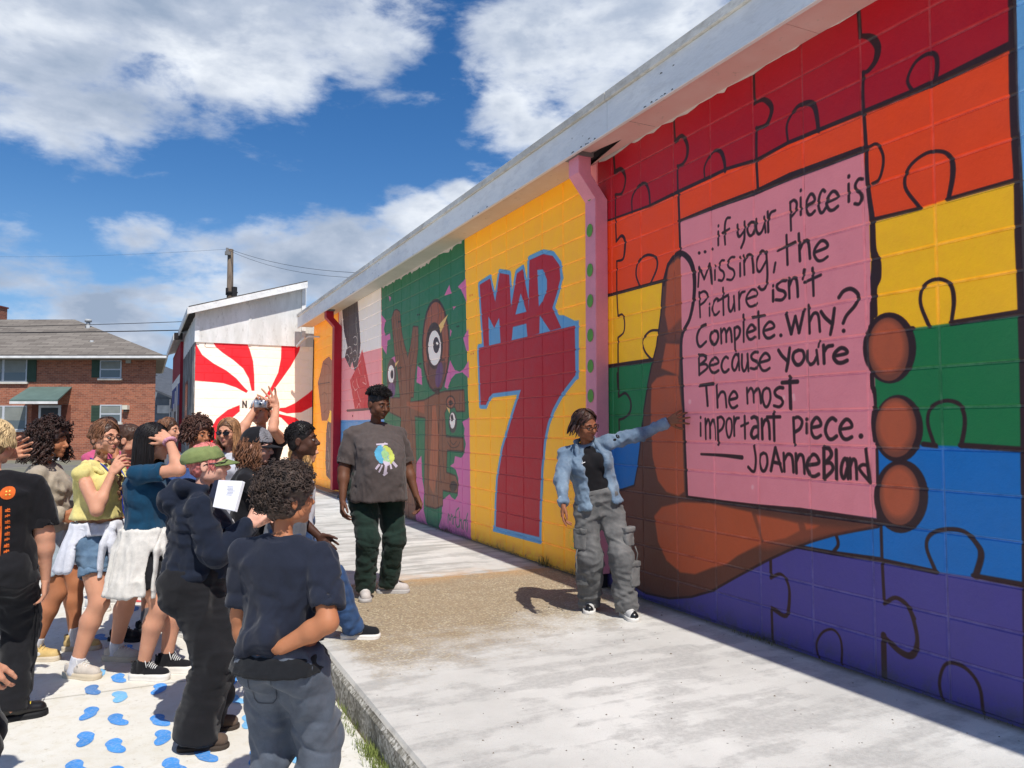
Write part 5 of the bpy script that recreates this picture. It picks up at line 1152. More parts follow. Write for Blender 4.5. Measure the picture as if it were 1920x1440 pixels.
class Person:
    """x right, y the way the person faces, z up; metres; origin on the ground between the feet"""
    def __init__(s, label, at, z, deg, H, skin='fair', w=1.0, dp=1.0, belly=0.0, lean=(0, 0, 0), head=(0, 0, 0), arms=None, feet=None, pel=(0, 0, 0), group=None, vox=.010, hv=.0052, chest=0.0, armr=1.0, legr=1.0, hs=1.0):
        s.root = empty('person', (at[0], at[1], z), -(yaw + R(deg))); tag(s.root, label, 'person', group)
        s.rz = -(yaw + R(deg)); s.at = A3(at[0], at[1], z); s.H = H; s.w = w; s.dp = dp; s.vox = vox; s.hv = hv; s.belly = belly; s.chest = chest; s.armr = armr; s.legr = legr
        s.M = np.array(Matrix.Rotation(s.rz, 3, 'Z')); s.skin = skin_mat('skin_' + skin, SK[skin]); s.sk = skin
        s.pel = A3(*pel) + A3(0, 0, .53 * H)
        lx, ly, lz = lean; s.T = rotm((0, 0, 1), lz) @ rotm((0, 1, 0), ly) @ rotm((1, 0, 0), -lx)
        P = s.tp; s.neck0 = P(0, -.012, .81); s.neck1 = P(0, .002, .868); hw = .104 * (.55 + .45 * w)
        s.sh = {1: P(hw, -.006, .774), -1: P(-hw, -.006, .774)}; s.hip = {1: s.pel + A3(.052 * H * w, 0, -.02 * H), -1: s.pel + A3(-.052 * H * w, 0, -.02 * H)}
        s.hs = H * .131 / .225 * hs * (1.05 if H < 1.62 else 1)      # head scale
        hy, hpn, ht = head; s.Rh = rotm((0, 0, 1), -hy) @ rotm((0, 1, 0), ht) @ rotm((1, 0, 0), -hpn)
        s.hc = s.neck1 + s.Rh @ (A3(0, .018, .078) * s.hs)
        feet = feet or {1: (.09, 0, 0), -1: (-.09, 0, 0)}; s.foot = {}; s.knee = {}; s.ank = {}
        for sd in (1, -1):
            f = feet[sd]
            if f[0] == 'w': f = tuple(s.M.T @ (A3(*f[1]) - s.at)) + tuple(f[2:])
            fx, fy, fz = f[:3]; ang = f[3] if len(f) > 3 else -10 * sd * -1; an = A3(fx, fy, fz + .05 * H * .9)
            pole = f[4] if len(f) > 4 else (.05 * sd, 1, 0); kn, an2 = ik(s.hip[sd], an, .245 * H, .245 * H, pole); s.knee[sd] = kn; s.ank[sd] = an2; s.foot[sd] = (A3(an2[0], an2[1], an2[2] - .045 * H), ang)
        s.elb = {}; s.wr = {}; s.hd = {}
        arms = arms or {}
        for sd in (1, -1):
            a = dict(arms.get(sd, {}))
            if 'sh' in a: s.sh[sd] = s.sh[sd] + s.T @ (A3(*a['sh']) * H)
            if 'dw' in a: a['d'] = s.M.T @ A3(*a['dw'])
            if 'nw' in a: a['n'] = s.M.T @ A3(*a['nw'])
            t = a.get('w', (.15 * sd, .03, .47)); tgt = A3(*t) if a.get('abs') else A3(t[0] * H, t[1] * H, t[2] * H)
            if 'world' in a: tgt = s.M.T @ (A3(*a['world']) - s.at)
            e, wv = ik(s.sh[sd], tgt, .168 * H, .15 * H, a.get('p', (.35 * sd, -1, -.2))); s.elb[sd] = e; s.wr[sd] = wv
            fd = nrm(wv - e) if 'd' not in a else nrm(a['d']); pn = a.get('n', (-sd, .15, 0)); pn = A3(*pn); pn = nrm(pn - fd * (pn @ fd)); s.hd[sd] = (fd, pn, a.get('curl', .35), a.get('sp', .12), a.get('th', 35))
    def tp(s, x, y, z):     # point in torso space (fractions of height) -> local metres
        H = s.H; return s.pel + s.T @ (A3(x * H, y * H, (z - .53) * H))
    def head_pt(s, x, y, z): return s.hc + s.Rh @ (A3(x, y, z) * s.hs)
    # ---------------- body
    def body_sdf(s, B, g=0.0):
        H, w, dp = s.H, s.w, s.dp; b = s.belly; ws = .5 + .5 * w
        B.loft([(-.045 * H, .080 * w * H + g, .060 * dp * H + g, -.004 * H), (-.01 * H, .092 * w * H + g, .070 * dp * H + g, -.008 * H), (.05 * H, .082 * w * H + g, (.060 * dp + .5 * b) * H + g, .3 * b * H), (.11 * H, .076 * w * H + g, (.056 * dp + .5 * b) * H + g, .4 * b * H),
                (.18 * H, .088 * w * H + g, (.064 * dp + .25 * b) * H + g, .15 * b * H), (.220 * H, .088 * w * H + g, .059 * dp * H + g, -.006 * H), (.248 * H, .062 * ws * H + g, .043 * dp * H + g, -.012 * H), (.275 * H, .034 * ws * H + g, .030 * dp * H + g, -.014 * H)], s.T, s.pel, k=.03)
        for sd in (1, -1):
            B.cone(s.tp(.018 * sd, -.015, .812), s.sh[sd], .020 * H + g, .029 * H * (s.armr * .5 + .5) + g, .03)
            B.ell(s.pel + s.T @ A3(.042 * sd * H * w, -.032 * H * dp, -.03 * H), A3(.047, .045, .05) * H * w + g, s.T, .03)
            if s.chest: B.ell(s.tp(.042 * sd * w, .052 * dp, .725), A3(.036, .026, .032) * H * s.chest + g, s.T, .03)
        return B
    def arm_sdf(s, B, sd, g=0.0, k_=.02):
        H = s.H; r = s.armr; e, wv = s.elb[sd], s.wr[sd]
        B.cone(s.sh[sd], e, .0280 * H * r + g, .0222 * H * r + g, k_); m = e + (wv - e) * .3; fl = nrm(s.hd[sd][1])
        B.cone(e, m, .0222 * H * r + g, .0232 * H * r + g, k_); B.cone(m, wv, .0232 * H * r + g, .0160 * H * (r * .5 + .5) + g, k_, sq=(fl, .82)); return B
    def leg_sdf(s, B, sd, g=0.0, k_=.025):
        H = s.H; r = s.legr; kn, an = s.knee[sd], s.ank[sd]; m = kn + (an - kn) * .3 + A3(0, -.008 * H, 0)
        B.cone(s.hip[sd] + A3(0, 0, -.01 * H), kn, .0515 * H * r + g, .0325 * H * r + g, .03); B.cone(kn, m, .0315 * H * r + g, .0335 * H * r + g, k_); B.cone(m, an, .0335 * H * r + g, .0205 * H * (r * .5 + .5) + g, k_)
        return B
    def foot_axes(s, sd):
        ang = s.foot[sd][1]; y = rotm((0, 0, 1), -ang) @ A3(0, 1, 0); return np.cross(y, A3(0, 0, 1)), y
    def hand_sdf(s, B, sd, hk=1.0):
        H = s.H; fd, pn, curl, sp, th = s.hd[sd]; wv = s.wr[sd]; u = nrm(np.cross(pn, fd)) * sd * -1   # u: towards the thumb
        L = .108 * H * hk; pl = L * .48; pw = L * .21; r = L * .048
        c = curl if hasattr(curl, '__len__') else [curl] * 4
        for i in range(4):
            off = (1.5 - i) / 1.5 * pw; base = wv + fd * pl * (1.0 - .05 * abs(i - 1.2)) + u * off; B.cone(wv + fd * L * .10 + u * off * .55, base, L * .085, L * .062, .010)
            d = nrm(fd + u * (1.5 - i) * sp); q = base; ln = L * (.50, .55, .51, .41)[i]
            for j, (f, cc) in enumerate(((.45, .9), (.31, 1.15), (.24, .8))):
                a = c[i] * cc * 1.3; d = nrm(d * math.cos(a) + pn * math.sin(a)); e = q + d * ln * f
                B.cone(q, e, r * (1.12 - .1 * j), r * (1.02 - .12 * j), .004); q = e
                # keep curling about the same axis
                pn2 = nrm(pn - d * (pn @ d)) if j < 2 else pn
            
        t0 = wv + fd * L * .10 + u * pw * .6 + pn * L * .03; d = nrm(fd * math.cos(R(th)) + u * math.sin(R(th)) + pn * .35); t1 = t0 + d * L * .26; d2 = nrm(d + fd * .45); t2 = t1 + d2 * L * .19; t3 = t2 + nrm(d2 + fd * .3) * L * .15
        B.cone(t0, t1, L * .085, L * .062, .012); B.cone(t1, t2, r * 1.25, r * 1.15, .006); B.cone(t2, t3, r * 1.15, r * .9, .004); B.ell(wv + fd * L * .28 + pn * L * .015, A3(L * .19, L * .19, L * .19) * .55 + 0, None, .012)
        s.hand_c = wv + fd * L * .5; return B
    def head_sdf(s, B, jaw=1.0, nose=1.0, fat=0.0):
        P = s.head_pt; m = s.hs; Rm = s.Rh
        def E(c, r, k_=.012, op='u'): B.ell(P(*c), A3(*r) * m, Rm, k_ * m, op)
        E((0, -.014, .032), (.0735, .093, .083)); E((0, .018, -.018), (.061 + fat, .070, .078), .03); E((0, .038, -.060), (.046 * jaw + fat, .050, .042), .02); E((0, .068, -.094), (.022 * jaw, .019, .017), .018)
        for a in (1, -1):
            E((.037 * a, .060, -.030), (.024 + fat, .022, .026), .02); E((.053 * a, .005, -.062), (.016, .035, .024), .02)
            B.cone(P(.014 * a, .083, .023), P(.046 * a, .071, .022), .0085 * m, .007 * m, .012 * m)
            E((.031 * a, .0945, .003), (.0175, .0125, .0105), .010, 's')
            B.cone(P(.0115 * a, .092, -.031), P(.0115 * a, .090, -.033), .0075 * m * nose, .0075 * m * nose, .006 * m)
            B.ell(P(.081 * a, -.014, -.010), A3(.0065, .0185, .031) * m, Rm @ rotm((0, 0, 1), 16 * a), .004 * m); E((.074 * a, -.006, -.004), (.010, .012, .022), .004); E((.0875 * a, -.011, -.008), (.0045, .009, .017), .004, 's')
        B.cone(P(0, .086, .012), P(0, .107, -.026), .0075 * m, .0115 * m * nose, .008 * m); B.cone(P(0, .107, -.026), P(0, .096, -.035), .0105 * m * nose, .007 * m, .006 * m)
        B.ell(P(0, .088, -.052), A3(.023, .010, .0065) * m, Rm, .006 * m); B.ell(P(0, .087, -.064), A3(.019, .010, .0075) * m, Rm, .006 * m); B.cone(P(-.018, .0955, -.058), P(.018, .0955, -.058), .0022 * m, .0022 * m, .003 * m, op='s')
        return B
    def neck_sdf(s, B, g=0.0):
        m = s.H / 1.65; B.cone(s.neck0, s.head_pt(0, -.018, -.045), .036 * m * (s.w * .5 + .5) + g, .039 * m + g, .02); return B
    def build_body(s, legs=True, **hk):
        H = s.H; hpl = s.neck0 + (s.neck1 - s.neck0) * .45; nd = nrm(s.neck1 - s.neck0)
        def full():
            B = Sdf(); s.body_sdf(B)
            for sd in (1, -1):
                s.arm_sdf(B, sd)
                if legs: s.leg_sdf(B, sd)
            B.cone(s.neck0, hpl + nd * .006, (.036 * H / 1.65) * (s.w * .5 + .5), (.0365 * H / 1.65) * (s.w * .25 + .75), .02); return B
        def cull(vq, keep):
            V, Q = vq
            return (V, Q[keep(V)[Q].any(1)]) if len(V) else vq
        A = full()
        if legs:
            for sd in (1, -1):
                x, y = s.foot_axes(sd); f = s.foot[sd][0]; A.cone(f + A3(0, 0, .03 * H), f + y * .07 * H + A3(0, 0, .016 * H), .02 * H, .016 * H, .02)
        sp = {sd: s.wr[sd] + s.hd[sd][0] * .072 * H for sd in (1, -1)}
        ms = [cull(A.mesh(s.vox), lambda V: np.minimum(np.linalg.norm(V - sp[1], axis=1), np.linalg.norm(V - sp[-1], axis=1)) > .0715 * H)]
        Hd = Sdf(); s.neck_sdf(Hd); s.head_sdf(Hd, **hk); ms.append(cull(Hd.mesh(s.hv), lambda V: (V - hpl) @ nd > -.012))
        for sd in (1, -1):
            W = Sdf(); s.arm_sdf(W, sd); s.hand_sdf(W, sd); W.sphere_keep(sp[sd], .072 * H + .03, True); ms.append(cull(W.mesh(.0046 if s.vox < .013 else .0056), lambda V: np.linalg.norm(V - sp[sd], axis=1) < .0735 * H + .001))
        s.body = qobj('body', join(*ms), s.skin, s.root); return s
    def face(s, iris=(50, 34, 26), lip=None, brow=(40, 28, 22)):
        m = s.hs; lipc = {'pale': (196, 118, 112), 'fair': (176, 100, 92), 'tan': (142, 80, 70), 'brown': (110, 62, 56), 'deep': (86, 50, 46), 'dark': (70, 40, 38)}[s.sk] if lip is None else lip
        L = Sdf(); L.ell(s.head_pt(0, .0895, -.0525), A3(.020, .009, .0055) * m, s.Rh, .004); L.ell(s.head_pt(0, .0885, -.0635), A3(.017, .009, .0062) * m, s.Rh, .004); L.cone(s.head_pt(-.02, .098, -.058), s.head_pt(.02, .098, -.058), .0016 * m, .0016 * m, .003, op='s')
        blob('lips', L, .0030, sleek('lip_%d%d' % lipc[:2], lipc, .45), s.root)
        for a in (1, -1):
            c = s.head_pt(.031 * a, .079, .003); B = Sdf().ell(c, A3(.0115, .0115, .0105) * m, s.Rh, .002); e = blob('eye', B, .0030, sleek('eye_white', (176, 166, 158), .3), s.root)
            blob('iris', Sdf().ell(s.head_pt(.0315 * a, .0875, .0025), A3(.0064, .0044, .0066) * m, s.Rh, .001), .0018, sleek('iris_%d' % iris[0], iris, .2), e)
            W = Sdf().chain([s.head_pt(.013 * a, .0905, .0255), s.head_pt(.031 * a, .0885, .031), s.head_pt(.048 * a, .0765, .0255)], [.0036 * m, .0036 * m, .002 * m], .003); blob('eyebrow', W, .0030, hair_mat('brow_%d' % brow[0], brow), s.root)
            B = Sdf().ell(s.head_pt(.031 * a, .0795, .0065), A3(.0135, .0125, .0088) * m, s.Rh, .002); B.plane(s.head_pt(0, .08, .0055), s.Rh @ A3(0, -.25, -1)); blob('eyelid', B, .0030, s.skin, s.root)
        return s
    # ---------------- clothing
    def top(s, name, mat, g=.012, sleeve=.62, hem=.475, sg=.018, loose=.0, neck=.030, lay=None, seed=0, vox=None, vneck=0, flare=0.0, long_r=None, parent=None, extra=None, deepneck=0, cuffs=False):
        """sleeve: fraction of the upper arm (0..1) or 2 = to the wrist"""
        H, w, dp, b = s.H, s.w, s.dp, s.belly; B = Sdf(); z = lambda f: (f - .53) * H; l = loose
        hw = (.090 * w + l + flare) * H + g; hd = (.068 * dp + l + flare + .55 * b) * H + g
        secs = [(z(hem), hw, hd, .35 * b * H - .004 * H)]
        for zz, ww, dd, cy in ((.55, .088, .066 + .55 * b, .35 * b), (.60, .084, .062 + .58 * b, .42 * b), (.65, .082, .060 + .5 * b, .38 * b), (.71, .090, .066 + .2 * b, .12 * b), (.755, .092, .061, -.006), (.778, .072, .049, -.011), (.797, .048, .039, -.013), (.812, .033, .031, -.014)):
            ww = ww * (1 if zz < .76 else (.5 + .5 * w) / w)
            if zz > hem + .02: secs.append((z(zz), (ww * w + l) * H + g, (dd * dp + l * .9) * H + g, cy * H))
        B.loft(secs, s.T, s.pel, k=.03)
        for sd in (1, -1):
            B.cone(s.tp(.018 * sd, -.014, .810), s.sh[sd], .019 * H + g * .6, .0275 * H * (s.armr * .5 + .5) + g * .6, .028)
            if s.chest: B.ell(s.tp(.042 * sd * w, .052 * dp, .725), A3(.036, .028, .034) * H * s.chest + g, s.T, .035)
            e, wv = s.elb[sd], s.wr[sd]; r = s.armr
            if sleeve < 0: continue
            if sleeve <= 1: B.cone(s.sh[sd], s.sh[sd] + (e - s.sh[sd]) * sleeve, .0285 * H * r + g * .5, .0265 * H * r + sg * .8, .018, flat=1)
            else:
                f = min(sleeve - 1, 1); B.cone(s.sh[sd], e, .0280 * H * r + g * .5, .0230 * H * r + sg * .85, .02)
                en = e + (wv - e) * f * .97; B.cone(e, en, .0230 * H * r + sg * .85, .0175 * H * r + sg * .9 * (1 - .5 * (f >= 1)), .02, flat=1)
                if f >= 1: B.cone(e + (wv - e) * .86, wv, .019 * H * r + sg * .7, .019 * H * r + sg * .5, .006, flat=1)
        # hollow openings
        hb = s.T @ A3(0, 0, 1); c0 = s.tp(0, .35 * b, hem)
        B.loft([(z(hem) - .02, hw - s.vox * 2.3, hd - s.vox * 2.3, .35 * b * H - .004 * H), (z(hem) + .03, hw - s.vox * 2.3, hd - s.vox * 2.3, .35 * b * H - .004 * H)], s.T, s.pel, k=.002, op='s')
        for sd in (1, -1):
            if 0 <= sleeve <= 1:
                en = s.sh[sd] + (s.elb[sd] - s.sh[sd]) * sleeve; u = nrm(s.elb[sd] - s.sh[sd]); rr = .0265 * H * s.armr + sg * .8 - s.vox * 1.2; B.cone(en - u * .03, en + u * .02, rr * .96, rr, .002, op='s')
        # neckline
        nk = s.tp(0, .004, .838); B.ell(nk, A3(neck * 1.25 * (w * .5 + .5) * H + .010, (neck * 1.15) * H + .012 + deepneck * .3, .020 * H + vneck + deepneck), s.T, .006, 's')
        if extra: extra(B, s)
        V, Q = B.mesh(vox or s.vox)
        if lay is None: lay = FOLD_TEE
        nk0 = s.neck0; V = folds(V, Q, lay, seed, lambda V: np.clip((np.linalg.norm(V - nk0, axis=1) - .06) / .16, .12, 1)); o = qobj(name, (V, Q), mat, parent or s.root); s.top_o = o; s.cov = getattr(s, 'cov', []) + [o]; return o
    def trousers(s, name, mat, r0=.057, r1=.046, r2=.042, waist=.60, g=.008, cut=1.0, lay=None, seed=0, vox=None, cuff=None, hollow=True):
        """cut: 1 to the ankle, below 1 = shorts as fraction hip->knee (0-.5) ->ankle"""
        H, w, dp, b = s.H, s.w, s.dp, s.belly; B = Sdf(); z = lambda f: (f - .53) * H
        B.loft([(z(.475), .086 * w * H + g, .064 * dp * H + g, -.004 * H), (z(.52), .092 * w * H + g, .070 * dp * H + g, -.006 * H), (z(.56), .086 * w * H + g, (.063 * dp + .45 * b) * H + g, .25 * b * H)][:4 if waist > .565 else 2] + [(z(waist), .080 * w * H + g, (.058 * dp + .5 * b) * H + g, .38 * b * H)], rotm((0, 0, 1), 0) if False else s.T, s.pel, k=.03)
        for sd in (1, -1):
            B.ell(s.pel + s.T @ A3(.042 * sd * H * w, -.030 * H * dp, -.03 * H), A3(.049, .046, .052) * H * w + g, s.T, .03)
            h0 = s.hip[sd] + A3(0, 0, -.012 * H); kn, an = s.knee[sd], s.ank[sd]
            if cut >= 1:
                end = an + A3(0, 0, -.012 * H) if cut == 1 else an + A3(0, 0, -.03 * H)
                B.cone(h0, kn, r0 * H, r1 * H, .03); B.cone(kn, end, r1 * H, r2 * H, .03, flat=1)
                if cuff: u = nrm(kn - end); B.cone(end + u * .04, end, cuff * H, cuff * H * .95, .006, flat=1)
                elif hollow: u = nrm(kn - end); B.cone(end + u * .03, end - u * .03, r2 * H - s.vox * 1.6, r2 * H - s.vox * 1.6, .002, op='s')
            elif cut <= .5:
                end = h0 + (kn - h0) * cut * 2; B.cone(h0, end, r0 * H, r1 * H, .03, flat=1); u = nrm(h0 - end); B.cone(end + u * .03, end - u * .02, r1 * H - s.vox * 1.6, r1 * H - s.vox * 1.6, .002, op='s')
        V, Q = B.mesh(vox or s.vox); V = folds(V, Q, lay or FOLD_PANTS, seed); o = qobj(name, (V, Q), mat, s.root); s.tr_o = o; s.cov = getattr(s, 'cov', []) + [o]; return o
    def tuck_under(s, inner=None, covers=None, depth=.005):
        """press the skin (or an inner layer) in where a garment lies over it, as cloth does"""
        me = (inner or s.body).data; n = len(me.vertices); co = np.empty(n * 3); me.vertices.foreach_get('co', co); co = co.reshape(-1, 3); no = np.empty(n * 3); me.vertices.foreach_get('normal', no); no = no.reshape(-1, 3)
        disp = np.zeros(n)
        for c in (covers or s.cov):
            bv = BVHTree.FromPolygons([v.co for v in c.data.vertices], [p.vertices for p in c.data.polygons]); lo, hi = np.array(c.bound_box).min(0) - .01, np.array(c.bound_box).max(0) + .01
            for i in np.nonzero(((co > lo) & (co < hi)).all(1) & (co[:, 2] < s.neck1[2] - .05))[0]:
                h = bv.find_nearest(Vector(co[i]), .03)
                if h[0] is None or h[1].dot(Vector(no[i])) < .45: continue
                d = (Vector(co[i]) - h[0]).dot(h[1])
                if -depth < d < .018 and (abs(d) > .8 * h[3] or h[3] < .004): disp[i] = max(disp[i], min(d + depth, .016))
        ed = np.empty(len(me.edges) * 2, np.int32); me.edges.foreach_get('vertices', ed); ed = ed.reshape(-1, 2); cnt = np.bincount(ed.ravel(), minlength=n)
        for _ in range(4):
            a = np.bincount(ed[:, 0], disp[ed[:, 1]], n) + np.bincount(ed[:, 1], disp[ed[:, 0]], n); disp = np.where(disp > 0, np.maximum(disp * .75, a / np.maximum(cnt, 1)), a / np.maximum(cnt, 1) * .9)
        co -= no * np.minimum(disp, .016)[:, None]; me.vertices.foreach_set('co', co.ravel()); me.update()
    def shoe(s, sd, upper, sole, lace=(230, 230, 226), hi=False, thick=.026, toe=None, kind='shoe', col2=None, laces=5):
        x, y = s.foot_axes(sd); f = s.foot[sd][0]; M = np.stack([x, y, A3(0, 0, 1)], 1); q = s.H / 1.65 * 1.02
        def P(a, b, c): return f + M @ (A3(a, b, c) * q)
        B = Sdf(); B.cone(P(0, -.038, .052), P(0, .045, .050), .037 * q, .037 * q, .015, sq=(x, .92)); B.cone(P(0, .045, .048), P(.004 * sd * -1, .135, .036), .038 * q, .036 * q, .02); B.cone(P(0, -.03, .06), P(0, -.036, .115 if hi else .088), .037 * q, .036 * q, .012, flat=1); B.cone(P(0, .01, .07), P(0, .075, .055), .028 * q, .026 * q, .012)
        B.cone(P(0, -.036, .08), P(0, -.036, .14), .030 * q, .030 * q, .003, op='s'); B.plane(P(0, 0, .010), (0, 0, -1))
        o = blob(kind, B, .0060, upper, s.root)
        prof = [(-.083, .012), (-.076, .028), (-.055, .037), (-.02, .038), (.03, .036), (.075, .043), (.115, .048), (.145, .044), (.168, .030), (.178, .010)]
        mb = MB(); rows = []; zs = (0, .004, thick * .5, thick); gs = (-.004, 0, .001, -.002)
        outline = [(w_, yy) for yy, w_ in prof] + [(-w_, yy) for yy, w_ in prof[::-1]]
        V = [P(a + math.copysign(g_, a), b * (1 + g_ * 4), zz) for zz, g_ in zip(zs, gs) for a, b in outline]; n = len(outline)
        F = [tuple(range(n)), tuple((len(zs) - 1) * n + i for i in range(n))[::-1]] + [(r_ * n + i, (r_ + 1) * n + i, (r_ + 1) * n + (i + 1) % n, r_ * n + (i + 1) % n) for r_ in range(len(zs) - 1) for i in range(n)]
        mb.add(V, F).build('sole', sole, o, True)
        if laces:
            mb = MB()
            for i in range(laces):
                t = i / max(laces - 1, 1); yy = .088 - .075 * t; zz = .078 + .027 * t + (.02 * t if hi else 0); r_ = .0032 * q
                mb.tube([P(-.026, yy - .004, zz - .016), P(-.012, yy, zz + .003), P(.012, yy + .004, zz + .003), P(.026, yy, zz - .016)], r_, 5)
            mb.tube([P(0, .02, .105 + .02 * hi), P(.03, .03, .11 + .02 * hi), P(.045, .05, .085)], .0028, 5).tube([P(0, .02, .105 + .02 * hi), P(-.03, .035, .108 + .02 * hi), P(-.042, .055, .082)], .0028, 5)
            mb.build('laces', cloth('lace_%d_%d' % lace[:2], lace), o, True)
        if toe is not None:
            T_ = Sdf().cone(P(0, .12, .036), P(0, .142, .034), .0385 * q, .0365 * q, .02); T_.plane(P(0, 0, .012), (0, 0, -1)); T_.plane(P(0, .112, 0), -y); blob('toe_cap', T_, .0060, toe, o)
        if col2 is not None:
            for a in (1, -1):
                T_ = Sdf().ell(P(.034 * a, .035, .05), A3(.009, .036, .020) * q, M, .004); blob('side_panel', T_, .0060, col2, o)
        return o
    def sock(s, sd, mat, h=.10, g=.004):
        an = s.ank[sd]; u = nrm(s.knee[sd] - an); B = Sdf().cone(an - u * .04, an + u * h, .022 * s.H + g, .024 * s.H + g, .01, flat=1); return blob('sock', B, .007, mat, s.root, [(.0012, (90, 90, 8), 'n')])
    # ---------------- hair
    def scalp(s, az, pol, inf=0.0):
        """az 0 = front, + = right side; pol 0 = crown"""
        r = A3(.0765, .097, .087) + inf; return s.head_pt(*(A3(0, -.014, .032) + r * A3(math.sin(az) * math.sin(pol), math.cos(az) * math.sin(pol), math.cos(pol))))
    def cap_hair(s, mat, inf=.010, front=.058, side=-.02, lay=None, vox=.006, name='hair', back=-.075, seed=0, top=0, faceclear=.045):
        B = Sdf(); m = s.hs; B.ell(s.head_pt(0, -.015, .034 + top * .5), (A3(.0745, .0935, .084 + top * .5) + inf) * m, s.Rh, .01)
        B.ell(s.head_pt(0, -.045, -.02), (A3(.063, .05, .055) + inf * .7) * m, s.Rh, .02)
        B.ell(s.head_pt(0, .085, -.045), A3(.072, .075, front + .045) * m, s.Rh, .012, 's'); B.ell(s.head_pt(0, .02, -.10), A3(.10, .055, -side + .06) * m, s.Rh, .01, 's')
        B.plane(s.head_pt(0, 0, back), s.Rh @ A3(0, .2, -1)); V, Q = B.mesh(vox); V = folds(V, Q, lay or [(.004, (60, 60, 60), 'n'), (.0025, (130, 130, 60), 'n')], seed); s.hair_o = qobj(name, (V, Q), mat, s.root); return s.hair_o
    def strands(s, mat, n=220, L=.25, rad=.0042, wave=.006, wf=22, az0=.9, parent=None, seed=0, curl=0.0, flare=.012, inf=.010, jit=.2, part=0.0, behind=False, azmax=math.pi, n_seg=13, hang=.0, splay=0.0):
        rn = random.Random(seed); mb = MB()
        for i in range(n):
            az = rn.uniform(az0, azmax) * rn.choice((1, -1)); top_ = rn.random() < .65; ra = az * (rn.uniform(.12, 1.0) if top_ else rn.uniform(.8, 1.0)); pol = rn.uniform(.02, .85) if top_ else rn.uniform(.6, 1.6)
            ln = L * rn.uniform(1 - jit, 1 + jit * .4); pts = []; p2 = pol; cur = None; d_in = inf + rn.uniform(-.004, .006); steps = 6
            pe = 1.62 + rn.uniform(-.05, .1)
            for j in range(steps):
                t = j / (steps - 1); a = ra + (az - ra) * t; pts.append(s.scalp(a, pol + (pe - pol) * t if pol < pe else pol, d_in))
            last = pts[-1]; out = s.Rh @ A3(math.sin(az), math.cos(az), 0); out[2] = 0; ph = rn.uniform(0, 6.28); w_ = wave * rn.uniform(.6, 1.4); sid = nrm(np.cross(out, A3(0, 0, 1)))
            fl = flare * rn.uniform(-.4, 1.2)
            for j in range(1, n_seg):
                t = j / (n_seg - 1); pts.append(last + A3(0, 0, -1) * ln * t + out * (fl * math.sin(t * 2.2) + splay * t * t + hang * t) + sid * w_ * math.sin(wf * t * ln * 4 + ph) * (.3 + t) + out * w_ * math.cos(wf * t * ln * 4 + ph) * curl)
            m = len(pts); r_ = [rad * (1.0 if q < m * .75 else 1.0 - .75 * (q - m * .75) / (m * .25)) * (.7 if q == 0 else 1) for q in range(m)]
            mb.tube(pts, r_, 5, False)
        return mb.build('hair_strands', mat, parent or s.root, True)
    def curls(s, mat, n=420, inf=(.012, .03), r=.010, tr=.0026, parent=None, seed=0, ok=None, turns=1.4, seg=9, rise=.02, squash=1.0, sides=5):
        rn = random.Random(seed); mb = MB(); c = 0
        while c < n:
            az = rn.uniform(-math.pi, math.pi); pol = math.acos(rn.uniform(-.75, 1))
            if ok is not None and not ok(az, pol): continue
            c += 1; q = rn.uniform(*inf); base = s.scalp(az, pol, q); nn = nrm(base - s.head_pt(0, -.014, .02)); t1 = nrm(np.cross(nn, A3(rn.uniform(-1, 1), rn.uniform(-1, 1), rn.uniform(-1, 1)))); t2 = np.cross(nn, t1); rr = r * rn.uniform(.6, 1.3); ph = rn.uniform(0, 6.28); rs = rise * rn.uniform(.5, 1.3); tn = turns * rn.uniform(.8, 1.3); ax = nrm(t1 * rn.uniform(-.6, .6) + nn)
            pts = [base + ax * rs * (j / (seg - 1)) + (t1 * math.cos(ph + 6.28 * tn * j / (seg - 1)) + t2 * math.sin(ph + 6.28 * tn * j / (seg - 1))) * rr * (1 - .3 * j / seg) for j in range(seg)]
            mb.tube(pts, [tr * (1 if j < seg - 1 else .5) for j in range(seg)], sides, False)
        return mb.build('hair_curls', mat, parent or s.root, True)
    def cap(s, mat, brim, inf=.013, front=None, flat=0, drop=.030, tilt=8, name='cap', blen=.075, slouch=0):
        m = s.hs; B = Sdf()
        if flat: B.loft([(-.005, .083, .103, -.012), (.03, .088, .108, -.014), (.075, .090, .110, -.02), (.098, .080, .098, -.022), (.106, .05, .07, -.022)] if m == 0 else [(z_ * m, a * m, b * m, c * m) for z_, a, b, c in ((-.020, .084, .104, -.014), (.02, .090, .112, -.018), (.06, .090, .112, -.024), (.088, .080, .098, -.026), (.104, .058, .070, -.026), (.112, .03, .04, -.026))], s.Rh @ rotm((1, 0, 0), 13), s.hc, k=.01)
        else: B.ell(s.head_pt(0, -.014, .034), (A3(.0755, .095, .090) + inf) * m, s.Rh, .01)
        B.plane(s.head_pt(0, .0, drop), s.Rh @ A3(0, .12, -1)); B.ell(s.head_pt(0, -.014, .01), (A3(.077, .096, .080) + inf * .4) * m, s.Rh, .002, 's')
        V, Q = B.mesh(.0056); V = folds(V, Q, [(.0025, (18, 18, 12), 'r', 20), (.001, (60, 60, 60), 'n')], 3); o = qobj(name, (V, Q), mat, s.root)
        pts = []; n = 13; V = []; F = []
        for j in range(5):
            for i in range(n):
                a = R(-62 + 124 * i / (n - 1)); r = 1 + (blen / .1) * (j / 4) * math.cos(a) ** 1.2; x = (.0755 + inf) * math.sin(a) * (1 + .06 * j / 4); y = -.014 + (.095 + inf) * math.cos(a) * r
                zc = drop + .004 + .012 * (math.cos(a) - 1) - math.tan(R(tilt)) * blen * (j / 4) * math.cos(a) - .018 * math.sin(a) ** 2; V.append((x, y, zc))
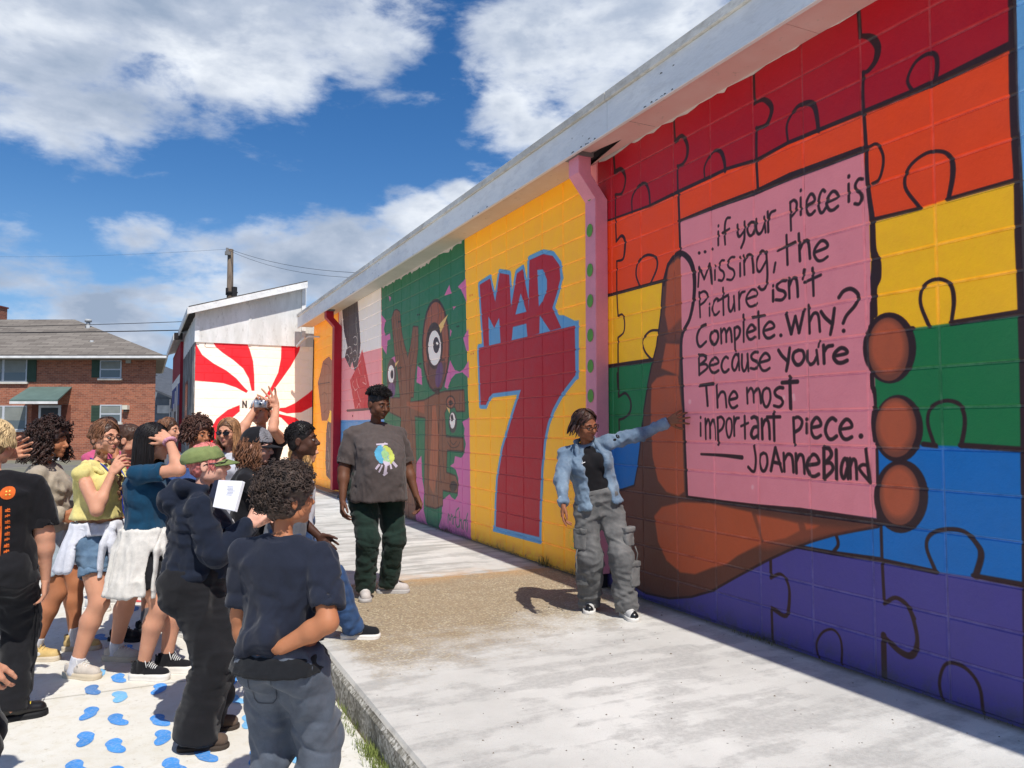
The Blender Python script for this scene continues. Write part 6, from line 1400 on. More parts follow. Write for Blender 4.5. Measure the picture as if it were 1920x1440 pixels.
        V2 = [s.head_pt(*v) for v in V] + [s.head_pt(v[0], v[1], v[2] - .007) for v in V]; N = len(V)
        for j in range(4):
            for i in range(n - 1): q = j * n + i; F += [(q, q + 1, q + n + 1, q + n), (q + N + n, q + N + n + 1, q + N + 1, q + N)]
        for i in range(n - 1): q = 4 * n + i; F.append((q, q + 1, q + 1 + N, q + N))
        MB().add(V2, F).build('brim', brim, o, True)
        if front is not None:
            B = Sdf().ell(s.head_pt(0, -.014, .034), (A3(.0755, .095, .090) + inf + .0022) * m, s.Rh, .01); B.plane(s.head_pt(0, 0, drop + .004), s.Rh @ A3(0, .12, -1)); B.plane(s.head_pt(0, .02, .06), s.Rh @ A3(0, -1, -.25)); B.ell(s.head_pt(0, -.014, .034), (A3(.0755, .095, .090) + inf - .004) * m, s.Rh, .001, 's'); blob('front_panel', B, .0050, front, o)
        return o
    def tied(s, mat, long=.42, side=1, name='tied_sweatshirt', g=.012, back=.40, seed=4, front=.01, flare=.028):
        H = s.H; z = lambda f: (f - .53) * H; w, dp = s.w, s.dp; Y_, X_ = s.T @ A3(0, 1, 0), s.T @ A3(1, 0, 0)
        def shell(o_): return [(z(back), (.104 * w + flare) * H + g + o_, (.082 * dp + flare) * H + g + o_, -.006 * H), (z(.50), (.102 * w + .006) * H + g + o_, (.080 * dp + .006) * H + g + o_, -.004 * H), (z(.555), .092 * w * H + g + o_, .070 * dp * H + g + o_, 0), (z(.578), .088 * w * H + g + o_, .067 * dp * H + g + o_, 0)]
        B = Sdf().loft(shell(.006), s.T, s.pel, k=.002); q0 = shell(-.007); q0[0] = (q0[0][0] - .05,) + q0[0][1:]; q0.append((q0[-1][0] + .03,) + q0[-1][1:]); B.loft(q0, s.T, s.pel, k=.002, op='s')
        B.loft([(z(back) - .05, .3 * H, .15 * H, (.15 + front) * H), (z(.50), .3 * H, .15 * H, (.15 + front + .01) * H), (z(.535), .3 * H, .15 * H, (.15 + front + .05) * H)], s.T, s.pel, k=.01, op='s'); B.plane(s.tp(0, -.05, back + .012), s.T @ A3(-.12 * side, .10, -1))
        V, Q = B.mesh(min(s.vox, .0085) * .8, 0); V = folds(V, Q, [(.012, (15, 15, 1.6), 'r', 6), (.008, (9, 9, 3), 'n'), (.005, (28, 28, 3), 'r', -8)], seed)
        K = Sdf(); kx, ky = .050 * side * w, .072 * dp + .004; q = (Y_, .5)
        K.loft([(z(.550), .092 * w * H + g * 1.3, .071 * dp * H + g * 1.3, 0), (z(.580), .087 * w * H + g * 1.2, .066 * dp * H + g * 1.2, 0)], s.T, s.pel, k=.02); K.ell(s.tp(kx, ky + .01, .562), A3(.017, .015, .017) * H, None, .012)
        K.chain([s.tp(kx, ky + .01, .56), s.tp(kx + .012 * side, ky + .020, .50), s.tp(kx + .004 * side, ky + .016, long)], [.011 * H, .022 * H, .019 * H], .008, flat=1, sq=q); K.chain([s.tp(kx, ky, .56), s.tp(kx + .040 * side, ky, .50), s.tp(kx + .048 * side, ky - .005, long - .03)], [.011 * H, .021 * H, .018 * H], .008, flat=1, sq=q)
        for (a, b, c_) in ((kx + .004 * side, ky + .016, long), (kx + .048 * side, ky - .005, long - .03)): K.cone(s.tp(a, b, c_ + .01), s.tp(a, b, c_ - .026), .014 * H, .0135 * H, .003, flat=1, sq=q)
        V2, Q2 = K.mesh(s.vox * .8); V2 = folds(V2, Q2, [(.003, (8, 8, 3), 'n'), (.006, (24, 24, 3), 'r', 8), (.006, (12, 12, 5), 'v', 20)], seed + 5)
        return qobj(name, join((V, Q), (V2, Q2)), mat, s.root)
    def glasses(s, mat, lens=None, w=.024, h=.016, name='glasses', r=.0016):
        mb = MB(); P = s.head_pt; ln = []
        for a in (1, -1):
            pts = [P(.033 * a + w * math.cos(q), .1035 - .010 * abs(math.cos(q)) * (1 if math.cos(q) * a > 0 else 0), .003 + h * math.sin(q) * (1 if abs(math.sin(q)) < .7 else .92)) for q in np.linspace(0, 2 * math.pi, 17)]
            mb.tube(pts, r, 5, False); ln.append(pts)
            mb.tube([P((.033 + w) * a, .0955, .006), P(.078 * a, .07, .008), P(.083 * a, .0, .004), P(.082 * a, -.02, -.008)], r, 5)
        mb.tube([P(-.009, .1035, .006), P(0, .107, .009), P(.009, .1035, .006)], r, 5); g = mb.build(name, mat, s.root, True)
        if lens is not None:
            for pts in ln:
                c = np.mean(pts, 0); MB().add([c + s.Rh @ A3(0, .002, 0)] + pts[:-1], [(0, i + 1, (i + 1) % 16 + 1) for i in range(16)]).build('lens', lens, g, True)
        return g
FOLD_TEE = [(.004, (6, 6, 2.4), 'n'), (.006, (11, 11, 1.8), 'r', 32), (.0055, (11, 11, 1.8), 'r', -38), (.007, (8, 8, 3), 'v', 50), (.006, (7, 7, 3), 'v', -35), (.003, (28, 28, 6), 'r', 14), (.001, (60, 60, 40), 'n')]
FOLD_PANTS = [(.004, (6, 6, 3), 'n'), (.006, (12, 12, 1.8), 'r', 8), (.0055, (4, 4, 15), 'r', 14), (.008, (5, 5, 9), 'v', -20), (.007, (7, 7, 4), 'v', 25), (.003, (12, 12, 30), 'r', -12), (.001, (60, 60, 50), 'n')]
def sticker(name, polys, target, origin, right, up, n, mat, parent, off=.0018):
    """lay flat print polygons (2-D metres) on a garment by projecting along -n"""
    me = target.data; bv = BVHTree.FromPolygons([v.co for v in me.vertices], [p.vertices for p in me.polygons]); origin, right, up, n = A3(*origin), nrm(right), nrm(up), nrm(n); bm = bmesh.new()
    for poly in polys:
        vs = [bm.verts.new((x, y, 0)) for x, y in poly]
        try: bm.faces.new(vs)
        except ValueError: pass
    bmesh.ops.triangulate(bm, faces=bm.faces)
    ed = [e for e in bm.edges if e.calc_length() > .014]
    for _ in range(4):
        ed = [e for e in bm.edges if e.calc_length() > .014]
        if not ed: break
        bmesh.ops.subdivide_edges(bm, edges=ed, cuts=1, use_grid_fill=False); bmesh.ops.triangulate(bm, faces=bm.faces)
    for v in bm.verts:
        p = origin + right * v.co.x + up * v.co.y + n * .3; h = bv.ray_cast(Vector(p), Vector(-n), 2.0)
        q = Vector(p) - Vector(n) * .3 if h[0] is None else h[0] + Vector(n) * off; v.co = q
    bmesh.ops.recalc_face_normals(bm, faces=bm.faces); return obj(name, bm, mat, parent, True)
def text_polys(txt, size, bold=0.0):
    cu = bpy.data.curves.new('lettering', 'FONT'); cu.body = txt; cu.size = size; cu.align_x = 'CENTER'; cu.offset = bold; cu.resolution_u = 2
    o = bpy.data.objects.new('lettering', cu); COL.objects.link(o); dg = bpy.context.evaluated_depsgraph_get(); me = bpy.data.meshes.new_from_object(o.evaluated_get(dg))
    out = [[(me.vertices[i].co.x, me.vertices[i].co.y) for i in p.vertices] for p in me.polygons]; bpy.data.objects.remove(o); bpy.data.curves.remove(cu); bpy.data.meshes.remove(me); return out
# ================================================================== THE CROWD AND THE TWO SPEAKERS
def atD(x, D): return tuple(ond(x, 800, D)[:2])
CR = 'crowd of students and teachers on the concrete yard'
BLACKJ = cloth('black_jersey', (26, 25, 28)); M_SOLEW = paint('sole_white', (222, 218, 210), .6, .05); M_SOLEK = paint('sole_black', (26, 26, 28), .7, .1)
BLKH = hair_mat('black_hair', (24, 19, 18)); DKBR = hair_mat('dark_brown_hair', (40, 28, 24), (72, 48, 36)); BRN = hair_mat('brown_hair', (82, 54, 38), (124, 84, 58)); LBR = hair_mat('light_brown_hair', (120, 86, 60), (168, 126, 88)); BLD = hair_mat('blond_hair', (150, 122, 84), (206, 180, 134))
M_THREAD = paint('white_print', (214, 214, 214), .8, .05)
def circ(cx, cy, r, n=14, sx=1): return [(cx + r * sx * math.cos(q * 6.2832 / n), cy + r * math.sin(q * 6.2832 / n)) for q in range(n)]
def rect(x0, y0, x1, y1): return [(x0, y0), (x1, y0), (x1, y1), (x0, y1)]
def seg(a, b, w):
    d = nrm(A3(b[0] - a[0], b[1] - a[1], 0)); n = (-d[1] * w / 2, d[0] * w / 2); return [(a[0] + n[0], a[1] + n[1]), (a[0] - n[0], a[1] - n[1]), (b[0] - n[0], b[1] - n[1]), (b[0] + n[0], b[1] + n[1])]

# --- tall boy by the wall
def tall_boy():
    p = Person('tall boy in grey brown t-shirt with round globe print and dark green joggers', (1.78, 6.34), 0, 150, 1.745, 'deep', w=1.36, dp=1.3, belly=.085, head=(-16, 14, 0), armr=1.25, legr=1.2, vox=.0095, hv=.0046,
               arms={1: dict(w=(.178, .05, .46), curl=.45, sh=(-.006, 0, -.012)), -1: dict(w=(-.19, .05, .465), curl=.5, sh=(.006, 0, -.012))}, feet={1: (.10, .05, 0, 18), -1: (-.13, -.05, 0, -62)})
    p.build_body(fat=.007, nose=1.15).face(iris=(30, 20, 16), brow=(20, 14, 12)); t = p.top('t_shirt', cloth('taupe_jersey', (88, 79, 76)), g=.014, sleeve=.85, hem=.455, sg=.022, flare=.004, seed=5)
    o = p.tp(.012, .3, .665); R_, U, N = p.T @ A3(1, 0, 0), p.T @ A3(0, 0, 1), p.T @ A3(0, 1, 0); R_ = -R_
    def st(name, polys, col): return sticker(name, polys, t, o, R_, U, N, paint('print_%d_%d_%d' % col, col, .85, .12, 20), p.root)
    g1 = [circ(.058 * math.cos(a), .058 * math.sin(a) + .01, .026, 8) for a in np.linspace(1.7, 3.9, 7)] + [circ(-.02, .01, .058, 16)]; st('globe_print', g1, (80, 150, 180))
    g2 = [circ(.060 * math.cos(a), .060 * math.sin(a) + .01, .022, 8) for a in np.linspace(-1.1, 1.5, 8)]; st('globe_print', [circ(.022, .008, .050, 16)] + g2, (176, 184, 86)).location
    [sticker('globe_print', [g_], t, o, R_, U, N, paint('print_pale', (140, 180, 126), .85, .1), p.root, .0034) for g_ in (circ(.0, .02, .030, 12), [(-.03, -.03), (.02, -.045), (.04, -.03), (.0, -.012)])]
    sticker('globe_print', [seg((-.06, -.06), (-.09, -.10), .016), seg((-.04, -.065), (-.065, -.125), .012), seg((-.01, -.07), (-.02, -.135), .022), seg((.03, -.06), (.035, -.10), .018), seg((.055, -.045), (.09, -.085), .024), seg((.0, -.125), (-.03, -.15), .018), circ(-.0, -.045, .030, 10), seg((-.05, .095), (.045, .10), .012), seg((-.01, .08), (.03, .108), .01)], t, o, R_, U, N, paint('print_lilac', (184, 172, 184), .85, .1), p.root, .003)
    p.trousers('trousers', cloth('dark_green_fleece', (34, 52, 45)), r0=.069, r1=.054, r2=.044, cuff=.031, seed=8)
    for sd in (1, -1): p.shoe(sd, cloth('pale_mesh_shoe', (206, 198, 192)), paint('sole_pale_grey', (176, 172, 168), .6), col2=cloth('shoe_grey_panel', (150, 144, 140)))
    MB().tube([p.tp(.055 * math.cos(a), -.01 + .050 * math.sin(a), .818 - .035 * max(0, math.sin(a))) + A3(0, .006, 0) for a in np.linspace(0, 6.2832, 26)], .0018, 5, False).build('necklace', sleek('silver', (170, 166, 160), .3, .9), p.root, True)
    p.tuck_under(); p.cap_hair(BLKH, inf=.005, top=.014, vox=.0055); p.curls(BLKH, n=620, inf=(.008, .022), r=.006, tr=.0034, rise=.026, ok=lambda a, q: q < 1.05 or (abs(a) > 1.9 and q < 1.3), seg=7)
tall_boy()

# --- woman in the denim jacket touching the wall
def woman():
    at = (3.20, 4.985); wrist = onx(1259, 789, 3.635); tip = onx(1290, 776, 3.70)
    p = Person('woman with short locs and blue denim jacket reaching out to touch the painted wall', at, 0, 172, 1.56, 'brown', w=1.05, dp=1.05, chest=.9, pel=(.07, 0, 0), lean=(0, 12, -6), head=(-26, 14, 10), vox=.0085, hv=.0042, hs=1.0,
               arms={-1: dict(world=wrist, dw=tip - wrist, nw=(1, .1, 0), p=(-.2, -.6, -1), curl=(.25, .12, .22, .35), sp=.3, th=55, sh=(.004, 0, .028)), 1: dict(world=tuple(ond(1056, 953, 5.45)), p=(.8, -.5, 0), d=(.15, .2, -1), curl=(.2, .5, .6, .5), sp=.2, sh=(0, 0, .012))},
               feet={1: ('w', (3.13, 5.14, 0), 14), -1: ('w', (3.26, 4.83, 0), -6)})
    p.build_body(fat=.004, nose=1.1).face(iris=(34, 22, 18), brow=(30, 20, 18)); t = p.top('t_shirt', BLACKJ, g=.006, sleeve=.4, hem=.535, sg=.004, seed=3, lay=[(.003, (11, 11, 4), 'r', 20), (.003, (8, 8, 20), 'r', -10)])
    sticker('chest_print', [seg((-.03, 0), (.03, .008), .005), seg((-.02, .012), (.012, .018), .008), seg((-.005, .02), (.004, .028), .006)], t, p.tp(.05, .3, .735), p.T @ A3(-1, 0, 0), p.T @ A3(0, 0, 1), p.T @ A3(0, 1, 0), M_THREAD, p.root)
    p.cov = [t]; H = p.H
    def openf(B, s):
        for z in (.50, .56, .62, .68, .74, .79, .82): B.ell(s.tp(-.008, .13, z), A3(.064 if z < .78 else .050, .110 if z < .78 else .120, .07 if z < .78 else .05) * H, s.T, .006, 's')
    j = p.top('denim_jacket', denim('light_denim', (92, 112, 134), (136, 156, 174)), g=.022, sleeve=2, hem=.515, sg=.011, flare=.010, seed=12, extra=openf, vox=.0072, lay=[(.004, (7, 7, 4), 'n'), (.007, (11, 11, 12), 'r', 32), (.006, (14, 14, 20), 'r', -38), (.003, (34, 34, 20), 'r', 14)])
    p.tuck_under(t, [j], .006)
    C_ = Sdf()
    for a in (1, -1): C_.chain([p.tp(.012 * a, -.045, .845), p.tp(.044 * a, -.012, .84), p.tp(.052 * a, .035, .80), p.tp(.060 * a, .055, .765)], [.014, .016, .018, .014], .01)
    blob('collar', C_, .0065, denim('light_denim', 0, 0), j, [(.003, (30, 30, 20), 'r', 10)])
    for sd in (1, -1):
        u = nrm(p.elb[sd] - p.wr[sd]); Cf = Sdf().cone(p.wr[sd] + u * .05, p.wr[sd] + u * .002, .036, .038, .005, flat=1); Cf.cone(p.wr[sd] + u * .03, p.wr[sd] - u * .02, .028, .028, .002, op='s'); blob('cuff', Cf, .0065, denim('worn_denim', (116, 144, 170), (164, 184, 200)), j, [(.002, (60, 60, 60), 'n')])
    tr = p.trousers('cargo_trousers', cloth('washed_black_denim', (84, 84, 84), (122, 121, 119), .9), r0=.059, r1=.052, r2=.050, waist=.585, seed=21, vox=.0078, lay=[(.006, (6, 6, 3), 'n'), (.010, (12, 12, 3), 'r', 14), (.010, (4, 4, 15), 'r', 20), (.006, (8, 8, 24), 'r', -22), (.002, (50, 50, 50), 'n')])
    M_P = cloth('pocket_denim', (92, 92, 91), (132, 130, 127), .9)
    for sd in (1, -1):
        h0, kn, an = p.hip[sd], p.knee[sd], p.ank[sd]
        for f0, f1, a, b in ((.42, .78, h0, kn), (1.12, 1.55, kn, an)):
            if f0 > 1: c0, c1 = kn + (an - kn) * (f0 - 1), kn + (an - kn) * (f1 - 1)
            else: c0, c1 = h0 + (kn - h0) * f0, h0 + (kn - h0) * f1
            o_ = A3(.050 * sd, .028, 0) * H * (1 if f0 < 1 else .9); M_ = rotm((0, 0, 1), -38 * sd); m_ = (c0 + c1) / 2 + o_; B = Sdf().loft([(-abs(c0 - c1)[2] / 2 - .01, .050, .022, 0), (abs(c0 - c1)[2] / 2, .052, .024, 0)], M_, m_, k=.004, e=5); blob('cargo_pocket', B, .0068, M_P, tr, [(.004, (16, 16, 20), 'r', 20), (.003, (40, 40, 30), 'n')], int(f0 * 10))
            B = Sdf().loft([(abs(c0 - c1)[2] / 2 - .028, .054, .028, 0), (abs(c0 - c1)[2] / 2 + .006, .056, .029, 0)], M_, m_, k=.004, e=5); blob('pocket_flap', B, .0065, M_P, tr, [(.006, (20, 20, 12), 'r', 30)], int(f0 * 20))
        st_ = h0 + (kn - h0) * .8 + A3(.07 * sd, .03, 0) * H; MB().tube([st_, st_ + A3(.015 * sd, .01, -.05), st_ + A3(.005 * sd, 0, -.13), st_ + A3(.012 * sd, .01, -.17)], .005, 5).build('strap', M_P, tr, True)
    bt = Sdf().loft([(.045 * H, .0905 * p.w * H + .008, .068 * p.dp * H + .008, 0), (.068 * H, .086 * p.w * H + .010, .065 * p.dp * H + .010, 0)], p.T, p.pel, k=.002); blob('waistband', bt, .007, M_P, tr)
    for sd in (1, -1): p.shoe(sd, cloth('white_shoe', (214, 212, 208)), M_SOLEW, toe=sleek('black_patent', (22, 22, 24), .3), thick=.03, col2=sleek('black_patent', 0))
    p.tuck_under(); p.cap_hair(DKBR, inf=.004, vox=.0055, front=.062); p.strands(hair_mat('loc_hair', (30, 21, 20), (60, 36, 30)), n=64, L=.085, rad=.0058, wave=.006, wf=9, az0=1.0, seed=4, inf=.012, jit=.35, flare=.02, splay=.02, n_seg=8)
    p.glasses(sleek('glasses_dark', (28, 20, 20), .25), r=.0026, h=.0135)
    return p
woman()

# --- curly haired boy in the foreground, seen from behind
def kid():
    p = Person('curly haired boy in navy t-shirt and grey sweatpants, one arm behind his back', atD(537, 2.82), -.15, 14, 1.405, 'tan', w=1.08, dp=1.02, head=(34, -2, 0), vox=.0075, hv=.0042, armr=1.1, hs=1.0,
               arms={1: dict(w=(.03, -.088, .555), p=(1, -.25, -.5), d=(-1, .12, .12), n=(0, 1, 0), curl=.95), -1: dict(w=(-.125, .04, .44), p=(-1, -.4, 0), d=(.12, .1, -1), n=(1, .2, 0), curl=.95)}, feet={1: (.085, .02, 0), -1: (-.085, 0, 0)})
    p.build_body(fat=.004).face()
    ly = [(.006, (5, 5, 2.4), 'n'), (.009, (9, 9, 1.9), 'r', 30), (.007, (12, 12, 2.2), 'r', -40), (.010, (6, 6, 4), 'v', 50), (.008, (5, 5, 7), 'v', -25), (.003, (30, 30, 7), 'r', 14), (.0012, (60, 60, 40), 'n')]
    def tuck(B, s):
        B.plane(s.tp(.03, 0, .548), s.T @ A3(.16, 0, -1)); B.cone(s.wr[1] + s.hd[1][0] * .03 + A3(0, .004, .018), s.wr[1] + s.hd[1][0] * .11 + A3(0, .012, .02), .034, .026, .07); B.cone(s.wr[1] + A3(-.02, .01, .05), s.tp(-.01, -.05, .64), .022, .018, .07)
        B.cone(s.tp(-.07, -.075, .54), s.tp(.03, -.10, .60), .012, .008, .025)
    p.top('t_shirt', cloth('navy_jersey', (37, 42, 56), None, .92), g=.014, sleeve=.80, hem=.545, sg=.016, seed=31, lay=ly, extra=tuck, vox=.0068, flare=.0)
    t = p.trousers('sweatpants', cloth('grey_blue_fleece', (82, 90, 102), (98, 105, 116)), r0=.064, r1=.057, r2=.052, waist=.528, g=.008, seed=33, vox=.0075, lay=[(.006, (6, 6, 3), 'n'), (.009, (10, 10, 2.2), 'r', 12), (.008, (4, 4, 12), 'r', 24), (.006, (5, 5, 8), 'v', 25), (.006, (6, 6, 5), 'v', -30), (.002, (40, 40, 30), 'n')])
    B = Sdf().loft([(-.040 * p.H, .101 * p.w * p.H + .022, .084 * p.dp * p.H + .030, -.014), (-.018 * p.H, .097 * p.w * p.H + .020, .078 * p.dp * p.H + .028, -.012), (.004 * p.H, .091 * p.w * p.H + .017, .071 * p.dp * p.H + .020, -.009)], p.T, p.pel, k=.002); blob('waistband', B, .0068, cloth('black_rib', (30, 32, 36)), t, [(.003, (30, 30, 60), 'r')], 3)
    sd = .0025; pk = [(-.040, .052), (-.040, -.05), (-.028, -.068), (.026, -.068), (.040, -.05), (.042, .05)]; o = p.tp(.052, -.3, .452)
    sticker('back_pocket', [seg(pk[i], pk[i + 1], .003) for i in range(5)] + [seg((-.040, .052), (0, .046), .0035), seg((0, .046), (.042, .05), .0035), seg((-.040, .045), (0, .039), .0025), seg((0, .039), (.042, .043), .0025)], t, o, (1, .3, 0), (0, 0, 1), (.3, -1, 0), cloth('stitch_grey', (58, 64, 74)), p.root, .0022)
    HC = hair_mat('curly_dark_hair', (30, 24, 23), (76, 62, 54), .55); p.tuck_under(); p.cap_hair(HC, inf=.024, side=.0, front=.052, vox=.006, lay=[(.009, (34, 34, 34), 'n'), (.006, (80, 80, 80), 'n')], top=.012, back=-.072)
    ok = lambda a, q: (q < 1.12) or (abs(a) > .9 and q < 1.5) or (abs(a) > 1.85 and q < 2.25)
    p.curls(HC, n=900, inf=(.018, .036), r=.0085, tr=.0021, rise=.016, ok=ok, seg=11, turns=1.7, seed=6); p.curls(HC, n=330, inf=(.028, .040), r=.010, tr=.0014, rise=.024, ok=ok, seg=12, turns=1.5, seed=9, sides=4)
    for sd_ in (1, -1): p.shoe(sd_, cloth('white_shoe', 0), M_SOLEW)
kid()

# --- person in the green cap holding papers
def cap_person():
    p = Person('person in olive green cap and navy hoodie with wide black trousers, holding white papers', (.262, 4.215), -.15, 72, 1.485, 'pale', w=1.2, dp=1.22, belly=.02, head=(4, -3, 0), vox=.0085, hv=.0044, lean=(4, 0, 0), armr=1.2,
               arms={1: dict(w=(.085, .175, .715), p=(.35, -.4, -1), d=(-.25, .6, .75), n=(-1, .1, .1), curl=(.7, .75, .8, .85), sh=(0, .0, .01), th=20), -1: dict(w=(-.07, .19, .70), p=(-.5, -.4, -1), d=(.3, .6, .5), n=(1, .1, 0), curl=.7)}, feet={1: (.13, .02, 0, 8), -1: (-.10, .06, 0, 2)})
    p.build_body(fat=.010).face(iris=(70, 80, 80), brow=(120, 70, 60))
    H = p.H; hood = lambda B, s: (B.chain([s.tp(.062, .01, .835), s.tp(.055, -.06, .838), s.tp(0, -.085, .832), s.tp(-.055, -.06, .838), s.tp(-.062, .01, .835)], [.024, .034, .038, .034, .024], .02), B.ell(s.tp(0, -.095, .79), A3(.075, .045, .05) * H, s.T, .03))
    t = p.top('hoodie', cloth('navy_fleece', (30, 37, 52)), g=.024, sleeve=2, hem=.545, sg=.022, seed=41, extra=hood, lay=[(.005, (5, 5, 3), 'n'), (.009, (10, 10, 3), 'r', 40), (.008, (10, 10, 4), 'r', -30), (.005, (6, 6, 16), 'r', 20), (.009, (7, 7, 5), 'v', 30), (.008, (6, 6, 12), 'v', -30), (.0015, (60, 60, 40), 'n')], vox=.008)
    sticker('chest_print', [seg((-.06, .07), (.0, -.03), .014), seg((-.045, .075), (.01, -.02), .006), seg((.0, -.02), (.03, -.09), .010), seg((.015, -.03), (.035, -.02), .012), seg((.02, -.07), (.05, -.11), .02), rect(.01, -.115, .05, -.105)], t, p.tp(.0, .4, .69), p.T @ A3(-1, 0, 0), p.T @ A3(0, 0, 1), p.T @ A3(0, 1, 0), M_THREAD, p.root)
    p.trousers('trousers', cloth('black_cotton', (32, 32, 35)), r0=.072, r1=.064, r2=.060, g=.010, seed=43, waist=.57, lay=[(.008, (6, 6, 3), 'n'), (.013, (9, 9, 2), 'r', 8), (.012, (4, 4, 11), 'r', 18), (.005, (10, 10, 26), 'r', -14)])
    for sd in (1, -1): p.shoe(sd, cloth('brown_suede', (98, 82, 70)), paint('sole_brown', (66, 56, 48), .8, .1), lace=(60, 52, 44), thick=.02, laces=3)
    PK = hair_mat('pink_hair', (186, 92, 92), (214, 130, 120)); p.tuck_under(); p.cap_hair(PK, inf=.004, front=.06, vox=.0055, back=-.06); p.strands(PK, n=46, L=.055, rad=.0028, wave=.005, wf=20, az0=.7, azmax=1.35, seed=2, inf=.002, n_seg=7, flare=.004); p.strands(PK, n=60, L=.03, rad=.003, wave=.004, wf=20, az0=1.6, seed=3, inf=-.002, n_seg=6, flare=.0)
    G = cloth('olive_cap_cotton', (112, 128, 76), (134, 146, 92)); p.cap(G, G, flat=1, drop=.022, tilt=20, blen=.066); p.glasses(sleek('glasses_black', (20, 20, 22), .25), sleek('lens_black', (24, 24, 28), .08, 0, .8), r=.003)
    # papers in the hands: a thing of its own
    c = ond(428, 930, 3.72); q = empty('paper_stack', tuple(c), -yaw); tag(q, 'stack of loose white handwritten papers held up by the person in the green cap', 'papers')
    quad = [(410, 900), (455, 902), (440, 958), (399, 950)]; WPc = paint('white_paper', (232, 232, 236), .8, .03)
    for i in range(5):
        pts = [np.array(ond(x + i * 1.1, y + .5 * i, 3.70 + .004 * i - (y - 930) * .0009 - (x - 428) * .0004)) - c for x, y in quad]; pts = [np.array(Matrix.Rotation(yaw, 3, 'Z')) @ v for v in pts]; n = len(pts)
        V = pts + [v + A3(0, .0016, 0) for v in pts]; MB().add(V, [tuple(range(n))[::-1], tuple(range(n, 2 * n))] + [(a, (a + 1) % n, n + (a + 1) % n, n + a) for a in range(n)]).build('sheet', WPc, q)
    pts = [np.array(Matrix.Rotation(yaw, 3, 'Z')) @ (np.array(ond(x, y, 3.735)) - c) for x, y in ((402, 901), (414, 898), (404, 936), (392, 931))]; MB().add(pts + [v + A3(0, .003, 0) for v in pts], [(3, 2, 1, 0), (4, 5, 6, 7), (0, 1, 5, 4), (1, 2, 6, 5), (2, 3, 7, 6), (3, 0, 4, 7)]).build('folder', cloth('folder_navy', (50, 56, 76)), q)
    ink = MB(); rn = random.Random(4)
    for i in range(7):
        y = 912 + i * 2.6; x0 = 427 + rn.uniform(-1, 1) - i * .35; x1 = x0 + rn.uniform(10, 15); a, b, c2, d = [np.array(Matrix.Rotation(yaw, 3, 'Z')) @ (np.array(ond(x, yy, 3.6985 - (yy - 930) * .0009 - (x - 428) * .0004)) - c) for x, yy in ((x0, y), (x1, y + .4), (x1, y + .9), (x0, y + .5))]; ink.add([a, b, c2, d], [(3, 2, 1, 0)])
    ink.build('handwriting', sleek('ink_blue', (120, 126, 160), .8), q)
cap_person()

# --- boy in grey stepping up on the walkway
def dark_boy():
    p = Person('boy in grey t-shirt and blue jeans with one foot up on the walkway', (.88, 5.15), -.15, 84, 1.63, 'dark', w=1.05, dp=1.05, head=(4, -2, 0), vox=.011, lean=(9, 0, 0), pel=(0, -.03, -.02),
               arms={1: dict(w=(.11, .02, .46), p=(.5, -1, 0)), -1: dict(w=(-.11, .1, .5))}, feet={1: ('w', (1.30, 5.13, 0), 4), -1: (-.09, -.22, 0, 0)})
    p.build_body(nose=1.2).face(iris=(24, 16, 14), brow=(16, 12, 12)); p.top('t_shirt', cloth('grey_jersey', (104, 108, 116)), g=.014, sleeve=.8, hem=.50, sg=.018, seed=51)
    p.trousers('jeans', denim('blue_jeans', (40, 66, 106), (62, 92, 134)), r0=.062, r1=.050, r2=.046, seed=52, waist=.57)
    for sd in (1, -1): p.shoe(sd, cloth('black_mesh_shoe', (30, 32, 36)), M_SOLEW if sd == 1 else M_SOLEK, lace=(40, 40, 44), thick=.03, col2=cloth('shoe_grey_panel', 0))
    p.tuck_under(); p.cap_hair(BLKH, inf=.006, top=.010, vox=.006, lay=[(.0025, (110, 110, 110), 'n')]); p.curls(BLKH, n=900, inf=(.004, .010), r=.004, tr=.0022, rise=.007, ok=lambda a, q: (q < 1.15) or (abs(a) > 1.0 and q < 1.45) or (abs(a) > 1.9 and q < 1.9), seg=6, sides=4)
dark_boy()

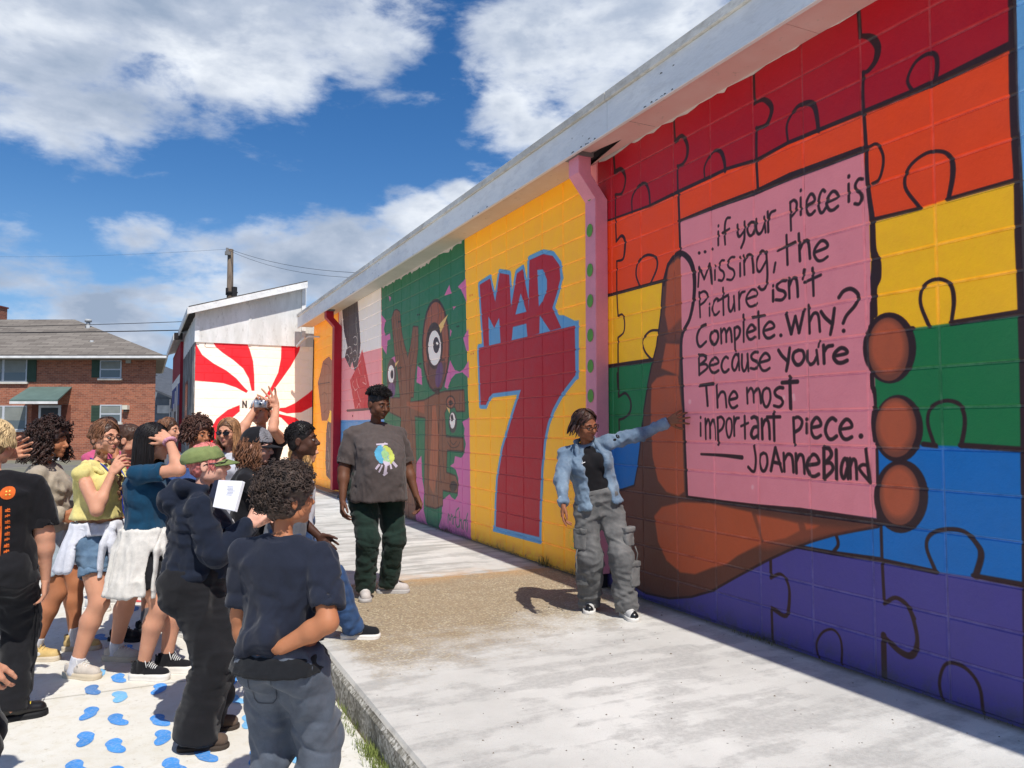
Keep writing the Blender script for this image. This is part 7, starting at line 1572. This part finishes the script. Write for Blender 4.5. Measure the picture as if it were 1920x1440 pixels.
# --- girl in the yellow top
def yellow():
    p = Person('girl with glasses and brown braid in yellow crop top, white sweatshirt at waist', (-.225, 5.71), -.15, 98, 1.62, 'fair', w=1.12, dp=1.12, chest=1.0, head=(16, 2, 0), vox=.010, hv=.0046, armr=1.0, legr=1.08,
               arms={1: dict(w=(.085, .105, .775), p=(.5, -.5, -1), d=(-.25, .45, .8), n=(-.8, .2, .1), curl=(.5, .7, .9, 1.0)), -1: dict(w=(-.06, .15, .70), p=(-.5, -.3, -1), d=(.3, .5, .6), curl=.6)}, feet={1: ('w', (-.33, 5.56, -.15), 6), -1: ('w', (-.12, 5.84, -.15), -4)})
    p.build_body().face(iris=(60, 56, 50), brow=(70, 46, 34)); Y = cloth('yellow_knit', (224, 208, 126), (236, 222, 150)); p.top('crop_top', Y, g=.014, sleeve=-1, hem=.595, seed=61, lay=[(.004, (7, 7, 3), 'n'), (.006, (20, 20, 3), 'r', 8), (.003, (40, 40, 9), 'r')], flare=.006, deepneck=.02)
    for sd in (1, -1): blob('shoulder_frill', Sdf().chain([p.tp(.07 * sd, -.055, .775), p.tp(.085 * sd, -.01, .812), p.tp(.07 * sd, .05, .775)], [.014, .018, .014], .01), .0075, Y, p.root, [(.006, (50, 50, 20), 'r')])
    p.cov.append(p.tied(cloth('white_sweat', (214, 216, 226), (226, 228, 236)), side=1, long=.43, back=.40, front=-.03)); p.trousers('denim_shorts', denim('mid_denim', (84, 112, 140), (120, 146, 170)), cut=.28, r0=.062, r1=.060, waist=.575, seed=63, g=.010)
    for sd in (1, -1): p.shoe(sd, cloth('worn_white_leather', (206, 196, 184)), paint('sole_cream', (204, 190, 166), .7), thick=.034); p.sock(sd, cloth('white_sock', (220, 220, 226)), .055)
    p.tuck_under(); p.cap_hair(hair_mat('brown_roots', (60, 40, 28), (72, 48, 34)), inf=.006, vox=.0058, front=.060); p.strands(BRN, n=160, L=.03, rad=.003, az0=.8, seed=8, inf=.006, n_seg=5)
    B = Sdf(); 
    for i in range(11):
        c = p.tp(.046, -.005 + .098 * min(i / 4, 1) + .02 * (i > 4), .875 - .020 * i); a = 1 if i % 2 else -1; B.ell(c + A3(.008 * a, 0, .0), (.0135 - .0005 * i, .0125, .021), rotm((0, 1, 0), 26 * a), .004)
    blob('braid', B, .0055, BRN, p.root, [(.001, (160, 160, 60), 'n')]); p.glasses(sleek('glasses_dark', 0), None, r=.0024, h=.0145)
    MB().tube([p.tp(-.03, -.03, .83), p.tp(-.035, .05, .80), p.tp(-.02, .105, .72), p.tp(.0, .115, .62), p.tp(.01, .12, .58), p.tp(.022, .115, .62), p.tp(.03, .105, .72), p.tp(.04, .04, .80), p.tp(.03, -.03, .83)], .0055, 5).build('lanyard', sleek('lanyard_blue', (38, 56, 150), .6), p.root, True)
yellow()

# --- girl in teal with raised arm
def teal():
    p = Person('girl with long black hair in teal t-shirt and black high-tops, arm raised to forehead', (.05, 5.40), -.15, 90, 1.585, 'fair', w=1.08, dp=1.1, chest=.8, head=(-4, 4, 0), vox=.010, armr=1.0, legr=1.08,
               arms={1: dict(w=(.05, .10, .925), p=(.35, 1, -.5), d=(-.15, -.75, .35), n=(-.6, 0, -.6), curl=(.2, .25, .3, .3), sh=(0, .01, .02)), -1: dict(w=(-.12, .05, .46))}, feet={1: (.06, .02, 0, 4), -1: (-.09, .10, 0, 0)})
    p.build_body().face(); p.top('t_shirt', cloth('teal_jersey', (24, 68, 96)), g=.012, sleeve=.62, hem=.52, sg=.018, seed=71); p.tied(cloth('cream_sweat', (218, 214, 206), (230, 226, 218)), side=1, long=.38, back=.335, g=.016, seed=9, front=.045, flare=.034)
    p.trousers('shorts', cloth('black_shorts', (34, 34, 38)), cut=.32, r0=.062, r1=.060, waist=.57, seed=72)
    for sd in (1, -1): p.shoe(sd, cloth('black_canvas', (30, 30, 34)), M_SOLEW, hi=True, thick=.04, laces=8); p.sock(sd, cloth('black_sock', (30, 30, 34)), .05)
    p.tuck_under(); p.cap_hair(BLKH, inf=.006, vox=.0058); p.strands(BLKH, n=420, L=.36, rad=.0030, wave=.003, wf=8, az0=1.15, seed=12, inf=.009)
    an = nrm(p.elb[1] - p.wr[1]); B = Sdf(); e1 = nrm(np.cross(an, A3(0, 0, 1))); e2 = np.cross(an, e1)
    for q in range(14): B.ell(p.wr[1] + an * .012 + (e1 * math.cos(q * .449) + e2 * math.sin(q * .449)) * .033, (.011, .011, .013), None, .003)
    blob('scrunchie', B, .005, cloth('pink_scrunchie', (190, 120, 142), (226, 170, 186)), p.root, [(.0025, (70, 70, 70), 'n')])
teal()

# --- boy in red
def red():
    p = Person('boy in crimson t-shirt and black trainers between the yellow and teal girls', (-.09, 6.48), -.15, 86, 1.585, 'fair', w=1.0, head=(4, 0, 0), vox=.012, hv=.0056, arms={1: dict(w=(.13, .07, .47))}, feet={1: (.12, .03, 0), -1: (-.12, .12, 0)})
    p.build_body(); p.top('t_shirt', cloth('crimson_jersey', (142, 24, 48)), g=.013, sleeve=.72, hem=.50, sg=.018, seed=81); p.trousers('shorts', cloth('red_shorts', (110, 24, 40)), cut=.44, r0=.07, r1=.062, waist=.56, seed=82); p.tuck_under(); p.cap_hair(hair_mat('brown_roots', (60, 40, 28), (72, 48, 34)), inf=.008, vox=.006, side=.0, lay=[(.003, (70, 70, 30), 'r'), (.002, (120, 120, 50), 'n')])
    for sd in (1, -1): p.shoe(sd, cloth('black_mesh_shoe', 0), M_SOLEK, lace=(40, 40, 44)); p.sock(sd, cloth('grey_sock', (120, 116, 120)), .12)
red()
# --- girl behind, hand at her mouth
def pink():
    p = Person('girl in pink top, hand at mouth, mostly hidden behind the girl in yellow', atD(198, 6.7), -.15, 100, 1.655, 'tan', head=(6, 4, 0), vox=.013, hv=.0058, arms={1: dict(w=(.05, .10, .83), p=(.4, -.2, -1), d=(-.1, .1, 1), n=(-.2, -1, 0), curl=.5)})
    p.build_body().face(); p.top('top', cloth('pink_jersey', (206, 92, 130)), g=.012, sleeve=.7, seed=91, vox=.012); p.trousers('shorts', cloth('black_shorts', 0), cut=.35); p.tuck_under(); p.cap_hair(DKBR, inf=.008, vox=.0065); p.strands(DKBR, n=70, L=.1, rad=.006, az0=1.5, seed=5, inf=.008, n_seg=6)
    for sd in (1, -1): p.shoe(sd, cloth('white_shoe', 0), M_SOLEW, laces=0)
pink()
# --- beige sweatshirt, big black curls
def beige():
    p = Person('girl with big black curly hair in beige sweatshirt, pale denim shorts and yellow trainers', (-.575, 6.16), -.15, 74, 1.585, 'tan', w=1.15, dp=1.15, head=(14, 4, 0), vox=.0105, legr=1.08,
               arms={1: dict(w=(.115, .09, .60), p=(.6, -1, -.4)), -1: dict(w=(-.08, .15, .62))}, feet={1: (.10, -.02, 0, 10), -1: (-.10, .18, 0, 6)})
    p.build_body(); p.top('sweatshirt', cloth('beige_fleece', (172, 158, 138), (188, 174, 154)), g=.022, sleeve=2, hem=.53, sg=.028, seed=101, lay=[(.008, (5, 5, 3), 'n'), (.014, (9, 9, 4), 'r', 60), (.012, (9, 9, 5), 'r', -50), (.004, (26, 26, 10), 'r', 14)])
    p.trousers('denim_shorts', denim('pale_denim', (160, 178, 190), (196, 208, 216)), cut=.34, r0=.064, r1=.061, waist=.56, seed=103, g=.012)
    for sd in (1, -1): p.shoe(sd, cloth('yellow_suede', (206, 170, 100), (222, 196, 140)), paint('sole_cream', 0), lace=(216, 190, 130), hi=True, thick=.032, col2=cloth('white_shoe', 0)); p.sock(sd, cloth('white_sock', 0), .09)
    HB = hair_mat('black_brown_curls', (20, 16, 16), (58, 36, 28)); p.tuck_under(); p.cap_hair(HB, inf=.028, vox=.0075, lay=[(.010, (24, 24, 24), 'n'), (.006, (60, 60, 60), 'n')], front=.05, back=-.12)
    p.curls(HB, n=520, inf=(.022, .05), r=.013, tr=.0034, rise=.03, ok=lambda a, q: q < 1.0 or abs(a) > .9, seg=8, turns=1.3); p.strands(HB, n=170, L=.17, rad=.006, wave=.014, wf=26, az0=1.0, seed=7, inf=.022, curl=.8, flare=.04, splay=.04, n_seg=14)
beige()
# --- back view, black printed t-shirt at the left edge
def black_tee():
    p = Person('blond person at left edge in black t-shirt with orange back print, yellow laced boots', (-.70, 4.84), -.15, -20, 1.60, 'fair', w=1.45, dp=1.3, head=(18, 4, 0), vox=.009, armr=1.3, legr=1.1,
               arms={1: dict(w=(.165, .03, .40), p=(1, -.6, 0), n=(-1, 0, 0), curl=.4), -1: dict(w=(.01, .10, .875), p=(-1, .3, -.6), d=(.8, -.05, .25), n=(-.1, -1, 0), curl=(.3, .3, .35, .4))}, feet={1: ('w', (-.59, 4.90, -.15), 74), -1: (-.14, 0, 0, -20)})
    p.build_body(); t = p.top('t_shirt', BLACKJ, g=.014, sleeve=.85, hem=.46, sg=.024, seed=111, flare=.01)
    o = p.tp(.0, -.4, .66); RR, U, N = p.T @ A3(1, 0, 0), p.T @ A3(0, 0, 1), p.T @ A3(0, -1, 0)
    OR, YE, BK = paint('print_orange', (206, 96, 34), .85, .15, 20), paint('print_yellow', (222, 200, 92), .85, .08), paint('print_black', (24, 22, 24), .85)
    def st(nm, ps, m, off): return sticker(nm, ps, t, o, RR, U, N, m, p.root, off)
    st('back_print', [rect(-.13, -.17, .085, .09), circ(.105, .155, .033, 16)], OR, .0018); rn = random.Random(1)
    st('back_print', [rect(-.13, -.215, .135, -.185)], YE, .0018)
    st('back_print', [circ(.02, .02, .045, 12, .8), circ(-.03, -.02, .05, 12), circ(.035, -.06, .04, 12, .8), circ(-.01, -.10, .045, 10), circ(.0, .055, .03, 9), [(-.05, .07), (-.02, .12), (.0, .07), (.03, .11), (.04, .06)], circ(.10, .147, .004, 6), circ(.115, .147, .004, 6), circ(.10, .163, .004, 6), circ(.113, .165, .004, 6)], YE, .0034)
    st('back_print', [seg((rn.uniform(-.05, .05), rn.uniform(-.12, .07)), (rn.uniform(-.05, .06), rn.uniform(-.12, .07)), .0022) for _ in range(14)] + [circ(rn.uniform(-.12, .08), rn.uniform(-.16, .08), rn.uniform(.002, .005), 6) for _ in range(40)], BK, .0048)
    gl = [seg((0, 0), (.022, 0), .005), seg((.011, -.008), (.011, .008), .004), seg((0, -.008), (.02, .006), .004)]
    st('side_lettering', [[(x + .098, y + .07 - .03 * i) for x, y in q] for i in range(8) for q in (gl if i % 2 else gl[::-1] + [seg((.0, -.009), (.022, -.009), .004)])], OR, .002)
    st('hem_lettering', [[(x + .03, y - .208) for x, y in q] for q in text_polys('LIN·PICCOLO', .028, .0006)], BK, .0036); st('yoke_lettering', [[(x + .02, y + .115) for x, y in q] for q in text_polys('N', .10, .003)], YE, .002)
    p.trousers('trousers', cloth('black_cotton', 0), r0=.066, r1=.058, r2=.054, seed=113, waist=.56)
    for sd in (1, -1): p.shoe(sd, sleek('black_boot_leather', (26, 24, 24), .32), M_SOLEK, lace=(214, 186, 70), hi=True, thick=.028, laces=7)
    MB().tube([p.tp(.125, .02, .40), p.tp(.13, .03, .34), p.tp(.125, .02, .26)], .0035, 5).tube([p.tp(.135, .02, .40), p.tp(.14, .03, .35), p.tp(.14, .02, .27)], .0035, 5).build('drawstring', BLACKJ, p.root, True)
    p.tuck_under(); p.cap_hair(hair_mat('blond_roots', (120, 96, 66), (138, 112, 78)), inf=.008, vox=.006); p.strands(BLD, n=420, L=.045, rad=.0022, az0=.85, seed=9, inf=.008, n_seg=5, flare=.006)
black_tee()
# --- wavy dark haired head behind the green cap
def curly9():
    p = Person('person with thick wavy dark brown hair in blue shirt behind the green cap', atD(366, 5.9), -.15, 112, 1.64, 'tan', head=(4, 8, 0), vox=.013, hv=.0058)
    p.build_body().face(); p.top('shirt', cloth('blue_shirt', (70, 96, 150)), g=.014, sleeve=.8, seed=121, vox=.012); p.trousers('trousers', cloth('black_cotton', 0)); HD_ = hair_mat('wavy_dark_brown', (36, 24, 22), (88, 58, 46)); p.tuck_under(); p.cap_hair(HD_, inf=.020, vox=.0075, lay=[(.008, (24, 24, 24), 'n')])
    p.curls(HD_, n=300, inf=(.018, .034), r=.013, tr=.0034, rise=.02, ok=lambda a, q: q < 1.1 or abs(a) > .8, seg=8); p.strands(HD_, n=90, L=.1, rad=.0055, wave=.01, wf=26, az0=.9, seed=17, inf=.018, curl=.8, flare=.03)
    for sd in (1, -1): p.shoe(sd, cloth('white_shoe', 0), M_SOLEW, laces=0)
curly9()
def head8():
    p = Person('brown haired person whose head shows between the teal girl and the wavy hair', atD(312, 7.0), -.15, 96, 1.655, 'fair', vox=.014, hv=.006)
    p.build_body().face(); p.top('shirt', cloth('grey_jersey', 0), g=.012, sleeve=.7, vox=.013); p.trousers('trousers', cloth('black_cotton', 0)); p.tuck_under(); p.cap_hair(hair_mat('brown_roots', (60, 40, 28), (72, 48, 34)), inf=.008, vox=.007); p.strands(BRN, n=70, L=.16, rad=.0065, az0=1.2, seed=27, inf=.008, n_seg=7)
    for sd in (1, -1): p.shoe(sd, cloth('white_shoe', 0), M_SOLEW, laces=0)
head8()
def sunny():
    p = Person('girl with long light brown hair, mirrored sunglasses and pale grey t-shirt, facing the camera', atD(431, 6.35), -.15, 184, 1.645, 'fair', w=.98, head=(4, 4, 0), vox=.0115, hv=.005, arms={1: dict(w=(.11, .08, .55), p=(1, -.6, -.3)), -1: dict(w=(-.12, .03, .47))}, chest=.6)
    p.build_body().face(brow=(80, 56, 40)); p.top('t_shirt', cloth('pale_grey_jersey', (196, 198, 208), (208, 210, 218)), g=.012, sleeve=.75, seed=131, vneck=.01); p.trousers('jeans', denim('blue_jeans', 0, 0)); p.tuck_under(); p.cap_hair(hair_mat('light_brown_roots', (92, 66, 46), (110, 78, 54)), inf=.006, vox=.0058, front=.064); p.strands(LBR, n=340, L=.22, rad=.0032, wave=.004, wf=10, az0=.98, seed=13, inf=.009)
    p.glasses(sleek('glasses_dark', 0), sleek('mirror_lens', (70, 76, 86), .06, .7), r=.002, w=.026, h=.020, name='sunglasses')
    for sd in (1, -1): p.shoe(sd, cloth('white_shoe', 0), M_SOLEW, laces=0)
sunny()
def photographer():
    at = atD(489, 7.05); cc = ond(489, 757, 6.88)
    p = Person('person behind the crowd raising a silver camera, other hand held up open', at, -.15, 182, 1.84, 'fair', w=1.1, head=(0, -6, 0), vox=.0115, arms={1: dict(world=tuple(ond(479, 766, 6.93)), p=(.15, 1, -.8), dw=tuple(UP * .8 + RT * .55 - FW * .1), nw=tuple(-FW + RT * .6), curl=(.5, .7, .7, .7), th=30), -1: dict(world=tuple(ond(518, 762, 6.95)), p=(-.15, 1, -.8), dw=tuple(UP * .9 - RT * .5), nw=tuple(-FW), curl=(.15, .05, .1, .2), sp=.4, th=62)})
    p.build_body().face(); p.top('tank_top', BLACKJ, g=.010, sleeve=-1, hem=.5, seed=141); p.trousers('trousers', cloth('black_cotton', 0)); p.tuck_under(); p.cap_hair(DKBR, inf=.006, vox=.006); C_ = cloth('pale_cap', (206, 208, 210)); p.cap(C_, C_, inf=.012, drop=.046, blen=.03)
    u = nrm(p.elb[-1] - p.wr[-1]); blob('wristwatch', Sdf().cone(p.wr[-1] + u * .03, p.wr[-1] + u * .012, .027, .027, .002, flat=1), .006, sleek('black_patent', 0), p.root); u = nrm(p.elb[1] - p.wr[1]); blob('bracelet', Sdf().cone(p.wr[1] + u * .03, p.wr[1] + u * .022, .027, .027, .002, flat=1), .006, sleek('black_patent', 0), p.root)
    for sd in (1, -1): p.shoe(sd, cloth('white_shoe', 0), M_SOLEW, laces=0)
    c = empty('camera_body', tuple(cc), -yaw); tag(c, 'small silver digital camera held up in front of the photographer at the back', 'camera'); S = sleek('camera_silver', (186, 190, 196), .35, .6)
    bm = bmesh.new(); add_box(bm, (0, 0, 0), (.115, .032, .070), bevel=.008); obj('case', bm, S, c, True); MB().tube([(.012, -.016, -.004), (.012, -.034, -.004)], [.026, .024], 20).tube([(.012, -.034, -.004), (.012, -.046, -.004)], [.020, .018], 20).build('lens_barrel', S, c, True); MB().tube([(.012, -.0461, -.004), (.012, -.0475, -.004)], [.013, .013], 16).build('lens_glass', sleek('lens_black', 0), c)
    box('flash', (-.045, -.0175, .012), (-.02, -.0162, .027), sleek('flash_white', (236, 236, 236), .2), c); box('shutter_button', (-.045, -.006, .0352), (-.03, .006, .040), S, c)
photographer()
def cap13():
    p = Person('person in black cap with grey front, wavy brown hair and black t-shirt', atD(474, 5.12), -.15, 82, 1.555, 'pale', w=1.12, dp=1.2, head=(4, 10, 0), vox=.011, arms={1: dict(w=(.10, -.0, .725), p=(.3, 1, -1), d=(-.1, -.3, 1), n=(-.6, .3, 0), curl=.7), -1: dict(w=(-.1, .1, .5))})
    p.build_body().face(); p.top('t_shirt', BLACKJ, g=.016, sleeve=.85, hem=.47, sg=.022, seed=151); p.trousers('jeans', denim('dark_jeans', (34, 44, 66), (50, 62, 86)), r0=.075, r1=.062, r2=.056); p.tuck_under(); p.cap_hair(hair_mat('brown_roots', (60, 40, 28), (72, 48, 34)), inf=.004, vox=.006); p.strands(hair_mat('wavy_brown_hair', (74, 48, 36), (132, 90, 64)), n=330, L=.18, rad=.0032, wave=.010, wf=20, az0=1.1, seed=33, inf=.006, curl=.6, flare=.03)
    K = cloth('black_cap_cotton', (28, 28, 32)); p.cap(K, K, front=cloth('grey_cap_panel', (138, 136, 140)), drop=.026, tilt=6, blen=.075)
    for sd in (1, -1): p.shoe(sd, cloth('white_shoe', 0), M_SOLEW, laces=0)
cap13()
def blond18():
    p = Person('girl with long wavy dark blond hair hidden behind the boy in grey', atD(567, 5.95), -.15, 84, 1.50, 'fair', w=.9, dp=.9, vox=.014, hv=.006)
    p.build_body(); p.top('shirt', cloth('pale_grey_jersey', 0), g=.012, sleeve=.7, vox=.013); p.trousers('jeans', denim('blue_jeans', 0, 0)); p.tuck_under(); p.cap_hair(hair_mat('blond_roots', (120, 96, 66), (138, 112, 78)), inf=.006, vox=.007); p.strands(hair_mat('wavy_blond', (128, 96, 60), (190, 150, 98)), n=130, L=.24, rad=.005, wave=.010, wf=18, az0=.8, seed=37, inf=.006, curl=.6, n_seg=10)
    for sd in (1, -1): p.shoe(sd, cloth('white_shoe', 0), M_SOLEW, laces=0)
blond18()
def edge():
    p = Person('person mostly outside the bottom left corner, only a hand and sleeve edge showing', atD(-92, 2.75), -.15, 60, 1.55, 'fair', vox=.011, arms={1: dict(abs=True, w=(.10, .165, .62), p=(.6, -1, 0), d=(-.1, .3, -1), curl=(.4, .5, .6, .6))})
    p.build_body(); p.top('t_shirt', cloth('grey_jersey', 0), g=.013, sleeve=.7, seed=161); p.trousers('trousers', cloth('black_cotton', 0)); p.tuck_under(); p.cap_hair(hair_mat('brown_roots', (60, 40, 28), (72, 48, 34)), inf=.01, vox=.007)
    for sd in (1, -1): p.shoe(sd, cloth('white_shoe', 0), M_SOLEW, laces=0)
edge()
print('people done', round(time.time() - T0, 1), 's; tris', sum(len(o.data.polygons) * 2 for o in scene.objects if o.type == 'MESH'))
